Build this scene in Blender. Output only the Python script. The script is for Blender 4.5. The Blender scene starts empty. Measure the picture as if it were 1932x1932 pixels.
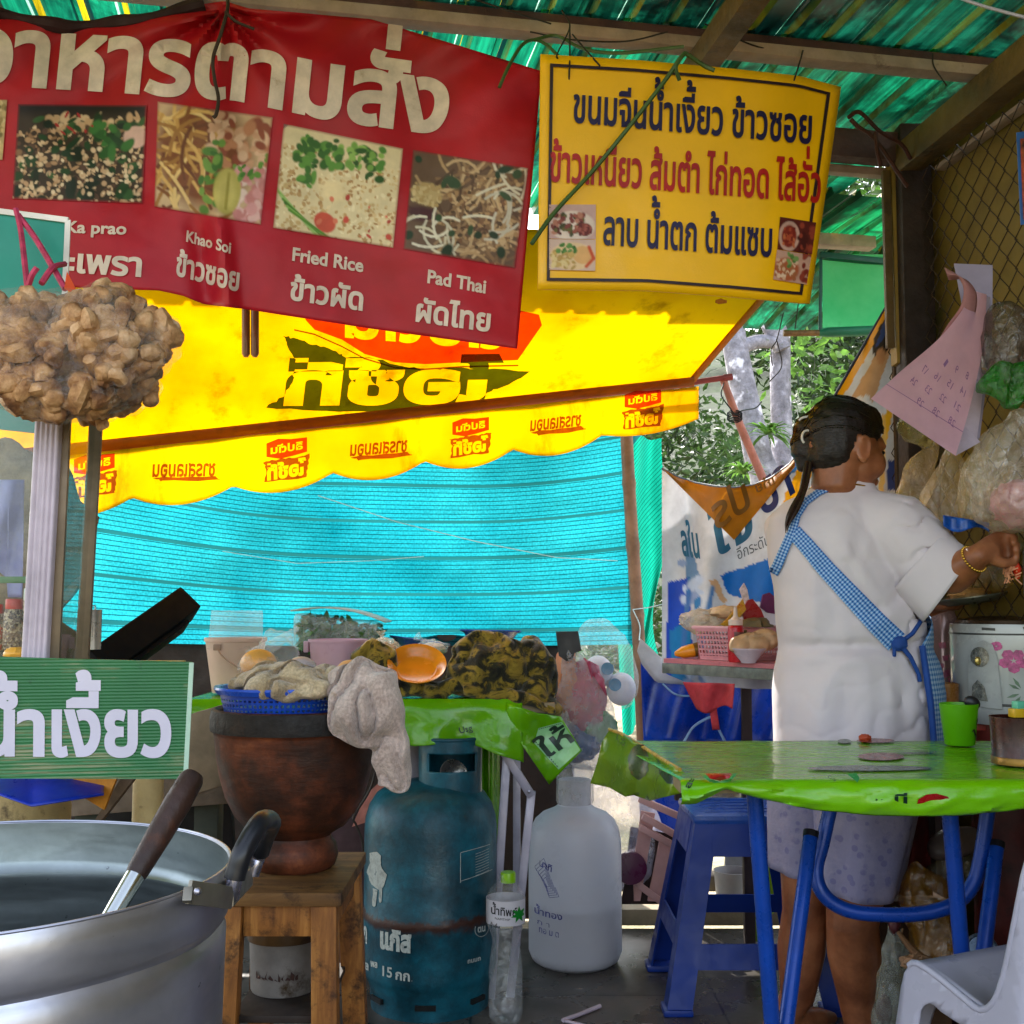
import bpy, bmesh, math, random
import numpy as np
from math import sin, cos, pi, radians, sqrt, atan2
from mathutils import Vector, Matrix, noise, geometry, Quaternion

SC = bpy.context.scene
COL = SC.collection
# ------------------------------------------------------------------ camera
FPX, CXY, HZ, CAMH = 2170.0, 966.0, 1140.0, 1.0      # focal length, centre, horizon in 1932-px units
PITCH = math.atan((HZ - CXY) / FPX)
cam = bpy.data.cameras.new('camera')
cam.sensor_fit = 'HORIZONTAL'; cam.sensor_width = 36
cam.lens = 36 * FPX / 1932.0
cam.clip_start = 0.05; cam.clip_end = 500
camo = bpy.data.objects.new('camera', cam); COL.objects.link(camo)
camo.location = (0, 0, CAMH); camo.rotation_euler = (pi / 2 + PITCH, 0, 0)
SC.camera = camo
# ------------------------------------------------------------------ sky, sun, exposure
SUN_EL, SUN_AZ = radians(40), radians(-20)           # azimuth from +Y towards +X
wd = bpy.data.worlds.new('World'); SC.world = wd; wd.use_nodes = True
wt = wd.node_tree; bg = wt.nodes['Background']
sky = wt.nodes.new('ShaderNodeTexSky'); sky.sky_type = 'NISHITA'; sky.sun_disc = False
sky.sun_elevation = SUN_EL; sky.sun_rotation = SUN_AZ
sky.air_density = 1.2; sky.dust_density = 2.2; sky.ozone_density = 1.0
hs = wt.nodes.new('ShaderNodeHueSaturation'); hs.inputs['Saturation'].default_value = .55; wt.links.new(sky.outputs[0], hs.inputs['Color']); wt.links.new(hs.outputs[0], bg.inputs[0]); bg.inputs[1].default_value = 0.15
sl = bpy.data.lights.new('sun', 'SUN'); sl.energy = 2.6; sl.angle = radians(0.5); sl.color = (1, 0.95, 0.86)
so = bpy.data.objects.new('sun', sl); COL.objects.link(so)
sd = Vector((sin(SUN_AZ) * cos(SUN_EL), cos(SUN_AZ) * cos(SUN_EL), sin(SUN_EL)))
so.rotation_euler = sd.to_track_quat('Z', 'Y').to_euler()
so.location = sd * 30
vs = SC.view_settings
vs.view_transform = 'Standard'; vs.look = 'None'; vs.exposure = 2.2; vs.gamma = 1; vs.use_curve_mapping = False
cy = SC.cycles
cy.max_bounces = 8; cy.diffuse_bounces = 4; cy.glossy_bounces = 3; cy.transmission_bounces = 5
cy.transparent_max_bounces = 14; cy.caustics_reflective = False; cy.caustics_refractive = False
cy.sample_clamp_indirect = 6; cy.use_denoising = True

# ------------------------------------------------------------------ photo geometry: a pixel of the photo at a real depth
_cp, _sp = cos(PITCH), sin(PITCH)
def at(px, py, Y):
    a = (px - CXY) / FPX; b = (CXY - py) / FPX
    dy = _cp - b * _sp; dz = _sp + b * _cp
    t = Y / dy
    return Vector((a * t, Y, CAMH + dz * t))
def atz(px, py, z):
    a = (px - CXY) / FPX; b = (CXY - py) / FPX
    dy = _cp - b * _sp; dz = _sp + b * _cp
    t = (z - CAMH) / dz
    return Vector((a * t, dy * t, z))
def mpp(Y): return Y / FPX          # metres per photo pixel at depth Y
V = Vector
rnd = random.Random(7)

# ------------------------------------------------------------------ materials
def lin(h, k=1.0):
    if not isinstance(h, str): return tuple(h)[:3]
    h = h.lstrip('#'); out = []
    for i in (0, 2, 4):
        v = int(h[i:i + 2], 16) / 255
        v = v / 12.92 if v <= .04045 else ((v + .055) / 1.055) ** 2.4
        out.append(v * k)
    return tuple(out)
class NT:
    def __init__(s, name):
        s.m = bpy.data.materials.new(name); s.m.use_nodes = True
        s.t = s.m.node_tree; s.t.nodes.clear()
        s.out = s.n('OutputMaterial')
    def n(s, kind, **kw):
        nd = s.t.nodes.new('ShaderNode' + kind)
        for k, v in kw.items():
            if hasattr(nd, k) and not k.startswith('i_'): setattr(nd, k, v)
        return nd
    def l(s, a, b): s.t.links.new(a, b)
    def coords(s, kind='Object', scale=None):
        tc = s.n('TexCoord')
        if scale is None: return tc.outputs[kind]
        mp = s.n('Mapping'); mp.inputs['Scale'].default_value = scale
        s.l(tc.outputs[kind], mp.inputs[0]); return mp.outputs[0]
    def noise(s, vec, scale, detail=5, rough=.6, dist=0):
        nd = s.n('TexNoise'); nd.inputs['Scale'].default_value = scale
        nd.inputs['Detail'].default_value = detail; nd.inputs['Roughness'].default_value = rough
        nd.inputs['Distortion'].default_value = dist
        s.l(vec, nd.inputs['Vector']); return nd.outputs['Fac']
    def ramp(s, fac, stops, interp='LINEAR'):
        r = s.n('ValToRGB'); r.color_ramp.interpolation = interp
        e = r.color_ramp.elements
        while len(e) < len(stops): e.new(.5)
        for k, (p, c) in enumerate(stops):
            e[k].position = p; e[k].color = (c[0], c[1], c[2], 1) if hasattr(c, '__len__') else (c, c, c, 1)
        s.l(fac, r.inputs[0]); return r.outputs[0]
    def mix(s, fac, a, b, mode='MIX'):
        m = s.n('MixRGB'); m.blend_type = mode
        for k, x in ((0, fac), (1, a), (2, b)):
            if hasattr(x, 'links'): s.l(x, m.inputs[k])
            elif k == 0: m.inputs[0].default_value = x
            else: m.inputs[k].default_value = (*lin(x), 1)
        return m.outputs[0]
    def bsdf(s, base, rough=.5, metal=0, spec=.5, trans=0, coat=0, sss=0, sheen=0, ior=1.45):
        b = s.n('BsdfPrincipled')
        if hasattr(base, 'links'): s.l(base, b.inputs['Base Color'])
        else: b.inputs['Base Color'].default_value = (*lin(base), 1)
        if hasattr(rough, 'links'): s.l(rough, b.inputs['Roughness'])
        else: b.inputs['Roughness'].default_value = rough
        b.inputs['Metallic'].default_value = metal; b.inputs['Specular IOR Level'].default_value = spec
        b.inputs['Transmission Weight'].default_value = trans; b.inputs['Coat Weight'].default_value = coat
        b.inputs['IOR'].default_value = ior
        if sss: b.inputs['Subsurface Weight'].default_value = sss; b.inputs['Subsurface Radius'].default_value = (.01, .004, .002)
        if sheen: b.inputs['Sheen Weight'].default_value = sheen
        return b
    def bump(s, b, h, strength=.3, dist=.01):
        n = s.n('Bump'); n.inputs['Strength'].default_value = strength; n.inputs['Distance'].default_value = dist
        s.l(h, n.inputs['Height']); s.l(n.outputs[0], b.inputs['Normal'])
    def mixsh(s, fac, a, b):
        m = s.n('MixShader')
        if hasattr(fac, 'links'): s.l(fac, m.inputs[0])
        else: m.inputs[0].default_value = fac
        s.l(a, m.inputs[1]); s.l(b, m.inputs[2]); return m.outputs[0]
    def done(s, sh): s.l(sh if not hasattr(sh, 'outputs') else sh.outputs[0], s.out.inputs[0]); return s.m
MATS = {}
def mat(name, col, rough=.5, metal=0, spec=.5, var=.16, vs=9, bump=0, bs=60, dirt=None, dirt_at=.58, dirt_scale=7,
        trans=0, coat=0, sss=0, sheen=0, thin=0, thincol=None, rvar=.12):
    """paint, cloth, wood, metal ... with uneven tone, gloss, a fine relief and optional dirt; thin > 0 lets light through"""
    if name in MATS: return MATS[name]
    t = NT(name); co = t.coords()
    n1 = t.noise(co, vs, 6, .62)
    c = lin(col)
    f = t.ramp(n1, [(.32, 1 - 1.5 * var), (.68, 1 + 1.3 * var)])
    base = t.mix(1, c, f, 'MULTIPLY')
    if dirt:
        n2 = t.noise(co, dirt_scale, 9, .7)
        d = t.ramp(n2, [(dirt_at, 0.0), (min(.99, dirt_at + .12), 1.0)])
        base = t.mix(d, base, dirt)
    n3 = t.noise(co, vs * 3.1, 4)
    r = t.ramp(n3, [(.3, max(0, rough - rvar)), (.7, min(1, rough + rvar))])
    b = t.bsdf(base, r, metal, spec, trans, coat, sss, sheen)
    if bump: t.bump(b, t.noise(co, bs, 5), bump)
    sh = b.outputs[0]
    if thin:
        tr = t.n('BsdfTranslucent')
        if thincol is not None: tr.inputs[0].default_value = (*lin(thincol), 1)
        else: t.l(base, tr.inputs[0])
        sh = t.mixsh(thin, sh, tr.outputs[0])
    MATS[name] = t.done(sh); return MATS[name]
def film(name, col='#ffffff', opac=.35, edge=.5, rough=.12, thin=.5, crinkle=90, tint=None, gloss=.07):
    """thin plastic: mostly see-through, glossy, denser at grazing angles and where it crinkles"""
    if name in MATS: return MATS[name]
    t = NT(name); co = t.coords()
    nz = t.noise(co, crinkle, 4, .6, 1.5)
    b = t.bsdf(col, rough, 0, .6)
    t.bump(b, nz, .55, .02)
    tl = t.n('BsdfTranslucent'); tl.inputs[0].default_value = (*lin(col), 1)
    body = t.mixsh(thin, b.outputs[0], tl.outputs[0])
    tp = t.n('BsdfTransparent')
    if tint: tp.inputs[0].default_value = (*lin(tint), 1)
    lw = t.n('LayerWeight'); lw.inputs[0].default_value = .35
    n2 = t.ramp(t.noise(co, crinkle * .35, 5, .7), [(.38, opac * .45), (.72, min(1, opac * 1.55))])
    f = t.mix(lw.outputs['Facing'], n2, (edge, edge, edge), 'MIX')
    gl = t.n('BsdfGlossy'); gl.inputs['Roughness'].default_value = .09
    bb = t.n('Bump'); bb.inputs['Strength'].default_value = .7; bb.inputs['Distance'].default_value = .02
    t.l(nz, bb.inputs['Height']); t.l(bb.outputs[0], gl.inputs['Normal'])
    s1 = t.mixsh(f, tp.outputs[0], body)
    MATS[name] = t.done(t.mixsh(gloss, s1, gl.outputs[0])); return MATS[name]
def glassm(name, col='#ffffff', gloss=.08, opac=.04):
    if name in MATS: return MATS[name]
    t = NT(name)
    tp = t.n('BsdfTransparent'); tp.inputs[0].default_value = (*lin(col), 1)
    gl = t.n('BsdfGlossy'); gl.inputs['Roughness'].default_value = .03
    lw = t.n('LayerWeight'); lw.inputs[0].default_value = .2
    m = t.n('Math'); m.operation = 'MULTIPLY_ADD'; m.inputs[1].default_value = .7; m.inputs[2].default_value = gloss
    t.l(lw.outputs['Fresnel'], m.inputs[0])
    s = t.mixsh(m.outputs[0], tp.outputs[0], gl.outputs[0])
    df = t.bsdf('#cfd2cc', .6)
    dn = t.ramp(t.noise(t.coords(), 14, 8, .7), [(.45, 0.0), (.8, opac * 4)])
    MATS[name] = t.done(t.mixsh(dn, s, df.outputs[0])); return MATS[name]
def mat_vc(name, rough=.5, thin=0, spec=.4, bump=0, bs=60):
    """printed surface: the print's own colours come from the mesh's colour attribute"""
    if name in MATS: return MATS[name]
    t = NT(name); a = t.n('VertexColor'); a.layer_name = 'Col'
    n1 = t.ramp(t.noise(t.coords(), 25, 6), [(.3, .86), (.7, 1.08)])
    base = t.mix(1, a.outputs[0], n1, 'MULTIPLY')
    b = t.bsdf(base, rough, 0, spec)
    if bump: t.bump(b, t.noise(t.coords(), bs, 4), bump)
    sh = b.outputs[0]
    if thin:
        tr = t.n('BsdfTranslucent'); t.l(base, tr.inputs[0]); sh = t.mixsh(thin, sh, tr.outputs[0])
    MATS[name] = t.done(sh); return MATS[name]

# ------------------------------------------------------------------ mesh builder
def frame_of(d):
    d = d.normalized(); u = Vector((0, 0, 1)) if abs(d.z) < .9 else Vector((1, 0, 0))
    x = u.cross(d).normalized(); return x, d.cross(x)
class MB:
    def __init__(s): s.v = []; s.f = []; s.mi = []; s.c = None; s.m = 0
    def add(s, vs, fs, m=None, cols=None):
        o = len(s.v); s.v += [Vector(p) for p in vs]
        s.f += [tuple(o + i for i in f) for f in fs]; s.mi += [s.m if m is None else m] * len(fs)
        if cols is not None:
            if s.c is None: s.c = []
            s.c += cols
        return s
    def box(s, c, sz, rot=None, bev=0, m=None, taper=None):
        bm = bmesh.new(); bmesh.ops.create_cube(bm, size=1)
        for v in bm.verts:
            v.co = Vector((v.co.x * sz[0], v.co.y * sz[1], v.co.z * sz[2]))
            if taper and v.co.z < 0: v.co.x *= taper; v.co.y *= taper
        if bev: bmesh.ops.bevel(bm, geom=bm.edges[:], offset=bev, segments=2, affect='EDGES', profile=.6)
        R = rot if isinstance(rot, Matrix) else (Matrix.Rotation(rot, 3, 'Z') if rot else Matrix.Identity(3))
        bm.verts.ensure_lookup_table()
        s.add([R @ v.co + Vector(c) for v in bm.verts], [[v.index for v in f.verts] for f in bm.faces], m)
        bm.free(); return s
    def bar(s, a, b, w, h=None, bev=.002, m=None, up=None):
        a, b = Vector(a), Vector(b); d = b - a; x, y = frame_of(d)
        if up is not None:
            y = (Vector(up) - d.normalized() * Vector(up).dot(d.normalized())).normalized(); x = y.cross(d.normalized())
        R = Matrix((x, y, d.normalized())).transposed()
        return s.box((a + b) / 2, (w, h or w, d.length), R, bev, m)
    def tube(s, pts, r, n=10, caps=True, m=None, closed=False):
        P = [Vector(p) for p in pts]; k = len(P)
        R = r if hasattr(r, '__len__') else [r] * k
        vs, fs = [], []; px = None
        for i in range(k):
            if closed: t = P[(i + 1) % k] - P[i - 1]
            else: t = P[min(i + 1, k - 1)] - P[max(i - 1, 0)]
            t.normalize()
            if px is None: px, py = frame_of(t)
            else:
                px = (px - t * px.dot(t))
                if px.length < 1e-6: px, _ = frame_of(t)
                px.normalize()
            py = t.cross(px)
            for j in range(n):
                a = 2 * pi * j / n; vs.append(P[i] + (px * cos(a) + py * sin(a)) * R[i])
        rng = k if closed else k - 1
        for i in range(rng):
            for j in range(n):
                a, b = i * n + j, i * n + (j + 1) % n; c = ((i + 1) % k) * n
                fs.append((a, b, c + (j + 1) % n, c + j))
        if caps and not closed: fs += [tuple(reversed(range(n))), tuple(range((k - 1) * n, k * n))]
        return s.add(vs, fs, m)
    def lathe(s, prof, c=(0, 0, 0), n=40, R=None, m=None, wob=0, a0=0, a1=2 * pi, sx=1, sy=1, seed=0):
        vs, fs = [], []; full = abs(a1 - a0 - 2 * pi) < 1e-6; k = n if full else n + 1
        for (r, z) in prof:
            for j in range(k):
                a = a0 + (a1 - a0) * j / n
                w = 1 + (wob * noise.noise(Vector((cos(a) * 1.7 + seed, sin(a) * 1.7, z * 9))) if wob else 0)
                p = Vector((r * cos(a) * w * sx, r * sin(a) * w * sy, z))
                vs.append((R @ p if R else p) + Vector(c))
        for i in range(len(prof) - 1):
            for j in range(n):
                b = (j + 1) % k
                fs.append((i * k + j, i * k + b, (i + 1) * k + b, (i + 1) * k + j))
        return s.add(vs, fs, m)
    def grid(s, fn, nu, nv, m=None, wrap=False, cols=None):
        vs = [fn(i / nu, j / nv) for j in range(nv + 1) for i in range(nu + (0 if wrap else 1))]
        w = nu if wrap else nu + 1
        fs = [(j * w + i, j * w + (i + 1) % w, (j + 1) * w + (i + 1) % w, (j + 1) * w + i) for j in range(nv) for i in range(nu)]
        return s.add(vs, fs, m, cols)
    def ell(s, c, r, rot=None, nu=18, nv=12, amp=0, fq=3, seed=0, m=None):
        r = (r, r, r) if not hasattr(r, '__len__') else r
        R = rot if rot is not None else Matrix.Identity(3); c = Vector(c)
        vs = [None] * (nu * (nv - 1) + 2)
        def pt(th, ph):
            d = Vector((sin(th) * cos(ph), sin(th) * sin(ph), cos(th)))
            k = 1 + (amp * noise.noise(d * fq + Vector((seed, seed * 1.7, 0))) if amp else 0)
            return R @ Vector((d.x * r[0] * k, d.y * r[1] * k, d.z * r[2] * k)) + c
        vs = [pt(0, 0)] + [pt(pi * i / nv, 2 * pi * j / nu) for i in range(1, nv) for j in range(nu)] + [pt(pi, 0)]
        fs = [(0, 1 + j, 1 + (j + 1) % nu) for j in range(nu)]
        for i in range(nv - 2):
            for j in range(nu):
                a = 1 + i * nu; fs.append((a + j, a + nu + j, a + nu + (j + 1) % nu, a + (j + 1) % nu))
        e = len(vs) - 1; a = 1 + (nv - 2) * nu
        fs += [(e, a + (j + 1) % nu, a + j) for j in range(nu)]
        return s.add(vs, fs, m)
    def chain(s, pts, rad, n=14, m=None):
        """tapered limb with rounded ends, for fusing"""
        P = [Vector(p) for p in pts]
        d0 = (P[0] - P[1]).normalized(); d1 = (P[-1] - P[-2]).normalized()
        Q = [P[0] + d0 * rad[0] * .9, P[0] + d0 * rad[0] * .6] + P + [P[-1] + d1 * rad[-1] * .6, P[-1] + d1 * rad[-1] * .9]
        R = [rad[0] * .4, rad[0] * .8] + list(rad) + [rad[-1] * .8, rad[-1] * .4]
        return s.tube(Q, R, n, True, m)
    def plate(s, outline, nrm, th, m=None):
        """flat outline (3-D points) given thickness along nrm"""
        n = len(outline); nv = Vector(nrm).normalized() * th
        a = [Vector(p) for p in outline]; b = [p + nv for p in a]
        fs = [tuple(range(n)), tuple(reversed(range(n, 2 * n)))] + [(i, i + n, (i + 1) % n + n, (i + 1) % n) for i in range(n)]
        return s.add(a + b, fs, m)
    def merge(s, o, m=None): return s.add(o.v, o.f, m)
    def move(s, d): s.v = [p + Vector(d) for p in s.v]; return s
    def warp(s, fn): s.v = [Vector(fn(p)) for p in s.v]; return s

def mesh_of(name, mb, mats, org=Vector((0, 0, 0)), flat=False, angle=38):
    me = bpy.data.meshes.new(name)
    me.from_pydata([p - org for p in mb.v], [], mb.f)
    mats = mats if isinstance(mats, (list, tuple)) else [mats]
    for m in mats: me.materials.append(m)
    if len(mats) > 1: me.polygons.foreach_set('material_index', mb.mi)
    if mb.c is not None:
        ca = me.color_attributes.new('Col', 'FLOAT_COLOR', 'POINT')
        ca.data.foreach_set('color', np.array([(*c, 1) for c in mb.c], dtype=np.float32).ravel())
    me.validate(); me.update()
    if not flat:
        me.polygons.foreach_set('use_smooth', [True] * len(me.polygons))
        me.set_sharp_from_angle(angle=radians(angle))
    return me
def tag(o, label=None, cat=None, group=None, kind=None):
    for k, v in (('label', label), ('category', cat), ('group', group), ('kind', kind)):
        if v: o[k] = v
    return o
def obj(name, mb, mats, parent=None, label=None, cat=None, group=None, kind=None, solid=0, sub=0, flat=False, angle=38, off=0, org=None):
    if parent is not None: org = V(parent['_o']) if '_o' in parent else V((0, 0, 0))
    elif org is None:
        xs = [p.x for p in mb.v]; ys = [p.y for p in mb.v]; zs = [p.z for p in mb.v]
        org = V(((min(xs) + max(xs)) / 2, (min(ys) + max(ys)) / 2, min(zs)))
    o = bpy.data.objects.new(name, mesh_of(name, mb, mats, V(org), flat, angle)); COL.objects.link(o)
    if parent is not None: o.parent = parent
    else: o.location = org
    o['_o'] = tuple(org)
    if sub: md = o.modifiers.new('sub', 'SUBSURF'); md.levels = md.render_levels = sub
    if solid: md = o.modifiers.new('sol', 'SOLIDIFY'); md.thickness = solid; md.offset = off
    return tag(o, label, cat, group, kind)
def thing(name, label, cat, loc, group=None):
    o = bpy.data.objects.new(name, None); COL.objects.link(o); o.location = loc; o.empty_display_size = .05
    o['_o'] = tuple(loc); return tag(o, label, cat, group)
def copy_tree(o, parent=None, loc=None, rot=None, scale=None, label=None):
    c = o.copy(); COL.objects.link(c)
    if parent is not None: c.parent = parent
    for ch in list(o.children): copy_tree(ch, c)
    if loc is not None: c.location = loc
    if rot is not None: c.rotation_euler = rot
    if scale is not None: c.scale = (scale,) * 3 if not hasattr(scale, '__len__') else scale
    if label: c['label'] = label
    return c
def fuse(mb, voxel=.01, smooth=4, fac=.5):
    """one continuous skin round several overlapping shapes"""
    me = bpy.data.meshes.new('tmp'); me.from_pydata(mb.v, [], mb.f); me.update()
    bm = bmesh.new(); bm.from_mesh(me); bmesh.ops.recalc_face_normals(bm, faces=bm.faces[:]); bm.to_mesh(me); bm.free()
    o = bpy.data.objects.new('tmp', me); COL.objects.link(o)
    r = o.modifiers.new('r', 'REMESH'); r.mode = 'VOXEL'; r.voxel_size = voxel
    if smooth: s = o.modifiers.new('s', 'SMOOTH'); s.iterations = smooth; s.factor = fac
    dg = bpy.context.evaluated_depsgraph_get(); dg.update()
    m2 = bpy.data.meshes.new_from_object(o.evaluated_get(dg))
    out = MB(); out.add([v.co.copy() for v in m2.vertices], [tuple(p.vertices) for p in m2.polygons])
    bpy.data.objects.remove(o); bpy.data.meshes.remove(me); bpy.data.meshes.remove(m2)
    return out
def spline(pts, n=8):
    """Catmull-Rom through 3-D points"""
    P = [Vector(p) for p in pts]; P = [P[0] * 2 - P[1]] + P + [P[-1] * 2 - P[-2]]; out = []
    for i in range(1, len(P) - 2):
        for k in range(n):
            t = k / n; a, b, c, d = P[i - 1:i + 3]
            out.append(.5 * (2 * b + (c - a) * t + (2 * a - 5 * b + 4 * c - d) * t * t + (3 * b - a - 3 * c + d) * t ** 3))
    out.append(P[-2].copy()); return out
def fbm(p, f=1, o=4):
    return sum(noise.noise(Vector(p) * f * 2 ** k) / 2 ** k for k in range(o))

# ------------------------------------------------------------------ lettering as real outlines
TONE = '่้๊๋์'; ABOVE = 'ัิีึื็'
def raw_contours(s, res=3):
    cu = bpy.data.curves.new('t', 'FONT'); cu.body = s; cu.size = 1
    o = bpy.data.objects.new('t', cu); COL.objects.link(o)
    dg = bpy.context.evaluated_depsgraph_get(); dg.update()
    c = o.evaluated_get(dg).to_curve(dg, apply_modifiers=False); out = []
    for sp in c.splines:
        P = []
        if sp.type == 'BEZIER':
            b = sp.bezier_points; n = len(b)
            for i in range(n):
                p, q = b[i], b[(i + 1) % n]
                k = 1 if (p.handle_right - p.co).length < 1e-5 and (q.handle_left - q.co).length < 1e-5 else res + 1
                for j in range(k):
                    t = j / k; u = 1 - t
                    v = p.co * u ** 3 + p.handle_right * 3 * u * u * t + q.handle_left * 3 * u * t * t + q.co * t ** 3
                    P.append((v.x, v.y))
        else: P = [(p.co.x, p.co.y) for p in sp.points]
        Q = []
        for a in P:
            if not Q or math.dist(a, Q[-1]) > 2e-3: Q.append(a)
        if len(Q) > 2 and math.dist(Q[0], Q[-1]) < 2e-3: Q.pop()
        if len(Q) > 2: out.append(np.array(Q))
    bpy.data.objects.remove(o); bpy.data.curves.remove(cu)
    return out
def grow(P, d):
    e1 = P - np.roll(P, 1, 0); e2 = np.roll(P, -1, 0) - P
    e1 /= np.linalg.norm(e1, axis=1)[:, None]; e2 /= np.linalg.norm(e2, axis=1)[:, None]
    n1 = np.stack([e1[:, 1], -e1[:, 0]], 1); n = n1 + np.stack([e2[:, 1], -e2[:, 0]], 1)
    n /= np.maximum(np.linalg.norm(n, axis=1)[:, None], 1e-6)
    return P + n * d / np.clip((n * n1).sum(1), .5, 1)[:, None]
def fill_contours(cs):
    Vv, Ee = [], []
    for P in cs:
        s = len(Vv); n = len(P); Vv += [Vector(p) for p in P]; Ee += [(s + i, s + (i + 1) % n) for i in range(n)]
    v, e, f, _, _, _ = geometry.delaunay_2d_cdt(Vv, Ee, [], 0, 1e-5)
    v = np.array([(p.x, p.y) for p in v]); tri = np.array(f); cen = v[tri].mean(1); wn = np.zeros(len(cen))
    for P in cs:
        A, B = P, np.roll(P, -1, 0)
        ay = A[:, 1][None] <= cen[:, 1][:, None]; by = B[:, 1][None] <= cen[:, 1][:, None]
        cr = (B[:, 0] - A[:, 0])[None] * (cen[:, 1][:, None] - A[:, 1][None]) - (cen[:, 0][:, None] - A[:, 0][None]) * (B[:, 1] - A[:, 1])[None]
        wn += ((ay & ~by & (cr > 0)).astype(int) - (~ay & by & (cr < 0)).astype(int)).sum(1)
    return v, tri[wn != 0]
_TX = {}
def text_shape(s, bold=.02):
    """filled letters in em units, Thai tone marks stacked above vowels"""
    k = (s, bold)
    if k in _TX: return _TX[k]
    thai = any('\u0e00' < ch < '\u0e7f' for ch in s)
    base, tones = '', []
    for i, ch in enumerate(s):
        if ch in TONE:
            up = (i and s[i - 1] in ABOVE) or (i + 1 < len(s) and s[i + 1] == 'ำ')
            tones.append((base, ch, up))
        else: base += ch
    cs = raw_contours(base)
    for pre, ch, up in tones:
        n0 = len(raw_contours(pre)); add = raw_contours(pre + ch)[n0:]
        cs += [P + np.array([(0, .225 if up else -.01)]) for P in add]
    cs = [grow(P, -bold if thai else bold) for P in cs]
    _TX[k] = fill_contours(cs); return _TX[k]
def letters(mb, s, p0, p1, h, S, bold=.02, slant=0, up=None, m=None, mirror=False, cut=0, capx=None):
    """lay the line s with its baseline from p0 to p1 (2-D surface coords), body height h along up, on surface S(x, y)"""
    v, tri = text_shape(s, bold)
    lo, hi = v.min(0), v.max(0); w = hi[0] - lo[0]
    p0, p1 = np.array(p0, float), np.array(p1, float); ax = (p1 - p0) / w
    if up is None: up = np.array([(p1 - p0)[1], -(p1 - p0)[0]]); up = up / np.linalg.norm(up)
    up = np.array(up, float)
    body = capx or (.53 if any('\u0e00' < ch < '\u0e7f' for ch in s) else .72)
    x = (v[:, 0] - lo[0]); y = v[:, 1] / body
    if mirror: x = w - x
    Q = p0[None] + (x + slant * v[:, 1])[:, None] * ax[None] + y[:, None] * up[None] * h
    if cut:
        bm = bmesh.new(); bv = [bm.verts.new((q[0], q[1], 0)) for q in Q]
        for t in tri:
            try: bm.faces.new([bv[i] for i in t])
            except ValueError: pass
        for axis in (0, 1):
            a, b = Q[:, axis].min(), Q[:, axis].max(); n = int((b - a) / cut)
            for k in range(1, n + 1):
                co = [0, 0, 0]; no = [0, 0, 0]; co[axis] = a + k * (b - a) / (n + 1); no[axis] = 1
                bmesh.ops.bisect_plane(bm, geom=bm.verts[:] + bm.edges[:] + bm.faces[:], plane_co=co, plane_no=no)
        bm.verts.ensure_lookup_table(); bm.verts.index_update()
        pts = [S(q.co.x, q.co.y) for q in bm.verts]; fs = [[q.index for q in f.verts] for f in bm.faces]; bm.free()
    else: pts = [S(q[0], q[1]) for q in Q]; fs = tri.tolist()
    mb.add(pts, fs, m)
    return mb

# ------------------------------------------------------------------ printed pictures: a small canvas of flat colours
class Canvas:
    def __init__(s, w, h, col): s.w, s.h = w, h; s.a = np.zeros((h, w, 3)); s.a[:] = lin(col); s.y, s.x = np.mgrid[0:h, 0:w].astype(float); s.x = (s.x + .5) / w; s.y = (s.y + .5) / h; s.asp = w / h
    def put(s, mask, col, k=1.0):
        mask = np.clip(mask, 0, 1)[..., None] * k; s.a = s.a * (1 - mask) + np.array(lin(col)) * mask; return s
    def ell(s, cx, cy, rx, ry, col, rot=0, soft=.15, k=1.0):
        dx = (s.x - cx) * s.asp; dy = s.y - cy; c, n = cos(rot), sin(rot)
        d = np.sqrt(((dx * c + dy * n) / (rx * s.asp)) ** 2 + ((-dx * n + dy * c) / ry) ** 2)
        return s.put((1 - d) / soft, col, k)
    def line(s, pts, wd, col, k=1.0):
        for (x0, y0), (x1, y1) in zip(pts, pts[1:]):
            px = (s.x - x0) * s.asp; py = s.y - y0; dx = (x1 - x0) * s.asp; dy = y1 - y0
            t = np.clip((px * dx + py * dy) / max(1e-9, dx * dx + dy * dy), 0, 1)
            d = np.sqrt((px - t * dx) ** 2 + (py - t * dy) ** 2); s.put(1.5 - d / wd, col, k)
        return s
    def poly(s, pts, col, k=1.0):
        ins = np.zeros_like(s.x, bool)
        for (x0, y0), (x1, y1) in zip(pts, pts[1:] + pts[:1]):
            c = ((y0 > s.y) != (y1 > s.y)) & (s.x < (x1 - x0) * (s.y - y0) / ((y1 - y0) or 1e-9) + x0); ins ^= c
        return s.put(ins.astype(float), col, k)
    def crumbs(s, R, n, cols, box, r0, r1, asp=1.6):
        for _ in range(n):
            s.ell(R.uniform(box[0], box[2]), R.uniform(box[1], box[3]), R.uniform(r0, r1) / s.asp * R.uniform(.7, asp), R.uniform(r0, r1), R.choice(cols), R.uniform(0, 3.1), .35)
        return s
    def strands(s, R, n, cols, box, ln, wd):
        for _ in range(n):
            x, y = R.uniform(box[0], box[2]), R.uniform(box[1], box[3]); a = R.uniform(0, 6.3); b = R.uniform(-2, 2); pts = []
            for k in range(6):
                pts.append((x, y)); x += cos(a) * ln / 5 / s.asp; y += sin(a) * ln / 5; a += b / 5
            s.line(pts, wd, R.choice(cols))
        return s
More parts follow.
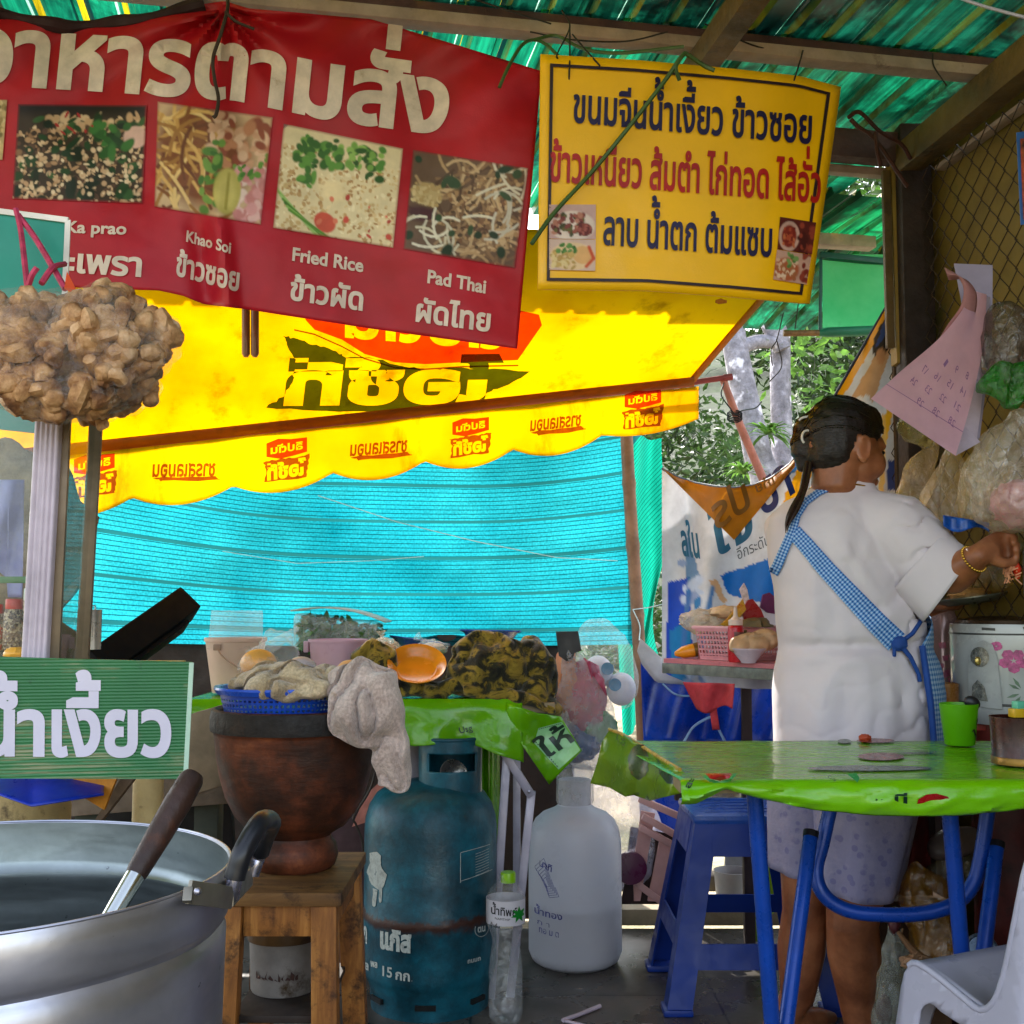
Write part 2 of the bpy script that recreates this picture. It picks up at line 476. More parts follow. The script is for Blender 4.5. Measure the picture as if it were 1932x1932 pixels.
def picture(name, parent, cv, corners, S, m, **kw):
    """print a canvas on surface S between four surface corners TL TR BR BL"""
    tl, tr, br, bl = [np.array(c, float) for c in corners]; mb = MB()
    def fn(u, v):
        q = (tl * (1 - u) + tr * u) * (1 - v) + (bl * (1 - u) + br * u) * v
        return S(q[0], q[1])
    cols = [tuple(cv.a[j, i]) for j in range(cv.h) for i in range(cv.w)]
    mb.grid(fn, cv.w - 1, cv.h - 1, cols=cols)
    return obj(name, mb, m, parent, **kw)
# =================================================================== SETTING
YAW = radians(11)
def RF(a, b, z): return V((a * cos(YAW) - b * sin(YAW), a * sin(YAW) + b * cos(YAW), z))
RB = V((cos(YAW), sin(YAW), 0)); RD = V((-sin(YAW), cos(YAW), 0))

def m_floor():
    t = NT('floor_tiles'); co = t.coords()
    br = t.n('TexBrick'); br.offset = 0; br.inputs['Scale'].default_value = 1
    br.inputs['Brick Width'].default_value = .62; br.inputs['Row Height'].default_value = .62
    br.inputs['Mortar Size'].default_value = .0035; br.inputs['Mortar Smooth'].default_value = .3
    br.inputs['Color1'].default_value = (*lin('#4d4843'), 1); br.inputs['Color2'].default_value = (*lin('#585049'), 1)
    br.inputs['Mortar'].default_value = (*lin('#1d1a18'), 1)
    mp = t.n('Mapping'); mp.inputs['Location'].default_value = (.1, .12, 0); t.l(co, mp.inputs[0]); t.l(mp.outputs[0], br.inputs[0])
    d = t.ramp(t.noise(co, 3.2, 9, .68), [(.38, .5), (.62, 1.15)])
    base = t.mix(1, br.outputs[0], d, 'MULTIPLY')
    st = t.ramp(t.noise(co, 9, 8, .75), [(.6, 0.0), (.72, .7)])
    base = t.mix(st, base, '#2b2420')
    b = t.bsdf(base, t.ramp(t.noise(co, 5, 7), [(.3, .16), (.7, .48)]), 0, .5)
    t.bump(b, br.outputs['Fac'], -.25, .004)
    return t.done(b)
f = MB(); f.box((0, 1.3, -.05), (8, 4.7, .1))
obj('floor', f, m_floor(), kind='structure', flat=True)
def m_ground():
    t = NT('earth'); co = t.coords()
    c = t.ramp(t.noise(co, .5, 10, .7), [(.3, lin('#8a7a5c')), (.5, lin('#a8977a')), (.7, lin('#c0b296'))])
    g = t.ramp(t.noise(co, .21, 6), [(.5, 0.0), (.6, 1.0)])
    c = t.mix(g, c, '#5d6a35')
    b = t.bsdf(c, .95); t.bump(b, t.noise(co, 30, 6), .6, .03); return t.done(b)
g = MB(); g.grid(lambda u, v: V((-90 + 180 * u, -60 + 220 * v, -.12 - (.03 * fbm((u * 40, v * 40, 0))))), 60, 60)
obj('ground', g, m_ground(), kind='structure')
h = MB()
def backing_hill(u, v):
    x, y = -40 + 90 * u, 15 + 45 * v
    return V((x, y, -.3 + 17 * v ** 1.1 * (1 + .25 * fbm((u * 4, v * 3, 2))) * min(1, .15 + u * 1.6)))
h.grid(backing_hill, 70, 40)
obj('backing_hill', h, mat('backing_hill_green', '#2c3a1c', .95, var=.5, vs=1.2, bump=.8, bs=4), kind='structure')  # dark backing added to hide bright sky between the leaves

# ------------------------------------------------------------------ timber deck edge outside the floor
wood_pale = mat('pale_plank', '#84765e', .75, var=.25, vs=5, bump=.3, bs=30, dirt='#6b5a45', dirt_at=.6)
for k, (Y, z) in enumerate(((3.72, .05), (3.98, .09))):
    b = MB(); b.box((.95, Y, z - .02), (1.5, .12, .05), bev=.004)
    obj('plank', b, wood_pale, None, ('near pale timber plank edging the dark floor behind the blue stool', 'far pale timber plank edging the floor, behind the other plank')[k], 'plank', 'planks at the floor edge')

# ------------------------------------------------------------------ roof
def m_roof(name, col, dark, glow, at0):
    t = NT(name); co = t.coords()
    d = t.ramp(t.noise(co, 3.4, 8, .72, .8), [(at0, 0.0), (at0 + .16, 1.0)])
    c = t.mix(d, dark, col)
    light_streak = t.ramp(t.noise(t.coords(scale=(24, 1.3, 24)), 1.0, 6, .75), [(.36, .22), (.5, .8), (.66, 2.1)])  # bright streaks are light leaking through the roof, put into the colour
    c = t.mix(1, c, light_streak, 'MULTIPLY')
    b = t.bsdf(c, .28, 0, .6); tr = t.n('BsdfTranslucent'); t.l(c, tr.inputs[0])
    return t.done(t.mixsh(glow, b.outputs[0], tr.outputs[0]))
def sheet(a0, a1, b0, b1, z0, z1, pitch=.0905):
    prof = []                                          # ribbed profile along a
    a = a0
    while a < a1:
        for (da, dz) in ((0, 0), (.052, 0), (.056, .004), (.06, 0), (.066, 0), (.073, .02), (.084, .02)):
            prof.append((a + da, dz))
        a += pitch
    mb = MB(); nb = 10; n = len(prof)
    def fn(u, v):
        i = min(n - 1, int(round(u * (n - 1)))); aa, dz = prof[i]; b = b0 + (b1 - b0) * v
        return V((aa, b, z0 + (z1 - z0) * v + dz + .006 * fbm((aa * 1.5, b * 2, 3))))
    mb.grid(fn, n - 1, nb); k = len(mb.f) - (n - 1) * nb
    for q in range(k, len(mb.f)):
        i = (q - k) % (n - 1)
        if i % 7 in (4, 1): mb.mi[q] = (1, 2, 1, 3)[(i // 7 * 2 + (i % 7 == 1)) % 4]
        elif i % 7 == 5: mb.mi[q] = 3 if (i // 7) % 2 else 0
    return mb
rib_ms = [m_roof('rib_leak_yellow', '#c0a414', '#4a6a14', .7, .36), m_roof('rib_glint_pale', '#9cc8b0', '#1c5a44', .7, .42), m_roof('rib_dark', '#06281c', '#02120c', .2, .4)]  # yellow and pale ribs: light leaks and glints painted as colour
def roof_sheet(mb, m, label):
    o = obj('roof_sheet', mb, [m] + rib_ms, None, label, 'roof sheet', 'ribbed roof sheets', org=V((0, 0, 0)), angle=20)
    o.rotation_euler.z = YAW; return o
near_roof = m_roof('roof_shaded', '#0f5a44', '#021814', .26, .44)  # darker green carries the shade of foliage above the sheet
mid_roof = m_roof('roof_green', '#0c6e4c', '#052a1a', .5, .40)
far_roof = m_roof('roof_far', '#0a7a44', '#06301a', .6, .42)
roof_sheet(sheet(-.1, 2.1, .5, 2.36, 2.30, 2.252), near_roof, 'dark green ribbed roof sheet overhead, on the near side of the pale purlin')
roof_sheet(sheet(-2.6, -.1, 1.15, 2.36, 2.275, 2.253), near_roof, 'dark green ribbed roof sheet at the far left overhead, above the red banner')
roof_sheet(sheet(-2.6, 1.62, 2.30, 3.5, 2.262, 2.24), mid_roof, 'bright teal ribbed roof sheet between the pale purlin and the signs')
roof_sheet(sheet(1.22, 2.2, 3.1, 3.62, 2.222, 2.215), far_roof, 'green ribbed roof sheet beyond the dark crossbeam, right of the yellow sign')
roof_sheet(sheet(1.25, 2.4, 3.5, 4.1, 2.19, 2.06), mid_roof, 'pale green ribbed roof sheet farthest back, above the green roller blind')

timber_pale = mat('timber_pale', '#a08c80', .7, var=.2, vs=10, bump=.35, bs=35, dirt='#4a2f2a', dirt_at=.6)
timber_dark = mat('timber_dark', '#4b3230', .75, var=.25, vs=12, bump=.4, bs=40)
timber_tan = mat('timber_tan', '#5c4620', .7, var=.25, vs=10, bump=.4, bs=40, dirt='#2f2412', dirt_at=.55)
UPZ = (0, 0, 1)
def beam(name, a, b, w, h, m, label, group='roof timbers'):
    mb = MB(); mb.bar(a, b, w, h, .003, up=UPZ); return obj(name, mb, m, None, label, 'beam', group)
r = thing('purlin', 'pale weathered roof purlin with a dark upper board, running above both signs', 'beam', RF(0, 2.3, 2.2), 'roof timbers')
mb = MB(); mb.bar(RF(-2.6, 2.3, 2.213), RF(1.66, 2.3, 2.213), .045, .026, .003, up=UPZ); obj('batten', mb, timber_pale, r)
mb = MB(); mb.bar(RF(-2.6, 2.312, 2.236), RF(1.66, 2.312, 2.236), .06, .02, .003, up=UPZ); obj('board', mb, timber_dark, r)
beam('crossbeam', RF(.7, 2.68, 2.185), RF(1.75, 2.68, 2.185), .05, .075, timber_dark, 'dark brown crossbeam joining the top of the dark post')
beam('purlin', RF(.9, 2.735, 2.142), RF(1.75, 2.735, 2.142), .03, .022, timber_pale, 'thin pale batten just below the dark crossbeam')
beam('purlin', RF(.95, 3.46, 2.20), RF(1.9, 3.46, 2.20), .05, .04, timber_pale, 'pale purlin farthest back, right above the green roller blind')
beam('rafter', RF(.865, 2.42, 2.165), RF(.865, .3, 2.235), .05, .055, timber_tan, 'brown rafter coming down to the top of the yellow sign')
beam('rafter', RF(1.56, 2.66, 2.15), RF(1.50, .9, 2.20), .06, .075, timber_tan, 'brown rafter along the roof edge at the top right corner')
beam('rafter', RF(1.62, 2.60, 2.11), RF(1.58, .9, 2.155), .03, .012, timber_pale, 'thin pale batten under the rafter at the top right')

# post with a tan board beside it
r = thing('post', 'dark timber roof post with a yellowish board nailed beside it', 'post', at(1722, 560, 2.92).xy.to_3d())
p = at(1722, 560, 2.92); mb = MB(); mb.bar((p.x, p.y, 0), (p.x + .006, p.y, 2.24), .078, .08, .006); obj('shaft', mb, mat('post_dark', '#2a1d1a', .8, var=.3, vs=8, bump=.5, bs=30), r)
p = at(1694, 560, 2.95); mb = MB(); mb.bar((p.x, p.y, 1.62), (p.x - .002, p.y, 2.16), .05, .03, .003); obj('board', mb, mat('board_yellow', '#8a6f2c', .7, var=.2, bump=.3, bs=40), r)
mb = MB(); q = at(1674, 440, 2.93); mb.bar((q.x, q.y, 1.66), (q.x, q.y, 2.13), .018, .02, .002); obj('strip', mb, timber_tan, r)

# ------------------------------------------------------------------ side wall: tan panel and chain-link mesh
def m_panel():
    t = NT('tan_panel'); co = t.coords()
    c = t.ramp(t.noise(co, 3.0, 7, .6), [(.3, lin('#55471d')), (.5, lin('#7d6a30')), (.72, lin('#93803f'))])
    g = t.ramp(t.noise(co, 4.5, 4), [(.56, 0.0), (.66, .8)]); c = t.mix(g, c, '#4f5a2a')
    b = t.bsdf(c, .75); t.bump(b, t.noise(co, 45, 5), .4)
    tr = t.n('BsdfTranslucent'); t.l(c, tr.inputs[0])
    return t.done(t.mixsh(.35, b.outputs[0], tr.outputs[0]))
mb = MB()
def wallp(u, v): 
    q = RF(1.64, 2.9 - 3.6 * u, 2.17 - 2.1 * v); return q + V((.02 * fbm((u * 3, v * 3, 1)), 0, 0))
mb.grid(wallp, 60, 24)  # runs on unseen behind the camera, added to darken reflections and right-hand fill
obj('side_wall', mb, m_panel(), None, 'yellow brown sheet wall behind the chain-link mesh on the right', 'wall', solid=.006)
wire = mat('rusty_wire', '#3d2f22', .55, .5, var=.3, vs=30)
def chain_link(org, du, dv, nu, nv, s, r=.0016):
    mb = MB(); nrm = du.cross(dv).normalized()
    for i in range(nu + 1):
        for sgn in (1, -1):
            pts = []
            for j in range(nv + 1):
                k = (i + (j % 2) * .5 * sgn) * s
                off = nrm * (.0022 if (j % 2) else -.0022) * sgn
                wob = .004 * noise.noise(V((i * .7, j * .5, 0)))
                pts.append(org + du * (k + wob) + dv * (j * s * .55 + wob) + off)
            mb.tube(pts, r, 5)
    return mb
r = thing('chain_link_fence', 'rusty chain-link mesh hung in front of the yellow brown side wall', 'fence', RF(1.58, 2.2, .9))
obj('wire_mesh', chain_link(RF(1.585, 2.78, 2.12), -RD, V((0, 0, -1)), 28, 40, .062), wire, r)
mb = MB(); q = RF(1.585, 2.78, 0); mb.tube([q, q + V((0, 0, 2.15))], .011, 8); obj('post', mb, wire, r)
# lower mesh panel behind the wok
r = thing('chain_link_fence', 'short chain-link mesh panel behind the wok and rice cooker', 'fence', at(1900, 1300, 2.95))
obj('wire_mesh', chain_link(at(1745, 1000, 2.98), V((1, .06, 0)).normalized(), V((0, 0, -1)), 8, 9, .062, .0019), wire, r)
mb = MB(); mb.tube([at(1893, 1030, 2.97), at(1903, 1110, 2.97), at(1890, 1175, 2.97), at(1889, 1230, 2.97)], .008, 8); obj('post', mb, wire, r)

# ------------------------------------------------------------------ cyan shade net
def m_net(name, c0, c1, thin, lines=112, bands=8):
    t = NT(name); a = t.n('VertexColor'); a.layer_name = 'Col'; co = t.coords()
    sx = t.n('SeparateXYZ'); t.l(a.outputs[0], sx.inputs[0])
    def wave(sock, f, lo, hi):
        m = t.n('Math'); m.operation = 'MULTIPLY'; m.inputs[1].default_value = f; t.l(sock, m.inputs[0])
        w = t.n('Math'); w.operation = 'FRACT'; t.l(m.outputs[0], w.inputs[0])
        return t.ramp(w.outputs[0], [(0, lo), (.16, lo), (.22, hi), (.96, hi), (1, lo)])
    big = t.ramp(t.noise(co, 1.7, 5, .6), [(.3, lin(c1)), (.68, lin(c0))])
    ln = wave(sx.outputs[1], lines, .30, 1.0)
    weave = t.n('TexNoise'); weave.inputs['Scale'].default_value = 1; weave.inputs['Detail'].default_value = 3
    mp = t.n('Mapping'); mp.inputs['Scale'].default_value = (420, 130, 1); t.l(a.outputs[0], mp.inputs[0]); t.l(mp.outputs[0], weave.inputs[0])
    wv = t.ramp(weave.outputs['Fac'], [(.36, .78), (.64, 1.2)])
    c = t.mix(1, big, ln, 'MULTIPLY'); c = t.mix(1, c, wv, 'MULTIPLY')
    mu = t.n('Math'); mu.operation = 'MULTIPLY'; mu.inputs[1].default_value = bands + .45; t.l(sx.outputs[1], mu.inputs[0]); fr_ = t.n('Math'); fr_.operation = 'FRACT'; t.l(mu.outputs[0], fr_.inputs[0]); bd = fr_.outputs[0]
    m = t.n('Math'); m.operation = 'LESS_THAN'; m.inputs[1].default_value = .085; t.l(bd, m.inputs[0])
    c = t.mix(m.outputs[0], c, '#155054')
    b = t.bsdf(c, .6, 0, .3); tr = t.n('BsdfTranslucent'); t.l(c, tr.inputs[0])
    return t.done(t.mixsh(thin, b.outputs[0], tr.outputs[0]))
mb = MB(); NL, NR = at(-420, 700, 4.15), at(1190, 700, 4.15)
def net(u, v):
    x = NL.x + (NR.x - NL.x) * u; s = (max(u, .3) - .76)
    sag = 1.05 * s * s * (1 - .9 * v ** 3)
    z = 1.95 - 1.10 * v + sag + .010 * math.sin(u * 19) * (1 - v)
    return V((x, 4.15 + .05 * fbm((u * 3, v * 2, 5)) + .02 * math.sin(u * 23 + v * 3), z))
nu, nv = 120, 70
cols = [(i / nu, j / nv, 0) for j in range(nv + 1) for i in range(nu + 1)]
mb.grid(net, nu, nv, cols=cols)
r = thing('shade_net', 'bright cyan shade net stretched across the back of the stall', 'net', V((0, 4.15, .85)))
obj('mesh_cloth', mb, m_net('net_cyan', '#1f8a96', '#005c6c', .80, 72), r)
mb = MB(); cols = []
def net2(u, v):
    a = at(1160 + 92 * u, 822 + 6 * u, 4.2 + .35 * u); b = at(1178 + 68 * u, 1395 - 60 * u, 4.2 + .3 * u)
    q = a.lerp(b, v); bulge = sin(v * pi) * .03
    q.x += .03 * sin(v * 9 + u * 5) * u * (.4 + v) - bulge * .3 ; q.y += .05 * sin(u * 10 + v * 2)
    return q
nu, nv = 30, 60
mb.grid(net2, nu, nv, cols=[(i / nu, j / nv * .55 + i / nu * .12, 0) for j in range(nv + 1) for i in range(nu + 1)])
obj('loose_flap', mb, m_net('net_green', '#12a088', '#0a7868', .7, 110, 1), r)
mb = MB(); mb.tube([at(600, 935, 4.12), at(750, 985, 4.12), at(900, 1022, 4.12), at(1050, 1052, 4.12), at(1165, 1058, 4.12)], .0016, 5)
mb.tube([at(420, 1040, 4.12), at(560, 1063, 4.12), at(700, 1058, 4.12), at(800, 1050, 4.12)], .0013, 5); obj('thread', mb, mat('white_cord', '#d5e5e4', .6), r)
# low dark board wall under the net
mb = MB(); mb.box((-1.15, 4.22, .385), (2.75, .03, 1.01), bev=.004)
obj('low_wall', mb, mat('dark_board', '#2d2019', .75, var=.35, vs=5, bump=.4, bs=25), None, 'dark brown low board wall below the cyan net', 'wall')

# ------------------------------------------------------------------ yellow awning
def yh(px): return 845 - .1093 * (px - 185)
def Yh(px): return 3.02 + (px + 60) / 1370 * .45
def yt(px): return 385 + (px + 60) * .045
def Yt(px): return 2.55 + (px + 60) / 1600 * .30
def CAN(px, py, off=0.0):
    v = (py - yt(px)) / (yh(px) - yt(px))
    Y = Yt(px) + (Yh(px) - Yt(px)) * v - .035 * sin(pi * max(0, min(1, v))) + .006 * fbm((px * .004, py * .006, 0))
    return at(px, py, Y - off)
def m_awning(name, c0, c1, dirt, thin=.9):
    t = NT(name); co = t.coords()
    c = t.ramp(t.noise(co, 2.0, 6, .6), [(.3, lin(c1)), (.6, lin(c0))])
    d = t.ramp(t.noise(t.coords(scale=(1, 1, .35)), 9, 9, .75), [(.54, 0.0), (.72, .6)])
    c = t.mix(d, c, dirt)
    b = t.bsdf(c, .5, 0, .3); t.bump(b, t.noise(co, 6, 4), .35, .05)
    tr = t.n('BsdfTranslucent'); t.l(c, tr.inputs[0])
    return t.done(t.mixsh(thin, b.outputs[0], tr.outputs[0]))
AW = thing('awning', 'glowing yellow canvas awning with scalloped valance and printed logos', 'awning', at(600, 800, 3.1))
can_m = m_awning('canvas_yellow', '#dcc000', '#c49a00', '#7a5806')
mb = MB()
def can(u, v):
    px = -60 + u * 1370; py0, py1 = yt(px), yh(px)
    if True:
        px = -60 + u * (1370 + 230 * (1 - v)); py = yt(px) + (yh(px) - yt(px)) * v
        if px > 1310: py = (yt(px) + (722 - yt(px)) * v)
        # hem follows the straight line up to the corner
    py = yt(px) + ((yh(min(px, 1310)) if px > 1310 else yh(px)) - yt(px)) * v
    return CAN(px, py)
mb.grid(can, 90, 34); obj('canopy', mb, can_m, AW, solid=.0012)
cusp = [(-200, 1000), (60, 962), (249, 939), (440, 917), (628, 892), (801, 870), (968, 848), (1136, 821), (1318, 790)]
def yv(px):
    for (x0, y0), (x1, y1) in zip(cusp, cusp[1:]):
        if px <= x1 or x1 == 1318:
            s = (px - x0) / (x1 - x0); return y0 + (y1 - y0) * s + 4 * s * (1 - s) * 24 * (1 if x1 < 1300 else .55)
def VAL(px, py, off=0.0):
    v = (py - yh(px)) / 110
    return at(px, py, Yh(px) - .012 - off + v * (.02 * sin(px * .017) + .012 * sin(px * .041 + 1)))
val_m = m_awning('canvas_valance', '#f0d000', '#e4b000', '#8a5c08', .86)
mb = MB(); mb.grid(lambda u, v: VAL(-60 + 1378 * u, yh(-60 + 1378 * u) + 8 + (yv(-60 + 1378 * u) - yh(-60 + 1378 * u) - 8) * v), 150, 12)
obj('valance', mb, val_m, AW, solid=.0012)
hem_m = m_awning('canvas_hem', '#b06a10', '#96520a', '#6b3c08', .45)
mb = MB(); mb.grid(lambda u, v: CAN(-60 + 1370 * u, yh(-60 + 1370 * u) - (15 - 4 * u) + (26 - 8 * u) * v, .014 + .01 * sin(pi * v)), 80, 5); obj('hem', mb, hem_m, AW, solid=.0012)
edge_m = m_awning('canvas_edge', '#c88a04', '#b87a02', '#8a5a08', .45)
def EDGE(v):                       # right edge of the canopy, hem to top
    px = 1310 + 230 * v; py = 722 + (yt(px) - 722) * v; return px, py
mb = MB(); mb.grid(lambda u, v: CAN(EDGE(u)[0] - 13 * v, EDGE(u)[1] - 3 * v, .006), 24, 2); obj('edge_trim', mb, edge_m, AW, solid=.001)
def cp6(x, y): return ((x / 2.76 + 600) * .7892, (y / 2.76 + 600) * .7892)
def filt(name, tint, body, k):
    t = NT(name); tp = t.n('BsdfTransparent'); c = t.n('RGB'); c.outputs[0].default_value = (*tint, 1)
    nz = t.ramp(t.noise(t.coords(), 30, 8, .75), [(.4, 1.0), (.8, 1.5)])
    t.l(t.mix(1, c.outputs[0], nz, 'MULTIPLY'), tp.inputs[0]); b = t.bsdf(body, .6)
    return t.done(t.mixsh(k, tp.outputs[0], b.outputs[0]))
f_red = filt('print_red', (.80, .07, .04), '#c03010', .12); f_green = filt('print_green', (.07, .12, .1), '#4d5a10', .15)
f_brown = filt('print_brown', (.33, .11, .12), '#8a5a10', .15)
red = [cp6(*q) for q in ((350, 380), (360, 455), (420, 520), (600, 585), (750, 680), (950, 735), (1150, 747), (1400, 735), (1760, 720), (1920, 490), (1900, 420), (1500, 330), (900, 300))]
def shape(mb, outline, holes, S, cut=22):
    cs = [np.array(outline, float)]; A = 0.5 * np.sum(cs[0][:, 0] * np.roll(cs[0][:, 1], -1) - np.roll(cs[0][:, 0], -1) * cs[0][:, 1])
    if A < 0: cs[0] = cs[0][::-1]
    for hh in holes:
        a = 0.5 * np.sum(hh[:, 0] * np.roll(hh[:, 1], -1) - np.roll(hh[:, 0], -1) * hh[:, 1]); cs.append(hh)
    v, tri = fill_contours(cs)
    bm = bmesh.new(); bv = [bm.verts.new((q[0], q[1], 0)) for q in v]
    for t in tri:
        try: bm.faces.new([bv[i] for i in t])
        except ValueError: pass
    for axis in (0, 1):
        a, b = v[:, axis].min(), v[:, axis].max(); n = int((b - a) / cut)
        for k in range(1, n + 1):
            co = [0, 0, 0]; no = [0, 0, 0]; co[axis] = a + k * (b - a) / (n + 1); no[axis] = 1
            bmesh.ops.bisect_plane(bm, geom=bm.verts[:] + bm.edges[:] + bm.faces[:], plane_co=co, plane_no=no)
    bm.verts.index_update()
    mb.add([S(q.co.x, q.co.y) for q in bm.verts], [[q.index for q in f.verts] for f in bm.faces]); bm.free(); return mb
def thai_holes(s, p0, p1, h, bold, mirror, shear=0, up=None):
    """letter outlines placed in 2-D, wound so that they punch holes"""
    base = ''.join(ch for ch in s if ch not in TONE); cs = raw_contours(base)
    for i, ch in enumerate(s):
        if ch in TONE:
            pre = ''.join(c for c in s[:i] if c not in TONE); n0 = len(raw_contours(pre))
            cs += [P + np.array([(0, .02)]) for P in raw_contours(pre + ch)[n0:]]
    cs = [grow(P, -bold) for P in cs]
    lo = min(P[:, 0].min() for P in cs); hi = max(P[:, 0].max() for P in cs); w = hi - lo
    p0, p1 = np.array(p0, float), np.array(p1, float); ax = (p1 - p0) / w
    up = np.array(up if up is not None else (0, -1), float); out = []
    for P in cs:
        x = P[:, 0] - lo; x = w - x if mirror else x
        Q = p0[None] + (x + shear * P[:, 1])[:, None] * ax[None] + (P[:, 1] / .53)[:, None] * up[None] * h
        out.append(Q if mirror else Q)
    return out
def ragged(pts, amp, seed=0, n=5):
    out = []; R = random.Random(seed)
    for (x0, y0), (x1, y1) in zip(pts, pts[1:] + pts[:1]):
        for k in range(n):
            t = k / n; out.append((x0 + (x1 - x0) * t + R.uniform(-amp, amp), y0 + (y1 - y0) * t + R.uniform(-amp, amp)))
    return out
S3 = lambda x, y: CAN(x, y, .004)
mb = MB(); cs = [np.array(red)]
hol = thai_holes('ลิปตัน', cp6(620, 560), cp6(1660, 640), 62, .03, True)
shape(mb, red, [P if (0.5 * np.sum(P[:, 0] * np.roll(P[:, 1], -1) - np.roll(P[:, 0], -1) * P[:, 1]) < 0) else P[::-1] for P in hol], S3)
obj('printed_logo', mb, f_red, AW, 'orange red logo patch with mirrored lettering')
grn = [cp6(*q) for q in ((215, 560), (300, 580), (430, 625), (560, 655), (620, 705), (780, 695), (1000, 765), (1200, 782), (1450, 770), (1840, 800), (1700, 880), (1580, 925), (1470, 1015), (1200, 1045), (900, 1062), (500, 1062), (95, 1035), (210, 960), (275, 870), (290, 720), (235, 620))]
mb = MB(); hol = thai_holes('ไอซ์ที', cp6(215, 1005), cp6(1640, 990), 54, .05, True, up=(.12, -1))
def neg(P): return P if (0.5 * np.sum(P[:, 0] * np.roll(P[:, 1], -1) - np.roll(P[:, 0], -1) * P[:, 1]) < 0) else P[::-1]
shape(mb, ragged(grn, 2.2, 3), [neg(P) for P in hol], S3)
obj('printed_logo', mb, f_green, AW, 'dark green ragged logo patch with mirrored lettering')
mb = MB()
wl = [cp6(*q) for q in ((285, 515), (420, 545), (600, 625), (750, 705), (950, 765), (1150, 775), (1400, 758), (1765, 750))]
for (x0, y0), (x1, y1) in zip(wl, wl[1:]):
    mb.add([S3(x0, y0), S3(x1, y1), S3(x1, y1 + 3), S3(x0, y0 + 3)], [(0, 1, 2, 3)])
obj('printed_line', mb, f_brown, AW)
SV = lambda x, y: VAL(x, y, .004)
def sm_logo(cx, cy, w, k=1.0):
    sl = -.11; Sx = lambda x, y: SV(cx + x * w / 100, cy + y * w / 100 + x * w / 100 * sl)
    R = MB(); pts = [(-48, -62), (-20, -70), (10, -66), (48, -66), (48, -32), (15, -26), (-15, -22), (-48, -30)]
    shape(R, pts, [neg(P) for P in thai_holes('ลิปตัน', (-38, -36), (38, -40), 13, .03, True)], Sx, 30)
    obj('printed_logo', R, f_red, AW)
    G = MB(); pts = ragged([(-55, -18), (-20, -22), (20, -22), (54, -26), (50, 10), (46, 28), (-52, 30), (-48, 0)], 2, int(cx))
    shape(G, pts, [neg(P) for P in thai_holes('ไอซ์ที', (-46, 24), (46, 20), 24, .05, True)], Sx, 30)
    obj('printed_logo', G, f_brown, AW)
for cx, cy, w in ((178, 912, 80), (541, 882, 80), (888, 838, 72), (1213, 786, 72)): sm_logo(cx, cy, w)
for x0, y0, x1, y1, hh in ((287, 899, 406, 897, 21), (660, 860, 768, 851, 19), (1000, 813, 1096, 802, 18)):
    mb = MB(); letters(mb, 'ชารสเลมอน', (x0, y0), (x1, y1), hh, SV, .035, up=(.06, -1), mirror=True, cut=20)
    shape(mb, ragged([(x0, y0 + 2), (x1, y1 + 2), (x1 + 12, y1 + 9), (x0 + 20, y0 + 9)], 1.5, 2), [], SV, 30)
    obj('printed_text', mb, f_brown, AW)
mb = MB(); shape(mb, [(1350, 566), (1360, 563), (1372, 567), (1371, 572), (1356, 574), (1349, 571)], [], S3); obj('stain', mb, filt('stain_f', (.6, .3, .3), '#8a4a20', .4), AW)

# pipe and pole that hold the awning out
mb = MB(); mb.tube([at(1180, 741, 3.53), at(1365, 713, 3.57)], .009, 12); mb.tube([at(1365, 713, 3.57), at(1381, 711, 3.573)], .011, 12)
obj('awning_pipe', mb, mat('pipe_red', '#9a4a4c', .4, .3, dirt='#5a2a2a'), None, 'thin dark red pipe sticking out past the right end of the awning', 'pipe')
r = thing('pole', 'faded pink wooden pole leaning below the awning pipe, wire tied round it', 'pole', at(1435, 900, 3.62))
mb = MB(); mb.tube([at(1364, 716, 3.58), at(1395, 800, 3.6), at(1440, 905, 3.64)], [.011, .013, .014], 10); obj('shaft', mb, mat('pole_pink', '#b9786a', .7, var=.25, bump=.3, bs=30), r)
mb = MB(); mb.tube(spline([at(1366, 722, 3.56), at(1361, 745, 3.55), at(1376, 768, 3.56), at(1388, 782, 3.57), at(1400, 775, 3.6), at(1425, 770, 3.7), at(1437, 758, 3.75)], 6), .0022, 5)
for k in range(4): mb.tube([at(1386 + 14 * cos(t), 781 + k * 3 + 7 * sin(t), 3.6 - .022 * abs(cos(t / 2))) for t in np.linspace(0, 6.28, 12)], .002, 5, closed=True)
obj('tie_wire', mb, mat('wire_dark', '#22252a', .5, .4), r)
# two wooden rods hanging under the red banner
for k, x in enumerate((464, 481)):
    mb = MB(); mb.tube([at(x, 540, 2.6), at(x, 585, 2.6), at(x, 668, 2.6), at(x, 674, 2.6)], [.0095, .0095, .0095, .005], 12)
    obj('wooden_rod', mb, mat('rod_brown', '#9a6f56', .35, coat=.4, var=.15), None, ('left one of two short brown rods hanging below the red banner', 'right one of two short brown rods hanging below the red banner')[k], 'rod', 'rods hanging under the banner')

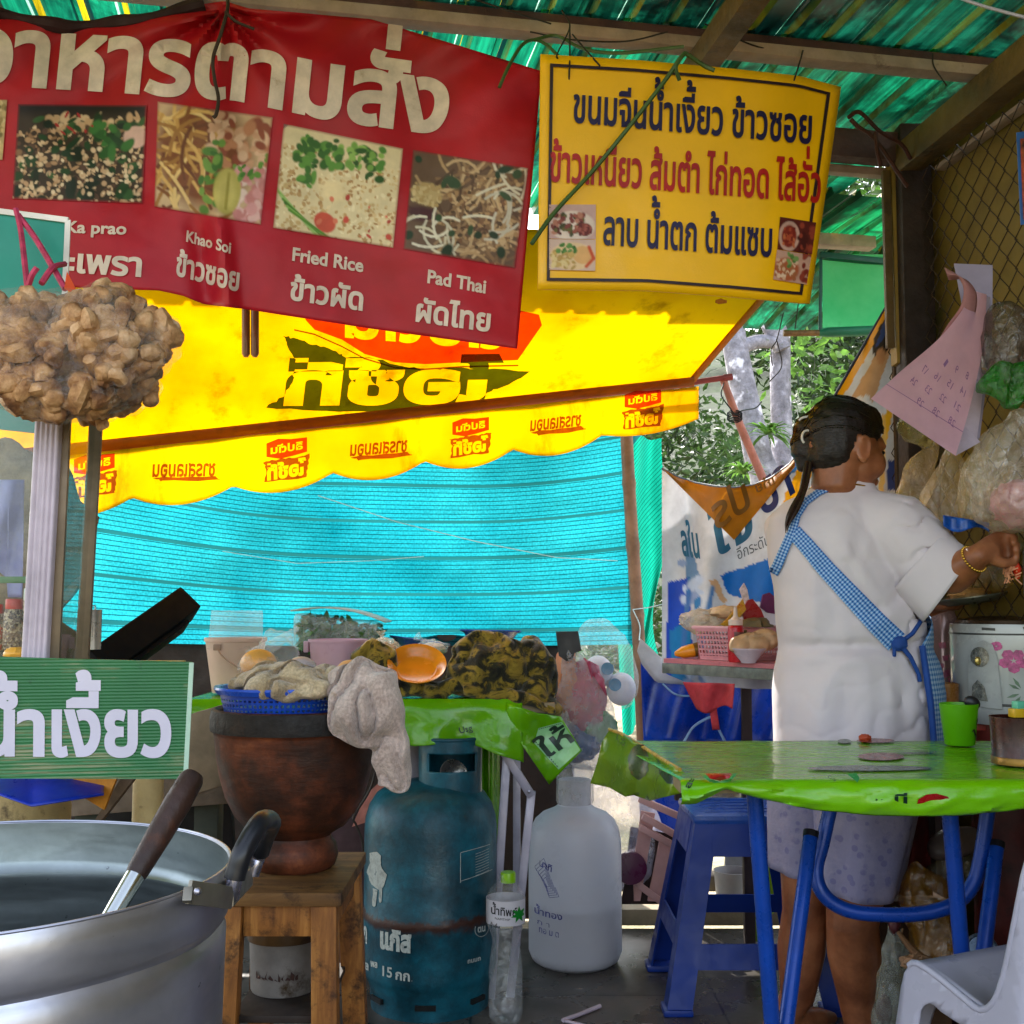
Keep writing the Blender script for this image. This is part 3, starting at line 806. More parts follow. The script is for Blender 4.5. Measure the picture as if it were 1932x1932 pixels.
# ------------------------------------------------------------------ trees and leaves beyond
def m_leaf(name, c0, c1, thin=.35):
    t = NT(name); co = t.coords()
    c = t.ramp(t.noise(co, 1.3, 5, .65), [(.3, lin(c1)), (.68, lin(c0))])
    c = t.mix(1, c, t.ramp(t.noise(co, 23, 2), [(.3, .6), (.7, 1.35)]), 'MULTIPLY')
    b = t.bsdf(c, .42, 0, .5); tr = t.n('BsdfTranslucent'); t.l(c, tr.inputs[0])
    return t.done(t.mixsh(thin, b.outputs[0], tr.outputs[0]))
LR = random.Random(11)
def leaf(mb, p, L, W, d=None):
    d = d or V((LR.gauss(0, 1), LR.gauss(0, 1), LR.gauss(-.35, .7))).normalized()
    s = d.cross(V((LR.gauss(0, 1), LR.gauss(0, 1), LR.gauss(0, 1)))).normalized(); n = d.cross(s)
    q = [p, p + d * L * .35 + s * W * .5 + n * L * .05, p + d * L * .7 + s * W * .38 + n * L * .04, p + d * L, p + d * L * .7 - s * W * .38 + n * L * .04, p + d * L * .35 - s * W * .5 + n * L * .05]
    mb.add(q, [(0, 1, 2, 3), (0, 3, 4, 5)])
def clumps(mb, cs, n, L, W):
    for c, rr in cs:
        for _ in range(int(n * rr ** 2)):
            d = V((LR.gauss(0, 1), LR.gauss(0, 1), LR.gauss(0, 1))).normalized() * rr * (LR.random() ** .45)
            leaf(mb, c + V((d.x, d.y, d.z * .75)), L * LR.uniform(.6, 1.3), W * LR.uniform(.7, 1.2))
mb = MB(); cs = []
for _ in range(150):
    Y = LR.uniform(8.5, 12.5); cs.append((at(LR.uniform(1130, 1800), LR.uniform(330, 1230), Y), LR.uniform(.3, .62)))
clumps(mb, cs, 1000, .115, .036)
obj('foliage', mb, m_leaf('leaf_dark', '#4a6b35', '#16240f'), None, 'dark green leafy thicket behind the trees', 'foliage', kind='stuff')
def m_bark():
    t = NT('lichen_bark'); co = t.coords()
    c = t.ramp(t.noise(co, 12, 8, .7), [(.3, lin('#5d5a60')), (.52, lin('#8f8b95')), (.7, lin('#bdb9c6'))])
    w = t.ramp(t.noise(co, 9, 3, .5), [(.6, 0.0), (.66, 1.0)]); c = t.mix(w, c, '#e4e0ee')
    g = t.ramp(t.noise(co, 20, 4), [(.62, 0.0), (.7, .7)]); c = t.mix(g, c, '#5f6a4c')
    b = t.bsdf(c, .85); t.bump(b, t.noise(co, 40, 7), .6, .02); return t.done(b)
bark = m_bark()
def tree(label, trunks, crowns, seed, leafm, L=.15, W=.05, n=420):
    r = thing('tree', label, 'tree', trunks[0][0][0], 'trees beyond the stall')
    mb = MB()
    for pts, rad in trunks: mb.tube(spline(pts, 6), np.interp(np.linspace(0, 1, (len(pts) - 1) * 6 + 1), np.linspace(0, 1, len(rad)), rad), 14)
    obj('trunk', mb, bark, r)
    c = MB(); clumps(c, crowns, n, L, W); obj('crown', c, leafm, r)
lf1 = m_leaf('leaf_mid', '#6f9440', '#2c451c', .45); lf2 = m_leaf('leaf_bright', '#7aa848', '#37601c', .45)
Yt1 = 6.6
tree('pale lichen-spotted tree leaning left towards the awning', [([at(1505, 1480, Yt1), at(1452, 960, Yt1), at(1428, 850, Yt1), at(1388, 660, Yt1), at(1372, 520, Yt1 + .1), at(1330, 330, Yt1 + .2)], [.10, .088, .076, .066, .06]),
     ([at(1398, 655, Yt1), at(1435, 644, Yt1 + .05), at(1478, 650, Yt1 + .1)], [.045, .04, .035]), ([at(1476, 660, 6.7), at(1445, 590, 6.7), at(1432, 520, 6.7), at(1400, 400, 6.8)], [.05, .06, .06, .05])],
     [(at(1300 + 60 * k, 320 + 40 * (k % 3), 6.9), .45) for k in range(5)], 1, lf1)
tree('pale lichen-spotted tree with an upright trunk, right of the leaning tree', [([at(1484, 1480, 6.8), at(1476, 1000, 6.8), at(1476, 860, 6.8), at(1472, 700, 6.8), at(1476, 560, 6.8), at(1482, 330, 6.8)], [.075, .068, .062, .058, .055])],
     [(at(1545, 600, 6.9), .38), (at(1530, 690, 7.1), .36), (at(1590, 760, 7.2), .4), (at(1560, 440, 7), .45), (at(1640, 500, 7.1), .45), (at(1450, 400, 7.2), .4), (at(1500, 640, 7.4), .3)], 2, lf2, .105, .038, 520)
def tuft(label, p, n, L, m):
    mb = MB()
    for _ in range(n):
        a = LR.uniform(0, 6.3); d = V((cos(a), sin(a), LR.uniform(.2, 1.6))).normalized(); s = d.cross(V((0, 0, 1))).normalized() * .012
        q = [p + d * L * t - V((0, 0, .55 * L * t * t)) for t in (0, .35, .7, 1)]
        mb.add([q[0] - s * .6, q[0] + s * .6, q[1] + s, q[2] + s * .7, q[3], q[2] - s * .7, q[1] - s], [(0, 1, 2, 6), (2, 3, 5, 6), (3, 4, 5)])
    obj('orchid_plant', mb, m, None, label, 'plant', 'plants on the trunks')
tuft('strappy green plant growing between the two pale trunks', at(1448, 820, 6.35), 46, .22, lf2)
tuft('spiky bright green plant low on the leaning trunk, above the hung banner', at(1402, 895, 6.3), 40, .2, lf2)
# =================================================================== SIGNS AND THE LEFT SIDE
def c1(x, y): return (x / 2.76 * .7892, y / 2.76 * .7892)
# ---- red banner
BTOP = [(-80, 22), (0, 26), (128, 50), (260, 38), (380, 8), (424, 2), (470, 16), (700, 36), (860, 84), (1022, 134)]
BBOT = [(-80, 530), (120, 541), (200, 545), (300, 548), (345, 558), (385, 574), (460, 583), (700, 620), (976, 658)]
def btop(x): return float(np.interp(x, [p[0] for p in BTOP], [p[1] for p in BTOP]))
def bbot(x): return float(np.interp(x, [p[0] for p in BBOT], [p[1] for p in BBOT]))
def BN(px, py, off=0.0):
    Y = 2.16 + .00010 * px
    dx, dy = px - 425, py - 18; r = math.hypot(dx, dy); a = atan2(dx, max(dy, 1))
    Y += .020 * sin(a * 11) * math.exp(-r / 150) * min(1, r / 25)
    Y += -.030 * math.exp(-((px - 415 - (py - 450) * .12) / 20) ** 2) * max(0, min(1, (py - 330) / 120))
    Y += .022 * math.exp(-((px - 378 - (py - 450) * .12) / 24) ** 2) * max(0, min(1, (py - 330) / 120))
    Y += .014 * sin(px * .0085 + py * .003) + .008 * sin(px * .021 - py * .012)
    ed = (py - btop(px)) / 90
    Y += .012 * sin(px * .03 + py * .05) * math.exp(-max(0, ed) * 1.2)
    Y += .006 * fbm((px * .006, py * .006, 1.5))
    return at(px, py, Y - off)
RBN = thing('banner', 'red cloth food banner with four dish pictures and white lettering', 'banner', at(470, 300, 2.15))
def m_banner():
    t = NT('banner_red'); co = t.coords()
    c = t.ramp(t.noise(co, 4, 7, .65), [(.3, lin('#9a0a14')), (.7, lin('#c01020'))])
    d = t.ramp(t.noise(co, 2.2, 6), [(.5, 0.0), (.75, .35)]); c = t.mix(d, c, '#9a1038')
    b = t.bsdf(c, .5, 0, .45); t.bump(b, t.noise(co, 240, 2), .12, .002)
    tr = t.n('BsdfTranslucent'); t.l(c, tr.inputs[0]); return t.done(t.mixsh(.16, b.outputs[0], tr.outputs[0]))
mb = MB()
def bfn(u, v):
    x = -80 + 1102 * u; k = min(1, max(0, (x - 900) / 122))
    x2 = x - 46 * v * (max(0, u - .1) / .9) ** 3
    y0 = btop(x); y1 = bbot(x2); return BN(x2, y0 + (y1 - y0) * v)
mb.grid(bfn, 150, 80); ban_m = m_banner(); obj('cloth', mb, ban_m, RBN, solid=.0008, off=1)
mb = MB(); mb.tube([BN(x, btop(x) + 2, -.004) for x in np.linspace(-80, 385, 40)], [.010 + .006 * sin(k * .3) ** 2 for k in range(40)], 8)
obj('top_hem', mb, mat('banner_hem', '#2a1012', .8, var=.3), RBN)
white = mat('print_white', '#d9c6b4', .55, var=.14, vs=22, dirt='#b49a80', dirt_at=.6, dirt_scale=18, thin=.12)
bx, by = [-90, 15, 200, 443, 616, 828], [146, 157, 168, 184, 220, 250]
mb = MB()
SB = lambda x, y: BN(x, y, .0035)
ST = lambda x, y: SB(x, y + float(np.interp(x, bx, by)))
letters(mb, 'อาหารตามสั่ง', (-72, 0), (842, 0), 92, ST, .034, slant=.0, up=(.10, -1), cut=18); obj('lettering', mb, white, RBN, 'large white title lettering')
def cap(s, p0, p1, h, bold=.03, up=None, bend=None):
    mb = MB(); Sx = SB if bend is None else (lambda x, y: SB(x, y + bend(x)))
    letters(mb, s, p0, p1, h, Sx, bold, up=up or (.08, -1), cut=14); obj('lettering', mb, white, RBN)
cap('Ka prao', (123, 438), (238, 442), 22); cap('กะเพรา', (78, 509), (266, 521), 32, .032)
cap('Khao Soi', (351, 455), (435, 478), 21); cap('ข้าวซอย', (331, 518), (450, 549), 31, .032)
cap('Fried Rice', (551, 491), (685, 513), 25); cap('ข้าวผัด', (546, 564), (684, 585), 30, .032)
cap('Pad Thai', (806, 533), (916, 553), 25); cap('ผัดไทย', (784, 605), (924, 625), 30, .032)
pm = mat_vc('printed_photo', .55, .12)
R = random.Random(5)
def soft_edge(cv, col='#93121f'):
    d = np.minimum.reduce([cv.x * cv.asp, (1 - cv.x) * cv.asp, cv.y, 1 - cv.y]); return cv.put(1 - d / .03, col)
P1 = Canvas(128, 96, '#3a2c1c'); P1.put((cv := P1).y * 0 + np.clip((.16 - P1.y) / .1, 0, 1), '#1c140e')
P1.crumbs(R, 60, ['#d0b08a', '#c09a72'], (.2, .12, .95, .28), .02, .06); P1.crumbs(R, 420, ['#c7a07a', '#b48c66', '#8a6648', '#5b4030', '#d8b892', '#3c2a1c'], (0, .22, 1, 1), .012, .042)
P1.crumbs(R, 55, ['#22401c', '#1a3416', '#36582a', '#18240f'], (0, .15, 1, 1), .03, .08, 2); P1.crumbs(R, 110, ['#dcc09a', '#caa680', '#e2caa6'], (.05, .45, .98, 1), .012, .03)
P1.ell(.92, .33, .1, .12, '#d8b0a0'); P1.crumbs(R, 14, ['#2c5a22', '#3c7030'], (.55, .2, .95, .5), .03, .07, 2); P1.crumbs(R, 8, ['#a82c28'], (.3, .1, .6, .3), .012, .02, 3)
P2 = Canvas(104, 96, '#c9a982'); P2.ell(.42, .45, .5, .55, '#7a4426', soft=.3); P2.strands(R, 60, ['#d2a862', '#c2924e', '#7d4c26', '#9d6e38', '#e0bd7c', '#6a3c22'], (0, .12, .5, .98), .5, .016)
P2.crumbs(R, 70, ['#c99a78', '#b87c58', '#8e4a34', '#d8b090'], (.48, .05, 1, .5), .03, .07); P2.crumbs(R, 26, ['#3f6a28', '#557e34', '#6f9440'], (.42, .3, .72, .95), .025, .06, 2.2)
P2.crumbs(R, 60, ['#e0b4ae', '#d89a98', '#c9827e', '#e8ccc0'], (.7, .5, 1, 1), .03, .07); P2.ell(.66, .74, .135, .23, '#b9ab5a'); P2.ell(.65, .76, .11, .2, '#cdbd6c', soft=.4); P2.line([(.665, .58), (.66, .9)], .015, '#a59848')
P2.crumbs(R, 12, ['#4a7a2c', '#66923a'], (.75, .35, 1, .6), .02, .04, 2)
P3 = Canvas(120, 100, '#e2cfa4'); P3.crumbs(R, 520, ['#dcc08e', '#cfae78', '#e9d4a8', '#c19a66', '#f0e0ba', '#b08654'], (0, .2, 1, 1), .010, .028)
P3.ell(.46, .55, .15, .13, '#ecd6a6', soft=.5); P3.crumbs(R, 70, ['#3c6c22', '#4f8430', '#2c5418', '#75a044', '#8fb656'], (.12, .06, .85, .36), .02, .05, 2); P3.crumbs(R, 30, ['#35631f', '#5d9036'], (.12, .1, .5, .32), .03, .06)
P3.crumbs(R, 10, ['#3f7024', '#5f9438'], (.16, .3, .3, .55), .03, .05, 2); P3.ell(.42, .86, .1, .1, '#cf5640', .4); P3.crumbs(R, 14, ['#c84c3a', '#b03c2c', '#dd7a5c'], (.2, .55, .95, .95), .012, .035)
for k in range(7): P3.line([(.0 + .02 * k, .62 + .03 * k), (.38 + .02 * k, 1.02)], .012, R.choice(['#5c8c34', '#8cb65c', '#3f7028', '#a9c97a']))
P3.put((P3.x + P3.y < .06).astype(float), '#8a7a70')
P4 = Canvas(112, 100, '#6a5240'); P4.strands(R, 130, ['#9a7c5c', '#b4946c', '#7c5e44', '#5a4030', '#c8ab84', '#8c6c4c'], (.25, .05, 1, 1), .35, .013); P4.crumbs(R, 130, ['#a9865e', '#c2a27a', '#7d5a40', '#54402e'], (.35, .15, 1, .95), .012, .03)
P4.ell(.16, .42, .15, .13, '#c2aa78', soft=.35); P4.crumbs(R, 50, ['#d0ba8a', '#b89c68'], (.04, .32, .28, .52), .015, .03); P4.ell(.14, .62, .2, .1, '#4d2c30', soft=.5)
P4.strands(R, 12, ['#d8cfb4', '#cfc8b2', '#e2dcc8'], (.05, .6, .4, .95), .3, .012); P4.strands(R, 16, ['#ddd6c2', '#c9c4b6'], (.75, .05, 1, .6), .3, .012); P4.crumbs(R, 16, ['#28402a', '#3a5034', '#22361f'], (0, .05, 1, 1), .03, .07, 2)
P0 = Canvas(50, 60, '#b9a070'); P0.crumbs(R, 120, ['#cdb17c', '#9c8450', '#7a6a3c', '#d8c290'], (0, 0, 1, 1), .03, .08)
for cv_, cr in ((P0, [(-70, 186), (14, 188), (5, 302), (-70, 300)]), (P1, [(34, 196), (277, 198), (269, 384), (23, 375)]), (P2, [(297, 191), (515, 221), (492, 424), (291, 390)]),
               (P3, [(535, 233), (761, 280), (742, 468), (515, 430)]), (P4, [(779, 282), (997, 317), (971, 506), (761, 470)])):
    picture('dish_picture', RBN, soft_edge(cv_), cr, lambda x, y: BN(x, y, .0025), pm)
strap_m = mat('green_strap', '#3f5a2a', .45, var=.2); cord_m = mat('dark_cord', '#241c16', .7)
mb = MB(); mb.tube(spline([at(424, -30, 2.17), at(430, 10, 2.14), at(418, 60, 2.13), at(402, 110, 2.13), at(405, 150, 2.13), at(412, 185, 2.13), at(408, 215, 2.12), at(402, 222, 2.12)], 6), .0035, 6)
mb.tube(spline([at(425, 22, 2.13), at(445, 40, 2.13), at(480, 55, 2.14)], 5), .003, 5); obj('tie_cord', mb, mat('cord_brown', '#33261a', .75), RBN)

# ---- yellow sign
YT = [(1020, 102), (1200, 113), (1380, 129), (1508, 143), (1587, 164)]; YB = [(1015, 546), (1219, 548), (1380, 560), (1499, 571), (1528, 573)]
def ysg(u, v):
    a = np.array([np.interp(u, [0, .317, .635, .86, 1], [p[k] for p in YT]) for k in (0, 1)]); b = np.array([np.interp(u, [0, .397, .71, .943, 1], [p[k] for p in YB]) for k in (0, 1)])
    return a * (1 - v) + b * v
def YS(px, py, off=0.0):
    u = (px - 1015) / 560
    return at(px, py, 2.10 + .16 * u + .05 * max(0, u - .75) ** 1.5 * 4 - .012 * sin(pi * min(1, max(0, u))) - off)
YSG = thing('sign', 'yellow plastic menu sign with dark blue and red lettering', 'sign', at(1290, 330, 2.15))
mb = MB(); mb.grid(lambda u, v: YS(*ysg(u, v)), 40, 24); obj('board', mb, mat('sign_yellow', '#f0b400', .42, var=.06, vs=5, dirt='#9a7008', dirt_at=.66, dirt_scale=3, bump=.05, bs=200), YSG, solid=.004, off=1)
mb = MB(); F4 = lambda u, v: YS(*ysg(u, v), .004)
i0, i1, j0, j1, w = .032, .968, .037, .963, .011
for (ua, ub, va, vb) in ((i0, i1, j0, j0 + w * 1.2), (i0, i1, j1 - w * 1.2, j1), (i0, i0 + w, j0 + w * 1.2, j1 - w * 1.2), (i1 - w, i1, j0 + w * 1.2, j1 - w * 1.2)):
    mb.grid(lambda u, v: F4(ua + (ub - ua) * u, va + (vb - va) * v), 30 if ub - ua > .5 else 1, 24 if vb - va > .5 else 1)
obj('border', mb, mat('ink_dark', '#2a1418', .5, dirt='#6a4a10', dirt_at=.66, dirt_scale=30), YSG)
ink = mat('ink_blue', '#190f3c', .45, var=.2); inkr = mat('ink_red', '#a8150c', .45, var=.15)
SY = lambda x, y: YS(x, y, .004)
for s, p0, p1, h, m in (('ขนมจีนน้ำเงี้ยว ข้าวซอย', (1081, 229), (1531, 270), 48, ink), ('ข้าวเหนียว ส้มตำ ไก่ทอด ไส้อั่ว', (1037, 340), (1548, 381), 50, inkr), ('ลาบ น้ำตก ต้มแซบ', (1138, 460), (1456, 483), 48, ink)):
    mb = MB(); letters(mb, s, p0, p1, h, SY, .022, up=(.03, -1), cut=30); obj('lettering', mb, m, YSG)
def dish(w, h, bgc, plate, food, R):
    c = Canvas(w, h, bgc); return c
Q1 = Canvas(44, 31, '#cfa8a0'); Q1.ell(.5, .62, .5, .45, '#e6d2c4', soft=.1); Q1.crumbs(R, 60, ['#5e2a26', '#84403a', '#a05848', '#4a4a2a', '#c08068', '#6a6436'], (.05, .3, .75, .85), .05, .11); Q1.ell(.76, .72, .17, .2, '#8a4238'); Q1.crumbs(R, 20, ['#6a2c28', '#a85c50'], (.65, .6, .9, .85), .04, .07)
Q2 = Canvas(44, 31, '#d8b8a8'); Q2.ell(.5, .55, .5, .46, '#e8c79a', soft=.1); Q2.ell(.72, .5, .22, .3, '#e2ae70'); Q2.crumbs(R, 40, ['#e8cf94', '#d2ac64', '#c09a58'], (.08, .4, .55, .9), .05, .1); Q2.crumbs(R, 14, ['#4a7a34', '#66924a', '#33602a'], (.2, .15, .6, .4), .05, .1); Q2.line([(.85, .25), (.95, .6), (.8, .85)], .05, '#c9502c')
Q3 = Canvas(44, 31, '#5c1c14'); Q3.ell(.3, .55, .3, .47, '#c9a090', soft=.08); Q3.ell(.3, .55, .22, .36, '#8a2c1c'); Q3.crumbs(R, 30, ['#b04a2c', '#7a2014', '#c46a40'], (.15, .3, .45, .8), .05, .09); Q3.crumbs(R, 16, ['#7c2a1e', '#963c28', '#4a140e'], (.62, .1, 1, 1), .08, .16)
Q4 = Canvas(44, 31, '#c89a86'); Q4.ell(.35, .6, .4, .42, '#b05a34', soft=.2); Q4.crumbs(R, 40, ['#d8b090', '#e0c0a4', '#a8643c'], (.05, .3, .65, .95), .05, .1); Q4.crumbs(R, 12, ['#5a7c3c', '#7a9a54'], (.35, .1, .65, .5), .06, .1); Q4.crumbs(R, 12, ['#7c2a1e', '#963c28'], (.75, 0, 1, 1), .08, .16)
for q, cr in ((Q1, [(1036, 386), (1124, 386), (1124, 451), (1036, 450)]), (Q2, [(1036, 451), (1124, 452), (1123, 511), (1036, 509)]), (Q3, [(1472, 409), (1540, 420), (1532, 480), (1467, 470)]), (Q4, [(1466, 471), (1531, 481), (1522, 537), (1459, 527)])):
    picture('dish_picture', YSG, q, cr, SY, pm)
def strip(mb, pts, w, th=.0012):
    P = spline(pts, 6)
    for a, b in zip(P, P[1:]):
        mb.bar(a, b + (b - a) * .12, w, th, 0)
def straps(name, label, lines, m, r=.003, cat='strap', group=None, flat=True):
    mb = MB()
    for ln in lines: mb.tube(spline(ln, 7), r, 6)
    return obj(name, mb, m, None, label, cat, group)
straps('strap', 'long green plastic strap running diagonally down across the yellow sign', [[at(1292, 100, 2.12), at(1279, 116, 2.11), at(1256, 150, 2.11), at(1184, 243, 2.105), at(1118, 323, 2.1), at(1047, 400, 2.075), at(1003, 460, 2.05)],
    [at(1292, 100, 2.12), at(1310, 112, 2.13), at(1330, 125, 2.14), at(1348, 133, 2.14)], [at(1284, 110, 2.11), at(1275, 128, 2.11), at(1282, 152, 2.12)]], strap_m, .0042, group='straps tying up the signs')
straps('strap', 'green plastic strap tying the corner of the red banner to the purlin', [[at(942, 165, 2.16), at(960, 125, 2.17), at(985, 85, 2.2), at(1008, 75, 2.22), at(1030, 84, 2.22), at(1052, 104, 2.18)], [at(1008, 75, 2.22), at(1050, 68, 2.24), at(1100, 92, 2.2), at(1170, 100, 2.2), at(1290, 88, 2.2)]], strap_m, .0035, group='straps tying up the signs')
straps('wire', 'thin dark wires looped along under the roof above the yellow sign', [[at(870, -10, 2.25), at(960, 20, 2.27), at(1040, 45, 2.3)], [at(1000, 60, 2.3), at(1080, 75, 2.3), at(1180, 78, 2.3), at(1260, 60, 2.3)],
    [at(1060, 20, 2.3), at(1075, 50, 2.28), at(1052, 100, 2.12), at(1053, 112, 2.11)], [at(1075, 50, 2.28), at(1075, 110, 2.12), at(1073, 158, 2.115)], [at(1080, 65, 2.28), at(1110, 100, 2.14), at(1132, 124, 2.12)],
    [at(1330, 45, 2.4), at(1420, 85, 2.42), at(1480, 98, 2.45)], [at(1515, 95, 2.45), at(1508, 120, 2.2), at(1498, 152, 2.19)], [at(1760, 100, 2.5), at(1762, 125, 2.5), at(1786, 162, 2.5)]], cord_m, .0017, 'wire')
straps('hook', 'rusty bent hooks of wire on the dark post top', [[at(1600, 222, 2.8), at(1622, 212, 2.78), at(1660, 248, 2.78), at(1700, 272, 2.8), at(1718, 300, 2.82)], [at(1605, 225, 2.78), at(1620, 240, 2.78), at(1650, 262, 2.78), at(1690, 320, 2.79), at(1712, 352, 2.8)], [at(1652, 250, 2.77), at(1655, 285, 2.77), at(1662, 315, 2.78)]], mat('hook_rust', '#4a2a24', .7, .4), .0055, 'hook')
straps('cable', 'pale thin cable across the top right corner under the roof', [[at(1790, -12, 1.9), at(1850, 10, 1.9), at(1945, 36, 1.9)]], mat('cable_pale', '#b4b2c0', .5), .0028, 'cable')

# ---- food cart on the left with its glass case
CART = thing('food_cart', 'glass-fronted food cart with a pale fluted corner post at the left edge', 'cart', at(60, 1240, 1.56))
alu = mat('alu_paint', '#b3a6b0', .5, .1, var=.12, vs=14, dirt='#5a4a48', dirt_at=.66, dirt_scale=40, bump=.1, bs=60)
trim = mat('alu_brown', '#6d5c48', .5, .3, var=.2, vs=12)
b0, t0 = at(69, 1262, 1.55), at(97, 775, 1.55)
mb = MB(); ax = (t0 - b0).normalized(); sx = V((1, 0, 0)); sx = (sx - ax * sx.dot(ax)).normalized(); sy = ax.cross(sx)
prof = []
for k in range(25):
    u = -.0172 + .0344 * k / 24; prof.append((u, .010 + .0028 * abs(sin(k / 24 * pi * 5))))
prof += [(.0172, -.012), (-.0172, -.012)]
vs = [b0 + sx * x - sy * -y * -1 if False else b0 + sx * x + V((0, -y, 0)) for x, y in prof] + [t0 + sx * x + V((0, -y, 0)) for x, y in prof]
n = len(prof); mb.add(vs, [(i, (i + 1) % n, n + (i + 1) % n, n + i) for i in range(n)] + [tuple(range(n))[::-1], tuple(range(n, 2 * n))])
obj('corner_post', mb, alu, CART, angle=50)
mb = MB(); mb.bar(at(98, 1262, 1.552), at(121, 770, 1.552), .007, .02, .001); obj('post_trim', mb, trim, CART)
mb = MB(); mb.bar(at(154, 1262, 1.75), at(183, 765, 1.75), .008, .02, .001); obj('post_trim', mb, trim, CART)
gl = glassm('case_glass', '#f4f8f4', .04, .05)
mb = MB(); mb.add([at(101, 1262, 1.56), at(153, 1262, 1.745), at(182, 770, 1.745), at(124, 770, 1.56)], [(0, 1, 2, 3)]); mb.add([at(-60, 1262, 1.552), at(46, 1262, 1.552), at(75, 770, 1.552), at(-60, 770, 1.552)], [(0, 1, 2, 3)]); obj('glass_pane', mb, gl, CART)
teal = mat('board_teal', '#14806c', .5, var=.12, vs=4, dirt='#0a4a42', dirt_at=.62)
mb = MB(); mb.plate([at(-90, 388, 1.66), at(128, 416, 1.63), at(122, 560, 1.62), at(112, 822, 1.6), at(-90, 800, 1.62)], (0, 1, 0), .006); obj('fascia_board', mb, teal, CART)
mb = MB(); mb.bar(at(-90, 387, 1.657), at(128.5, 415.5, 1.627), .0035, .008, 0); mb.bar(at(128.5, 415.5, 1.627), at(122, 562, 1.617), .0025, .008, 0); obj('board_edge', mb, mat('edge_white', '#cfc8bc', .5), CART)
mb = MB(); mb.bar(at(-60, 1094, 1.75), at(62, 1094, 1.75), .02, .01, .001); obj('shelf_edge', mb, mat('shelf_green', '#3c7040', .5), CART)
mb = MB(); mb.box((at(40, 1262, 1.75) + V((-.06, .1, -.01))), (.42, .5, .012)); obj('case_floor', mb, mat('case_floor', '#a58c4c', .5, var=.25), CART)
# things inside the case
def add_reflection_sheet(label, fn, m, nu=24, nv=24, name='reflection_sheet', cat='sheet', solid=.0008):
    mb = MB(); mb.grid(fn, nu, nv); return obj(name, mb, m, None, label, cat, solid=solid)
lil = mat('lilac_reflection', '#a9aede', .45, var=.12, vs=12, dirt='#6a6ca0', dirt_at=.70, dirt_scale=60, thin=.55)  # colour of sky reflected in the case glass, built as a sheet
def lf(u, v):
    x = -30 + u * (76 - 4 * v); y = 905 + v * (222 if u > .62 else 150 + 60 * u); return at(x, y, 1.86 + .012 * sin(u * 7 + v * 4))
add_reflection_sheet('lilac sheet inside the cart standing in for sky reflected in its glass', lf, lil)
mb = MB(); mb.ell(at(30, 1030, 2.0), (.13, .05, .17), amp=.25, fq=2.2); obj('sack', mb, mat('sack_grey', '#7d6f58', .8, var=.35, vs=20, bump=.8, bs=30, dirt='#4b3a34'), None, 'bulging grey brown sack inside the glass cart', 'sack')
def speckle(name, a, b, c, sc):
    if name in MATS: return MATS[name]
    t = NT(name); v = t.n('TexVoronoi'); v.inputs['Scale'].default_value = sc; t.l(t.coords(), v.inputs[0])
    col = t.ramp(v.outputs['Color'], [(.3, lin(a)), (.5, lin(b)), (.7, lin(c))], 'CONSTANT'); bs = t.bsdf(col, .3); t.bump(bs, v.outputs['Distance'], .4, .006); MATS[name] = t.done(bs); return MATS[name]
def jar(label, x0, x1, y0, y1, Y, m, capm, group):
    r = thing('jar', label, 'jar', at((x0 + x1) / 2, y1, Y), group); w = (x1 - x0) / 2 * mpp(Y); p = at((x0 + x1) / 2, y1, Y); hgt = at(x0, y0, Y).z - p.z
    mb = MB(); mb.lathe([(0, .001), (w * .9, .001), (w, .008), (w, hgt * .72), (w * .82, hgt * .8), (w * .8, hgt * .84), (0, hgt * .84)], p, 24); obj('body', mb, m, r)
    mb = MB(); mb.lathe([(w * .84, hgt * .80), (w * .86, hgt * .82), (w * .86, hgt * .98), (w * .8, hgt), (0, hgt)], p, 24); obj('lid', mb, capm, r)
cl = mat('lid_clear', '#c8d6d0', .3, var=.1); rd = mat('lid_red', '#c02a12', .35)
jar('spice jar with a red lid in the cart, next to the fluted post', 6, 42, 1130, 1226, 1.85, speckle('speck1', '#6b5646', '#a8967c', '#3c2c26', 260), rd, 'spice jars in the cart')
jar('spice jar with a pale lid, hard against the fluted post', 40, 66, 1110, 1228, 1.93, speckle('speck2', '#c0ae92', '#7c6a58', '#b8402c', 240), cl, 'spice jars in the cart')
jar('jar with a red lid at the very left edge of the photo', -26, 5, 1140, 1228, 1.87, speckle('speck2', '', '', '', 0), rd, 'spice jars in the cart')
mb = MB(); mb.ell(at(32, 1234, 1.72), (.02, .014, .010), amp=.3, fq=3); obj('mango_piece', mb, mat('mango', '#e8a010', .4), None, 'bright yellow lump of food on the cart floor', 'food')
mb = MB()
P = [at(109, 1126, 1.80), at(118, 1077, 1.80), at(128, 1056, 1.81), at(161, 1030, 1.83), at(161, 1075, 1.83), at(135, 1098, 1.81)]; mb.plate(P, (0, 1, 0), .003)  # reflection in the glass, built as a solid plate
obj('reflection_scrap', mb, mat('reflection_tan', '#8a8062', .7, var=.12), None, 'curved tan shape standing in for a reflection in the cart glass', 'reflection_plate')
mb = MB(); mb.plate([at(100, 1163, 1.79), at(155, 1200, 1.82), at(155, 1250, 1.82), at(98, 1250, 1.79)], (0, 1, 0), .004); obj('reflection_scrap', mb, mat('reflection_olive', '#54452a', .7, var=.25), None, 'dark olive shape standing in for a reflection low in the cart glass', 'reflection_plate')  # lower reflection in the glass, also a solid plate
r = thing('canister', 'slim white metal canister behind the cart', 'canister', at(174, 1222, 2.5)); p = at(174, 1225, 2.5); w = .0165 * 1.1; hg = at(174, 1150, 2.5).z - p.z
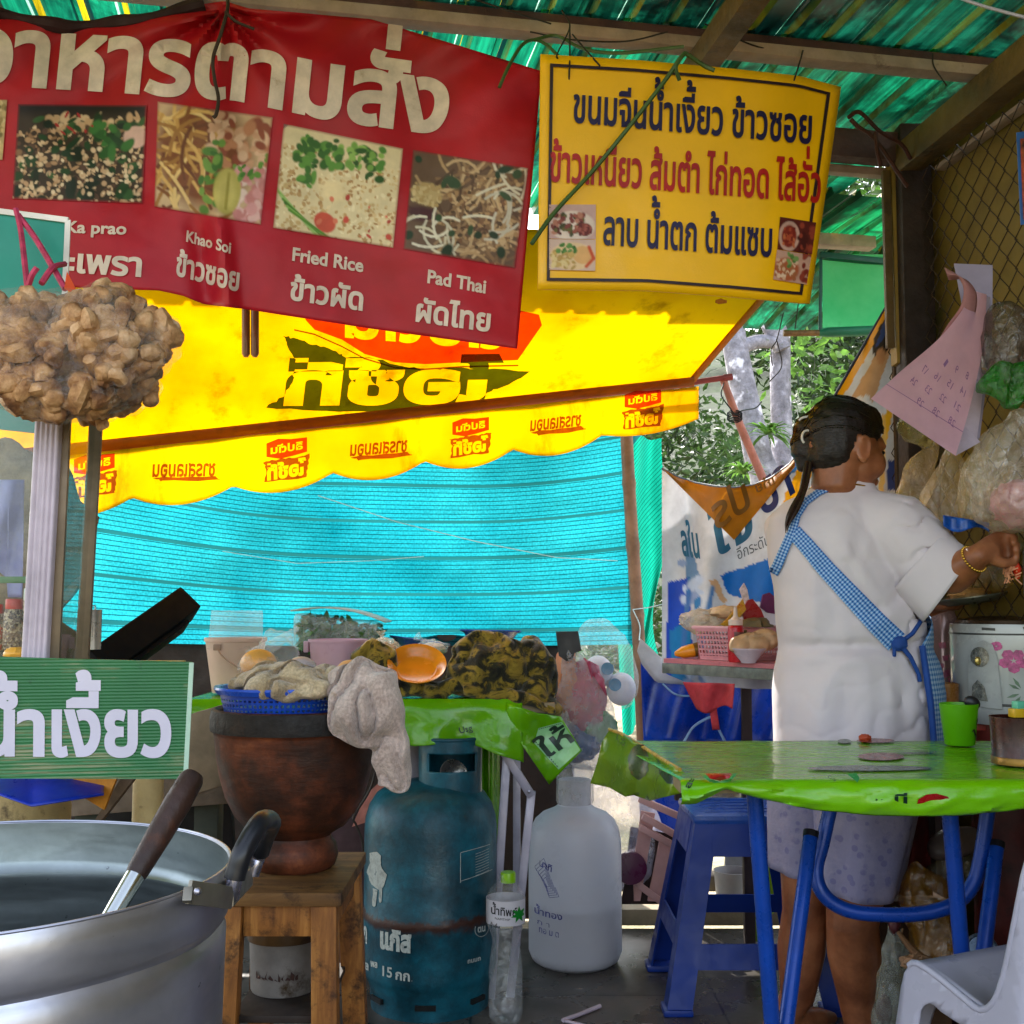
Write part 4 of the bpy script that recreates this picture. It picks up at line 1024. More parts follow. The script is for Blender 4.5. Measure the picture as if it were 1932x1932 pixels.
mb = MB(); mb.lathe([(0, 0), (w, 0), (w, hg * .97), (w * 1.05, hg), (w * .9, hg), (0, hg * .98)], p, 28); obj('body', mb, mat('canister_white', '#b0aca4', .3, .6, var=.1), r)
mb = MB(); mb.tube([p + V((-.012, 0, hg)), p + V((-.012, 0, hg + .008)), p + V((.004, 0, hg + .008)), p + V((.004, 0, hg))], .0018, 6); obj('handle', mb, mat('steel', '#9a9a98', .3, .9), r)

# ---- bags of pork rind
def rind(mb, p, s, R):
    k = R.random(); ax = V((R.gauss(0, 1), R.gauss(0, 1), R.gauss(0, 1))).normalized(); x, y = frame_of(ax)
    if k < .45:                                      # curled piece
        n = 7; a0 = R.uniform(0, 6); pts = [p + (x * cos(a0 + t) + y * sin(a0 + t)) * s * .62 + ax * s * .12 * t for t in np.linspace(0, R.uniform(3.2, 5.2), n)]
        q = MB(); q.tube(pts, [s * v for v in (.30, .46, .52, .50, .53, .46, .30)], 9)
    else:
        q = MB(); q.ell(p, (s * R.uniform(.65, 1.05), s * R.uniform(.6, .9), s * R.uniform(.55, .85)), Matrix((x, y, ax)), 16, 12)
    sd = R.uniform(0, 50)
    q.warp(lambda v: v + (v - p) * (.30 * noise.noise(v * 70 + V((sd, 0, 0))) + .13 * noise.noise(v * 190)))
    mb.merge(q)
def m_rind():
    t = NT('pork_rind'); co = t.coords()
    c = t.ramp(t.noise(co, 26, 7, .65), [(.3, lin('#3e2212')), (.42, lin('#7c5230')), (.55, lin('#b4885a')), (.72, lin('#d8b48c'))])
    b = t.bsdf(c, .55, 0, .4); t.bump(b, t.noise(co, 150, 6), .7, .004); return t.done(b)
rm = m_rind()
flm = film('bag_film', '#f4ead0', .025, .12, .06, .45, 60, None, .05)
def rind_bag(label, blobs, n, seed, tips, s=.021):
    R = random.Random(seed); r = thing('snack_bag', label, 'bag', blobs[0][0], 'bags of fried pork rind')
    mb = MB(); fm = MB()
    for (c, rr) in blobs:
        k = 0
        while k < n * (rr[0] * rr[2]) / (blobs[0][1][0] * blobs[0][1][2]):
            d = V((R.uniform(-1, 1), R.uniform(-1, .35), R.uniform(-1, 1)))
            if .35 < d.length < .93: rind(mb, c + V((d.x * rr[0], d.y * rr[1], d.z * rr[2])), s * R.uniform(.75, 1.25), R); k += 1
        fm.ell(c, (rr[0] * 1.03, rr[1] * 1.08, rr[2] * 1.04), nu=40, nv=28, amp=.16, fq=2.6, seed=seed)
    obj('pork_rind', mb, rm, r)
    for base, tip, w in tips:                        # flat welded corners of the bag
        d = (tip - base).normalized(); sd_ = V((0, 0, 1)).cross(d) if abs(d.z) < .9 else V((1, 0, 0)); up = d.cross(V((0, -1, 0))).normalized()
        q = [base + up * w, base - up * w, tip - up * w * .12, tip + up * w * .12, (base + tip) / 2 + up * w * .62 + V((0, -.006, 0)), (base + tip) / 2 - up * w * .5 + V((0, .006, 0))]
        fm.add(q, [(0, 1, 5, 4), (4, 5, 2, 3)])
    obj('film', fm, flm, r)
rind_bag('clear bag packed with brown fried pork rinds, hung on pink string at the left edge', [(at(105, 668, 1.46), (.135, .052, .078)), (at(40, 620, 1.47), (.08, .045, .05)), (at(178, 650, 1.47), (.06, .045, .075)), (at(120, 745, 1.47), (.09, .04, .03))], 110, 3, [])
rind_bag('clear bag of pork rinds with a pointed corner, against the red banner', [(at(235, 640, 1.50), (.068, .04, .055)), (at(205, 585, 1.5), (.028, .03, .03))], 44, 8, [(at(285, 640, 1.5), at(341, 673, 1.49), .026)])
rind_bag('lowest clear bag of pork rinds, its crimped corner over the awning hem', [(at(240, 730, 1.52), (.042, .034, .034)), (at(195, 765, 1.52), (.03, .03, .02))], 34, 15, [(at(268, 742, 1.52), at(301, 760, 1.51), .018)], .017)
straps('string', 'pink and dark red string holding up the bags of pork rind', [[at(30, 395, 1.6), at(40, 440, 1.58), at(52, 545, 1.5)], [at(34, 405, 1.6), at(70, 455, 1.58), at(123, 545, 1.5)], [at(78, 535, 1.5), at(100, 505, 1.52), at(122, 498, 1.56)], [at(52, 545, 1.5), at(60, 520, 1.49), at(70, 505, 1.49)]], mat('string_pink', '#a8304e', .6, var=.3, vs=40), .0042, 'string')
mb = MB(); mb.plate([at(121, 545, 1.48), at(126, 512, 1.48), at(138, 535, 1.48), at(150, 560, 1.47)], (0, 1, .1), .001); obj('tag', mb, mat('tag_orange', '#e85a10', .5, thin=.5), None, 'small orange scrap of plastic at the knot of the rind bag', 'scrap')

# ---- green corrugated sign on the cart
GS = thing('sign', 'green corrugated plastic sign with big white lettering on the cart front', 'sign', at(150, 1360, 1.47))
def GSN(px, py, off=0.0): return at(px, py, 1.47 + .00012 * px - off)
def m_gsign():
    t = NT('sign_green'); co = t.coords()
    c = t.ramp(t.noise(co, 5, 7, .65), [(.3, lin('#1d5c30')), (.7, lin('#2f7440'))])
    s = t.noise(t.coords(scale=(5, 5, 260)), 1, 5, .7); k = t.ramp(s, [(.48, 0.0), (.56, .8)])
    w = t.ramp(t.noise(co, 7, 6), [(.46, 0.0), (.58, 1.0)]); gx = t.n('SeparateXYZ'); t.l(co, gx.inputs[0]); g = t.ramp(gx.outputs[0], [(.52, 0.0), (.60, 1.0)]) if False else w
    kk = t.mix(1, k, g, 'MULTIPLY'); c = t.mix(kk, c, '#8f8a66')
    d = t.ramp(t.noise(co, 55, 5), [(.66, 0.0), (.74, .6)]); c = t.mix(d, c, '#14401f')
    b = t.bsdf(c, .42, 0, .5)
    wv = t.n('TexWave'); wv.bands_direction = 'Z'; wv.inputs['Scale'].default_value = 75; wv.inputs['Distortion'].default_value = .2; t.l(co, wv.inputs[0]); t.bump(b, wv.outputs['Fac'], .25, .003)
    return t.done(b)
mb = MB(); mb.plate([GSN(-70, 1238), GSN(0, 1239), GSN(362, 1249), GSN(350, 1470), GSN(0, 1469), GSN(-70, 1469)], (0, 1, 0), .004); obj('board', mb, m_gsign(), GS)
mb = MB(); SG = lambda x, y: GSN(x, y, .0015)
letters(mb, 'น้ำ', (-42, 1422), (84, 1423), 76, SG, .035); letters(mb, 'เงี้ยว', (97, 1423), (323, 1424), 77, SG, .035); obj('lettering', mb, mat('vinyl_lilac', '#c9c3d2', .4, var=.05), GS)
mb = MB(); q = GSN(362, 1249); mb.bar(GSN(361.5, 1250, .001), GSN(350, 1469, .001), .0015, .006, 0); obj('edge', mb, mat('sign_edge', '#a8c4ae', .4), GS)

# ---- below the sign: rusty barrel stand, blue sheet, post, dark bench
cream = mat('rusty_cream', '#b79f6c', .6, var=.15, vs=8, dirt='#33211a', dirt_at=.57, dirt_scale=11, bump=.3)
mb = MB(); p = at(20, 1700, 1.95); mb.lathe([(.09, -.35), (.092, .1), (.085, .16), (0, .165)], at(20, 1640, 1.95), 30); obj('drum', mb, cream, None, 'cream drum with dark rust patches behind the big pot', 'drum')
mb = MB(); mb.lathe([(.026, -.45), (.026, .2), (.03, .205), (.03, .25), (0, .25)], at(276, 1630, 2.05), 20); obj('pipe_post', mb, cream, None, 'rust-speckled cream pipe standing under the green sign', 'pipe')
mb = MB(); mb.grid(lambda u, v: at(-20 + u * 216, 1452 + v * (70 - 50 * abs(u - .38) * 1.5 + 40 * max(0, u - .4)) , 1.80 - .05 * sin(u * 3) - .12 * v), 30, 10)
obj('tarpaulin', mb, mat('tarp_blue', '#0c2fa8', .35, var=.2, vs=10), None, 'crumpled blue plastic sheet under the green sign', 'tarpaulin', solid=.002)
mb = MB(); mb.plate([at(135, 1462, 1.72), at(222, 1462, 1.72), at(196, 1528, 1.70), at(150, 1500, 1.71)], (0, 1, 0), .008); obj('wood_board', mb, mat('board_orange', '#c07a18', .6, var=.3, vs=20, dirt='#e8c080'), None, 'splintered orange board on the blue sheet under the green sign', 'board')
mb = MB(); mb.plate([at(232, 1462, 1.78), at(258, 1462, 1.78), at(185, 1556, 1.80), at(176, 1552, 1.80)], (0, 1, 0), .02); obj('timber_stick', mb, mat('slat_grey', '#6d5a48', .8, var=.35, vs=18), None, 'grey brown slat leaning beside the rusty pipe', 'slat')
BEN = mat('bench_wood', '#6a5d50', .8, var=.3, vs=8, bump=.4, bs=30)
r = thing('bench', 'weathered grey wooden bench behind the clay mortar', 'bench', at(300, 1900, 2.5))
mb = MB(); a = at(220, 1460, 2.45); b = at(420, 1410, 2.45); mb.bar((a.x - .2, 2.45, .62), (b.x + .02, 2.42, .66), .14, .02, .003, up=(0, 1, 0)); obj('apron', mb, BEN, r)
mb = MB(); mb.bar(at(330, 1432, 2.42), at(445, 1398, 2.42), .02, .16, .002, up=UPZ); obj('top', mb, mat('bench_top', '#8a7a64', .8, var=.3, vs=8), r)
for x in (395, 172):
    mb = MB(); q = at(x, 1500, 2.48); mb.bar((q.x, 2.48, 0), (q.x, 2.48, .62), .05, .05, .003); obj('leg', mb, mat('bench_leg', '#3a4038', .8, var=.3), r)
mb = MB(); mb.bar((at(170, 1500, 2.5).x, 2.6, .5), (at(420, 1500, 2.5).x, 2.6, .52), .03, .12, .003); obj('rail', mb, mat('bench_dark', '#1c1b1e', .8), r)
mb = MB(); q = at(230, 1540, 2.9); mb.box(q, (.10, .02, .14), bev=.004); obj('plastic_crate', mb, mat('navy', '#0a1440', .4), None, 'navy plastic crate side in the gap behind the big pot', 'crate')

# ---- big aluminium pot
PC = V((-.525, 1.12, .747))
POT = thing('cooking_pot', 'large dented aluminium cooking pot with black grip handles', 'pot', PC - V((0, 0, .40)))
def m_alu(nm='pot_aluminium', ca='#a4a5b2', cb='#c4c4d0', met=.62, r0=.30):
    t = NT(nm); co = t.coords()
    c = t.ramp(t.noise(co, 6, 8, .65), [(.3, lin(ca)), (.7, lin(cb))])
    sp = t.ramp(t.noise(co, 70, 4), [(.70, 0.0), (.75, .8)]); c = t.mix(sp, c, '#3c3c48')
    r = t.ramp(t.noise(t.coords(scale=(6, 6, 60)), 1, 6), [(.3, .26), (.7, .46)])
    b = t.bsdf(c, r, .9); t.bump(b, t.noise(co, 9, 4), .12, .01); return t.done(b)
al = m_alu(); R0 = .25
out = [(.0, -.40), (.21, -.40), (.234, -.385), (.2405, -.34), (.247, -.085), (.2475, -.066), (.2445, -.060), (.2432, -.056), (.2465, -.052), (.2495, -.046), (.25, -.02), (.25, 0), (.2492, .0012), (.2478, -.001)]
inn = [(.2478, -.001), (.2476, -.044), (.2455, -.052), (.2405, -.057), (.2400, -.062), (.2418, -.068), (.2425, -.09), (.239, -.34), (.225, -.392), (0, -.394)]
mb = MB(); mb.lathe(out, PC, 120); mb.warp(lambda p: p + (p - PC).normalized() * .0022 * noise.noise(p * 7)); obj('body', mb, al, POT)
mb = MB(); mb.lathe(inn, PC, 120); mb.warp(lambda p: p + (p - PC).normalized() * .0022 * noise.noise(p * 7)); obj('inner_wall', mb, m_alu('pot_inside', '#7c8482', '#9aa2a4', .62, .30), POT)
mb = MB(); mb.tube([PC + V((.2497 * cos(t), .2497 * sin(t), .0005)) for t in np.linspace(0, 2 * pi, 120, endpoint=False)], .0014, 6, closed=True); obj('rim', mb, al, POT)
silver = mat('handle_silver', '#a8a6b4', .28, .95, var=.08); grip = mat('grip_black', '#15161c', .38, var=.2)
for sgn in (1,):
    l1 = [at(437, 1692, 1.10), at(440, 1672, 1.095), at(447, 1640, 1.095), at(462, 1600, 1.10), at(492, 1551, 1.13)]
    l2 = [at(476, 1650, 1.26), at(482, 1632, 1.26), at(490, 1612, 1.26), at(500, 1580, 1.24), at(512, 1552, 1.2)]
    P = spline(l1 + l2[::-1], 6); k = len(P)
    mb = MB(); mb.tube(P, .0075, 12); obj('handle_loop', mb, silver, POT)
    mb = MB(); mb.tube(P[9:k - 13], .0100, 14); g_ = obj('handle_grip', mb, grip, POT)
    mb = MB(); a = at(400, 1668, .985 + .06); 
    mb.bar(at(356, 1683, 1.02), at(437, 1694, 1.09), .004, .02, .001, up=UPZ); mb.bar(at(356, 1675, 1.02), at(353, 1702, 1.012), .008, .006, .001); mb.bar(at(437, 1690, 1.09), at(474, 1652, 1.26), .004, .02, .001, up=UPZ)
    obj('handle_bracket', mb, mat('bracket', '#8a8478', .4, .8), POT)
    mb = MB(); mb.ell(at(373, 1682, 1.014), .0035, nu=10, nv=8); obj('rivet', mb, silver, POT)
mb = MB(); mb.lathe([(.20, -.75), (.20, -.405), (.17, -.405), (.17, -.75)], PC, 40); obj('gas_ring', mb, mat('stove_dark', '#241f1d', .7), None, 'dark round gas ring stand under the large aluminium pot', 'stove')
LD = thing('ladle', 'ladle with a dark wooden handle standing in the large pot', 'ladle', PC + V((.1, 0, -.35)))
h0, h1 = at(366, 1462, 1.16), at(255, 1652, 1.09)
mb = MB(); d = h1 - h0; mb.tube([h0, h0 + d * .05, h0 + d * .3, h0 + d * .6, h0 + d * .95, h1], [.010, .0125, .0135, .0125, .0105, .0095], 14); obj('handle', mb, mat('ladle_wood', '#2e1a12', .55, var=.35, vs=14, bump=.2, bs=60, dirt='#5a3018'), LD)
mb = MB(); e = h1 + d.normalized() * .13; mb.tube([h1 - d.normalized() * .004, e], [.0092, .0075], 14); obj('ferrule', mb, mat('ladle_steel', '#b8bcba', .18, 1, var=.05), LD)
mb = MB(); mb.lathe([(.001, -.045), (.03, -.042), (.055, -.02), (.06, 0), (.058, 0), (.053, -.019), (.001, -.042)], e + d.normalized() * .05, 24); obj('bowl', mb, silver, LD)
# =================================================================== MIDDLE: BACK TABLE, MORTAR, CYLINDER, BOTTLES
def lump(parts, voxel=.008, smooth=5, amp=.006, fq=22, fold=0, ffq=30, seed=0):
    mb = MB()
    for pt in parts:
        if len(pt) == 2: mb.ell(pt[0], pt[1], nu=16, nv=12)
        elif len(pt) == 3: mb.ell(pt[0], pt[1], pt[2], 16, 12)
        else: mb.chain(pt[0:-1][0], pt[-1])
    o = fuse(mb, voxel, smooth)
    def w(p):
        q = V(p) + V((seed, seed * .3, 0))
        d = V((noise.noise(q * fq), noise.noise(q * fq + V((9, 0, 0))), noise.noise(q * fq + V((0, 9, 0))))) * amp
        if fold:
            r = 1 - abs(noise.noise(V((q.x * ffq, q.y * ffq, q.z * ffq * .45)))) * 2; d += V((0, -1, .3)) * fold * max(0, r) ** 2 * -1
        return p + d
    return o.warp(w)
def lump_c(chains, ells=(), voxel=.008, smooth=5, amp=.006, fq=22, fold=0, ffq=30, seed=0):
    mb = MB()
    for pts, rad in chains: mb.chain(pts, rad)
    for e in ells: mb.ell(e[0], e[1], e[2] if len(e) > 2 else None, 16, 12)
    o = fuse(mb, voxel, smooth)
    def w(p):
        q = V(p) + V((seed, seed * .3, 0))
        d = V((noise.noise(q * fq), noise.noise(q * fq + V((9, 0, 0))), noise.noise(q * fq + V((0, 9, 0))))) * amp
        if fold:
            r = 1 - abs(noise.noise(V((q.x * ffq, q.y * ffq, q.z * ffq * .45)))) * 2.2; d += V((0, 1, -.2)) * fold * max(0, r) ** 2
        return p + d
    return o.warp(w)
def perf(name, col, fu, fv, band=(.18, .9), hole=.5, rough=.4):
    """plastic with real see-through square holes laid out on its own (u, v)"""
    if name in MATS: return MATS[name]
    t = NT(name); a = t.n('VertexColor'); a.layer_name = 'Col'; sx = t.n('SeparateXYZ'); t.l(a.outputs[0], sx.inputs[0])
    def sq(sock, f):
        m = t.n('Math'); m.operation = 'MULTIPLY'; m.inputs[1].default_value = f; t.l(sock, m.inputs[0])
        w = t.n('Math'); w.operation = 'FRACT'; t.l(m.outputs[0], w.inputs[0])
        return t.ramp(w.outputs[0], [(0, 0.0), ((1 - hole) / 2, 1.0), (1 - (1 - hole) / 2, 0.0)], 'CONSTANT')
    k = t.mix(1, sq(sx.outputs[0], fu), sq(sx.outputs[1], fv), 'MULTIPLY')
    lim = t.ramp(sx.outputs[1], [(0, 0.0), (band[0], 1.0), (band[1], 0.0)], 'CONSTANT'); k = t.mix(1, k, lim, 'MULTIPLY')
    b = t.bsdf(t.mix(1, col, t.ramp(t.noise(t.coords(), 18, 5), [(.3, .85), (.7, 1.12)]), 'MULTIPLY'), rough); tp = t.n('BsdfTransparent')
    MATS[name] = t.done(t.mixsh(k, b.outputs[0], tp.outputs[0])); return MATS[name]
ZT = .757
def m_vinyl(name, c0, c1, rough=.14):
    if name in MATS: return MATS[name]
    t = NT(name); co = t.coords()
    c = t.ramp(t.noise(co, 5, 6), [(.3, lin(c1)), (.7, lin(c0))])
    d = t.ramp(t.noise(co, 40, 6, .7), [(.68, 0.0), (.76, .5)]); c = t.mix(d, c, '#3c5a0a')
    b = t.bsdf(c, t.ramp(t.noise(co, 8, 6), [(.3, rough), (.7, rough + .16)]), 0, .5, coat=.25)
    t.bump(b, t.noise(co, 14, 4), .22, .02); tr = t.n('BsdfTranslucent'); t.l(c, tr.inputs[0])
    MATS[name] = t.done(t.mixsh(.18, b.outputs[0], tr.outputs[0])); return MATS[name]
lime = m_vinyl('vinyl_lime', '#6cb406', '#529606')
# table frame
BT = thing('folding_table', 'folding table with pale grey metal legs under the green cloth, behind the gas cylinder', 'table', V((-.35, 3.25, 0)))
legm = mat('leg_grey', '#9a97a8', .4, .3, var=.12, dirt='#4b4650', dirt_at=.68, dirt_scale=25)
mb = MB(); mb.box((-.37, 3.25, ZT - .02), (.96, .58, .025), bev=.003); obj('tabletop', mb, mat('chip_board', '#8b7a5c', .7), BT)
Yl = 3.02
for a, b in ((at(958, 1400, Yl), at(941, 1655, Yl)), (at(1003, 1492, Yl + .01), at(986, 1655, Yl + .01)), (at(930, 1385, Yl - .02), at(1003, 1502, Yl - .02)), (at(975, 1400, Yl + .45), at(975, 1690, Yl + .45)), (at(400, 1400, Yl), at(396, 1700, Yl))):
    if b.z < .36 and abs(a.y - b.y) < .01: d = (b - a); b = a + d * (a.z / -d.z) if abs(d.z) > .2 else b
    mb = MB(); mb.bar(a, b, .022, .018, .002, up=(0, -1, 0)); o = obj('leg', mb, legm, BT)
mb = MB()
for q in (at(998, 1494, Yl - .033), at(944, 1408, Yl - .033)): mb.lathe([(0, .004), (.0045, .003), (.005, 0)], q, 12, Matrix.Rotation(pi / 2, 3, 'X'))
obj('rivet', mb, mat('rivet_m', '#8a8894', .3, .9), BT)
# cloth
mb = MB(); x0, x1 = at(352, 1320, 2.96).x, at(985, 1320, 2.96).x
def drop(u):                                            # how far the front hangs, along x
    px = 352 + 633 * u
    return float(np.interp(px, [352, 420, 700, 780, 860, 905, 985], [.085, .09, .08, .085, .075, .085, .115]))
def cloth(u, v):
    x = x0 + (x1 - x0) * u
    if v < .5:
        k = v / .5; return V((x * (1 + .0 * k), 3.56 - .60 * k, ZT + .002 + .002 * noise.noise(V((x * 9, k * 5, 0)))))
    k = (v - .5) / .5; w = .016 * sin(u * 31 + k) * k + .01 * noise.noise(V((u * 14, k * 3, 2))) * k
    return V((x + .004 * k * sin(u * 20), 2.96 - .004 - .02 * k + w - .012 * sin(min(1, k * 4) * pi / 2) , ZT + .002 - drop(u) * k * 1.35))
mb.grid(cloth, 90, 40)
TC = thing('tablecloth', 'bright lime green vinyl cloth over the back table with a mint lettered corner', 'tablecloth', V((-.3, 2.96, ZT)))
obj('cloth', mb, lime, TC, solid=.0012)
def FL(px, py, off=0.0):                                # hanging corner flap
    dx = px - 1036
    return at(px, py, 2.93 + .03 * sin(px * .05) + .0004 * abs(dx) + .01 * sin(py * .06) - off)
fl = [(955, 1325), (1013, 1345), (1058, 1352), (1098, 1416), (1036, 1480), (984, 1404), (952, 1372)]
mb = MB(); shape(mb, fl, [], lambda x, y: FL(x, y), 12); obj('hanging_corner', mb, lime, TC, solid=.0012)
mb = MB(); shape(mb, [(1016, 1374), (1060, 1362), (1095, 1415), (1054, 1452), (1008, 1402)], [], lambda x, y: FL(x, y, .0025), 12); obj('printed_patch', mb, mat('patch_mint', '#8cc48a', .2), TC)
mb = MB(); letters(mb, 'ให้', (1030, 1432), (1085, 1396), 28, lambda x, y: FL(x, y, .0045), .02, up=(-.62, -.78), cut=10)
for k in range(12):
    t = k / 12; p = np.array((1010, 1400)) * (1 - t) + np.array((1053, 1449)) * t; q = p + np.array((2, 2.3)); mb.add([FL(p[0], p[1], .0045), FL(q[0], q[1], .0045), FL(q[0] + 1.2, q[1] - 1.2, .0045), FL(p[0] + 1.2, p[1] - 1.2, .0045)], [(0, 1, 2, 3)])
    p = np.array((1017, 1375)) * (1 - t) + np.array((1060, 1364)) * t; q = p + np.array((2.4, -.6)); mb.add([FL(p[0], p[1], .0045), FL(q[0], q[1], .0045), FL(q[0], q[1] + 1.4, .0045), FL(p[0], p[1] + 1.4, .0045)], [(0, 1, 2, 3)])
obj('lettering', mb, mat('ink_green', '#0b2a1c', .4), TC)
mb = MB(); mb.grid(lambda u, v: at(903 + 40 * u, 1395 + 195 * v, 3.12 + .02 * sin(u * 8)), 12, 10); obj('hanging_end', mb, lime, TC, solid=.001)
mb = MB()
for s, a, b, h in (('Usg', (868, 1384), (892, 1378), 12),): letters(mb, s, a, b, h, lambda x, y: at(x, y, 2.925), .01)
obj('lettering', mb, MATS['ink_green'], TC)

# pail with bag liner
def pail(label, cx, y0, y1, w0, w1, Y, m, parent=None):
    r = thing('pail', label, 'pail', V((at(cx, y1, Y).x, Y, at(cx, y1, Y).z))); p = V(r['_o']); k = mpp(Y); hg = at(cx, y0, Y).z - p.z
    mb = MB(); a, b = w0 / 2 * k, w1 / 2 * k
    mb.lathe([(0, 0), (b, 0), (b + .001, .003), (a * .985, hg * .93), (a * 1.03, hg * .935), (a * 1.03, hg), (a * .97, hg), (b * .96, .006), (0, .005)], p, 40); obj('body', mb, m, r)
    return r, p, a, hg
r, p, a, hg = pail('beige plastic pail with a wire handle on the back table', 443, 1203, 1306, 112, 82, 3.10, mat('pail_beige', '#d6bcaa', .45, var=.06, thin=.3))
mb = MB(); mb.tube(spline([p + V((-.03, -a * .95, hg * .82)), p + V((-.012, -a * 1.12, hg * .68)), p + V((.03, -a * 1.1, hg * .48)), p + V((.062, -a * .75, hg * .37))], 6), .0022, 7); mb.box(p + V((-.03, -a * .96, hg * .84)), (.02, .006, .016), bev=.002); obj('handle', mb, mat('handle_tan', '#a08470', .5), r)
clear = film('clear_film', '#e8eef0', .09, .24, .1, .4, 55)
mb = MB(); mb.lathe([(a * .95, hg * .8), (a * .9, hg * 1.1), (a * .86, hg * 1.3), (a * .82, hg * 1.5)], p, 44, wob=.12); obj('liner', mb, clear, r)
mb = MB(); mb.ell(at(522, 1236, 3.06) , (.055, .05, .062), amp=.35, fq=2.6); mb.tube([at(545, 1215, 3.04), at(556, 1194, 3.04), at(560, 1182, 3.04)], [.012, .004, .010], 10); mb.tube([at(470, 1240, 3.0), at(520, 1215, 3.0), at(552, 1190, 3.03)], [.02, .016, .006], 10)
obj('plastic_bag', mb, clear, None, 'crumpled clear plastic bag tied at its top, right of the beige pail', 'bag')
def basket(label, c, r0, r1, hg, m, n=48, name='basket'):
    r = thing(name, label, 'basket', c); mb = MB(); nu, nv = n, 8
    def fn(u, v): rr = r0 + (r1 - r0) * v; t = u * 2 * pi; return c + V((rr * cos(t), rr * sin(t), hg * v))
    mb.grid(fn, nu, nv, cols=[(i / nu, j / nv, 0) for j in range(nv + 1) for i in range(nu + 1)])
    obj('side', mb, m, r)
    mb = MB(); mb.lathe([(0, .001), (r0, .001), (r0, .004), (0, .004)], c, n); mb.lathe([(r1 - .002, hg), (r1 + .007, hg), (r1 + .008, hg - .006), (r1 + .002, hg - .008)], c, n); obj('rim', mb, MATS.get('bk_' + m.name) or mat('bk_' + m.name, '#1246b4' if 'deep' in m.name else '#2c5f94', .35), r)
    return r
basket('small slate blue perforated basket between the clear bag and the pink tub', V((at(560, 1262, 3.18).x, 3.18, ZT + .003)), .046, .062, .058, perf('basket_slate', '#3c6f9c', 40, 6, (.12, .85)))
# clear box of herbs
BX = thing('food_box', 'clear lidded plastic box full of dark green herbs on the back table', 'box', at(637, 1235, 3.36))
p = at(637, 1228, 3.36); Rz = Matrix.Rotation(.12, 3, 'Y')
mb = MB(); mb.box(p + V((0, 0, .045)), (.25, .16, .105), Rz, .02, taper=.9); obj('body', mb, film('box_film', '#dfe8e2', .24, .45, .2, .4, 20), BX)
mb = MB()
def lidf(u, v):
    x = -.135 + .27 * u; y = -.09 + .18 * v; q = Rz @ V((x, y, .105 + .022 * (1 - (2 * u - 1) ** 2))); return p + q + V((0, 0, -.004))
mb.grid(lidf, 16, 6); obj('lid', mb, mat('lid_white', '#c4cfc8', .35, var=.06, thin=.4), BX, solid=.004)
mb = MB(); LR.seed(4)
for _ in range(620):
    d = V((LR.uniform(-.108, .108), LR.uniform(-.065, .065), LR.uniform(.0, .088))); leaf(mb, p + Rz @ d, .035, .018)
obj('herbs', mb, m_leaf('herb_green', '#4f8434', '#1f3f16', .4), BX)
# pink tub
r, p, a, hg = pail('pink white plastic tub with red sauce inside on the back table', 637, 1206, 1284, 108, 92, 3.14, mat('tub_pink', '#c8a4b4', .35, var=.05, thin=.25))
mb = MB(); mb.lathe([(a * .90, .004), (a * .925, hg * .30), (a * .9, hg * .33)], p, 36, wob=.02, m=0); mb.warp(lambda q: p + (q - p) * 1.0 + ((q - p).xy.normalized() * .0016).to_3d()); mb.warp(lambda q: q + V((0, 0, .012 * sin(q.x * 60)) if q.z > p.z + hg * .2 else (0, 0, 0)))
mb2 = MB(); mb2.box(p + V((-a * 1.08, -.005, hg * .82)), (.014, .022, .03), bev=.003); obj('handle', mb2, MATS['tub_pink'], r); obj('sauce', mb, mat('sauce_red', '#b83a52', .4, var=.2, vs=30), r)
# tied bags of food
def tied_bag(label, c, s, tip, m, inner=None, group='tied bags of food', name='food_bag'):
    r = thing(name, label, 'bag', c - V((0, 0, s[2])), group); mb = MB()
    mb.ell(c, s, nu=26, nv=18, amp=.3, fq=3, seed=c.x * 9); d = tip - c; top = c + d.normalized() * (s[2] * .8)
    mb.tube([top - d.normalized() * s[2] * .3, top + d * .1, c + d * .72, tip], [s[0] * .55, s[0] * .28, s[0] * .10, s[0] * .3], 12)
    obj('film', mb, m, r)
    if inner: mb = MB(); mb.ell(c - V((0, 0, s[2] * .12)), (s[0] * .86, s[1] * .86, s[2] * .78), nu=20, nv=14, amp=.3, fq=3.4, seed=c.x * 9 + 3); obj('contents', mb, inner, r)
    return r
warm = film('warm_film', '#e8d8b8', .34, .5, .16, .45, 50)
tied_bag('tied clear bag with a pointed top beside the herb box', at(725, 1228, 3.12), (.045, .035, .035), at(719, 1190, 3.12), warm, mat('food_tan', '#b08a5c', .6))
tied_bag('small tied clear bag between the two blue plates', at(815, 1222, 3.22), (.045, .035, .02), at(786, 1200, 3.2), clear, mat('food_pale', '#c8b8a0', .6))
# plates
def plate(label, c, r, tilt, m, group=None, k=1.0):
    mb = MB(); R_ = Matrix.Rotation(tilt[0], 3, 'X') @ Matrix.Rotation(tilt[1], 3, 'Y')
    mb.lathe([(0, 0), (r * .62, 0), (r * .72, .004), (r * .86, .018 * k), (r, .023 * k), (r, .0255 * k), (r * .85, .021 * k), (r * .7, .007), (r * .6, .003), (0, .003)], c, 56, R_)
    return obj('plate', mb, m, None, label, 'plate', group)
navy = mat('plate_blue', '#2a3f9c', .25, var=.1)
plate('dark blue plate tilted against the net, behind the tied bag', V((at(790, 1222, 3.42).x, 3.42, at(790, 1226, 3.42).z)), .092, (-.05, .14), navy, 'dark blue plates', 1.2)
plate('dark blue plate behind the big camouflage cloth', V((at(925, 1212, 3.44).x, 3.44, at(925, 1208, 3.44).z)), .093, (-.02, .02), navy, 'dark blue plates', 1.2)
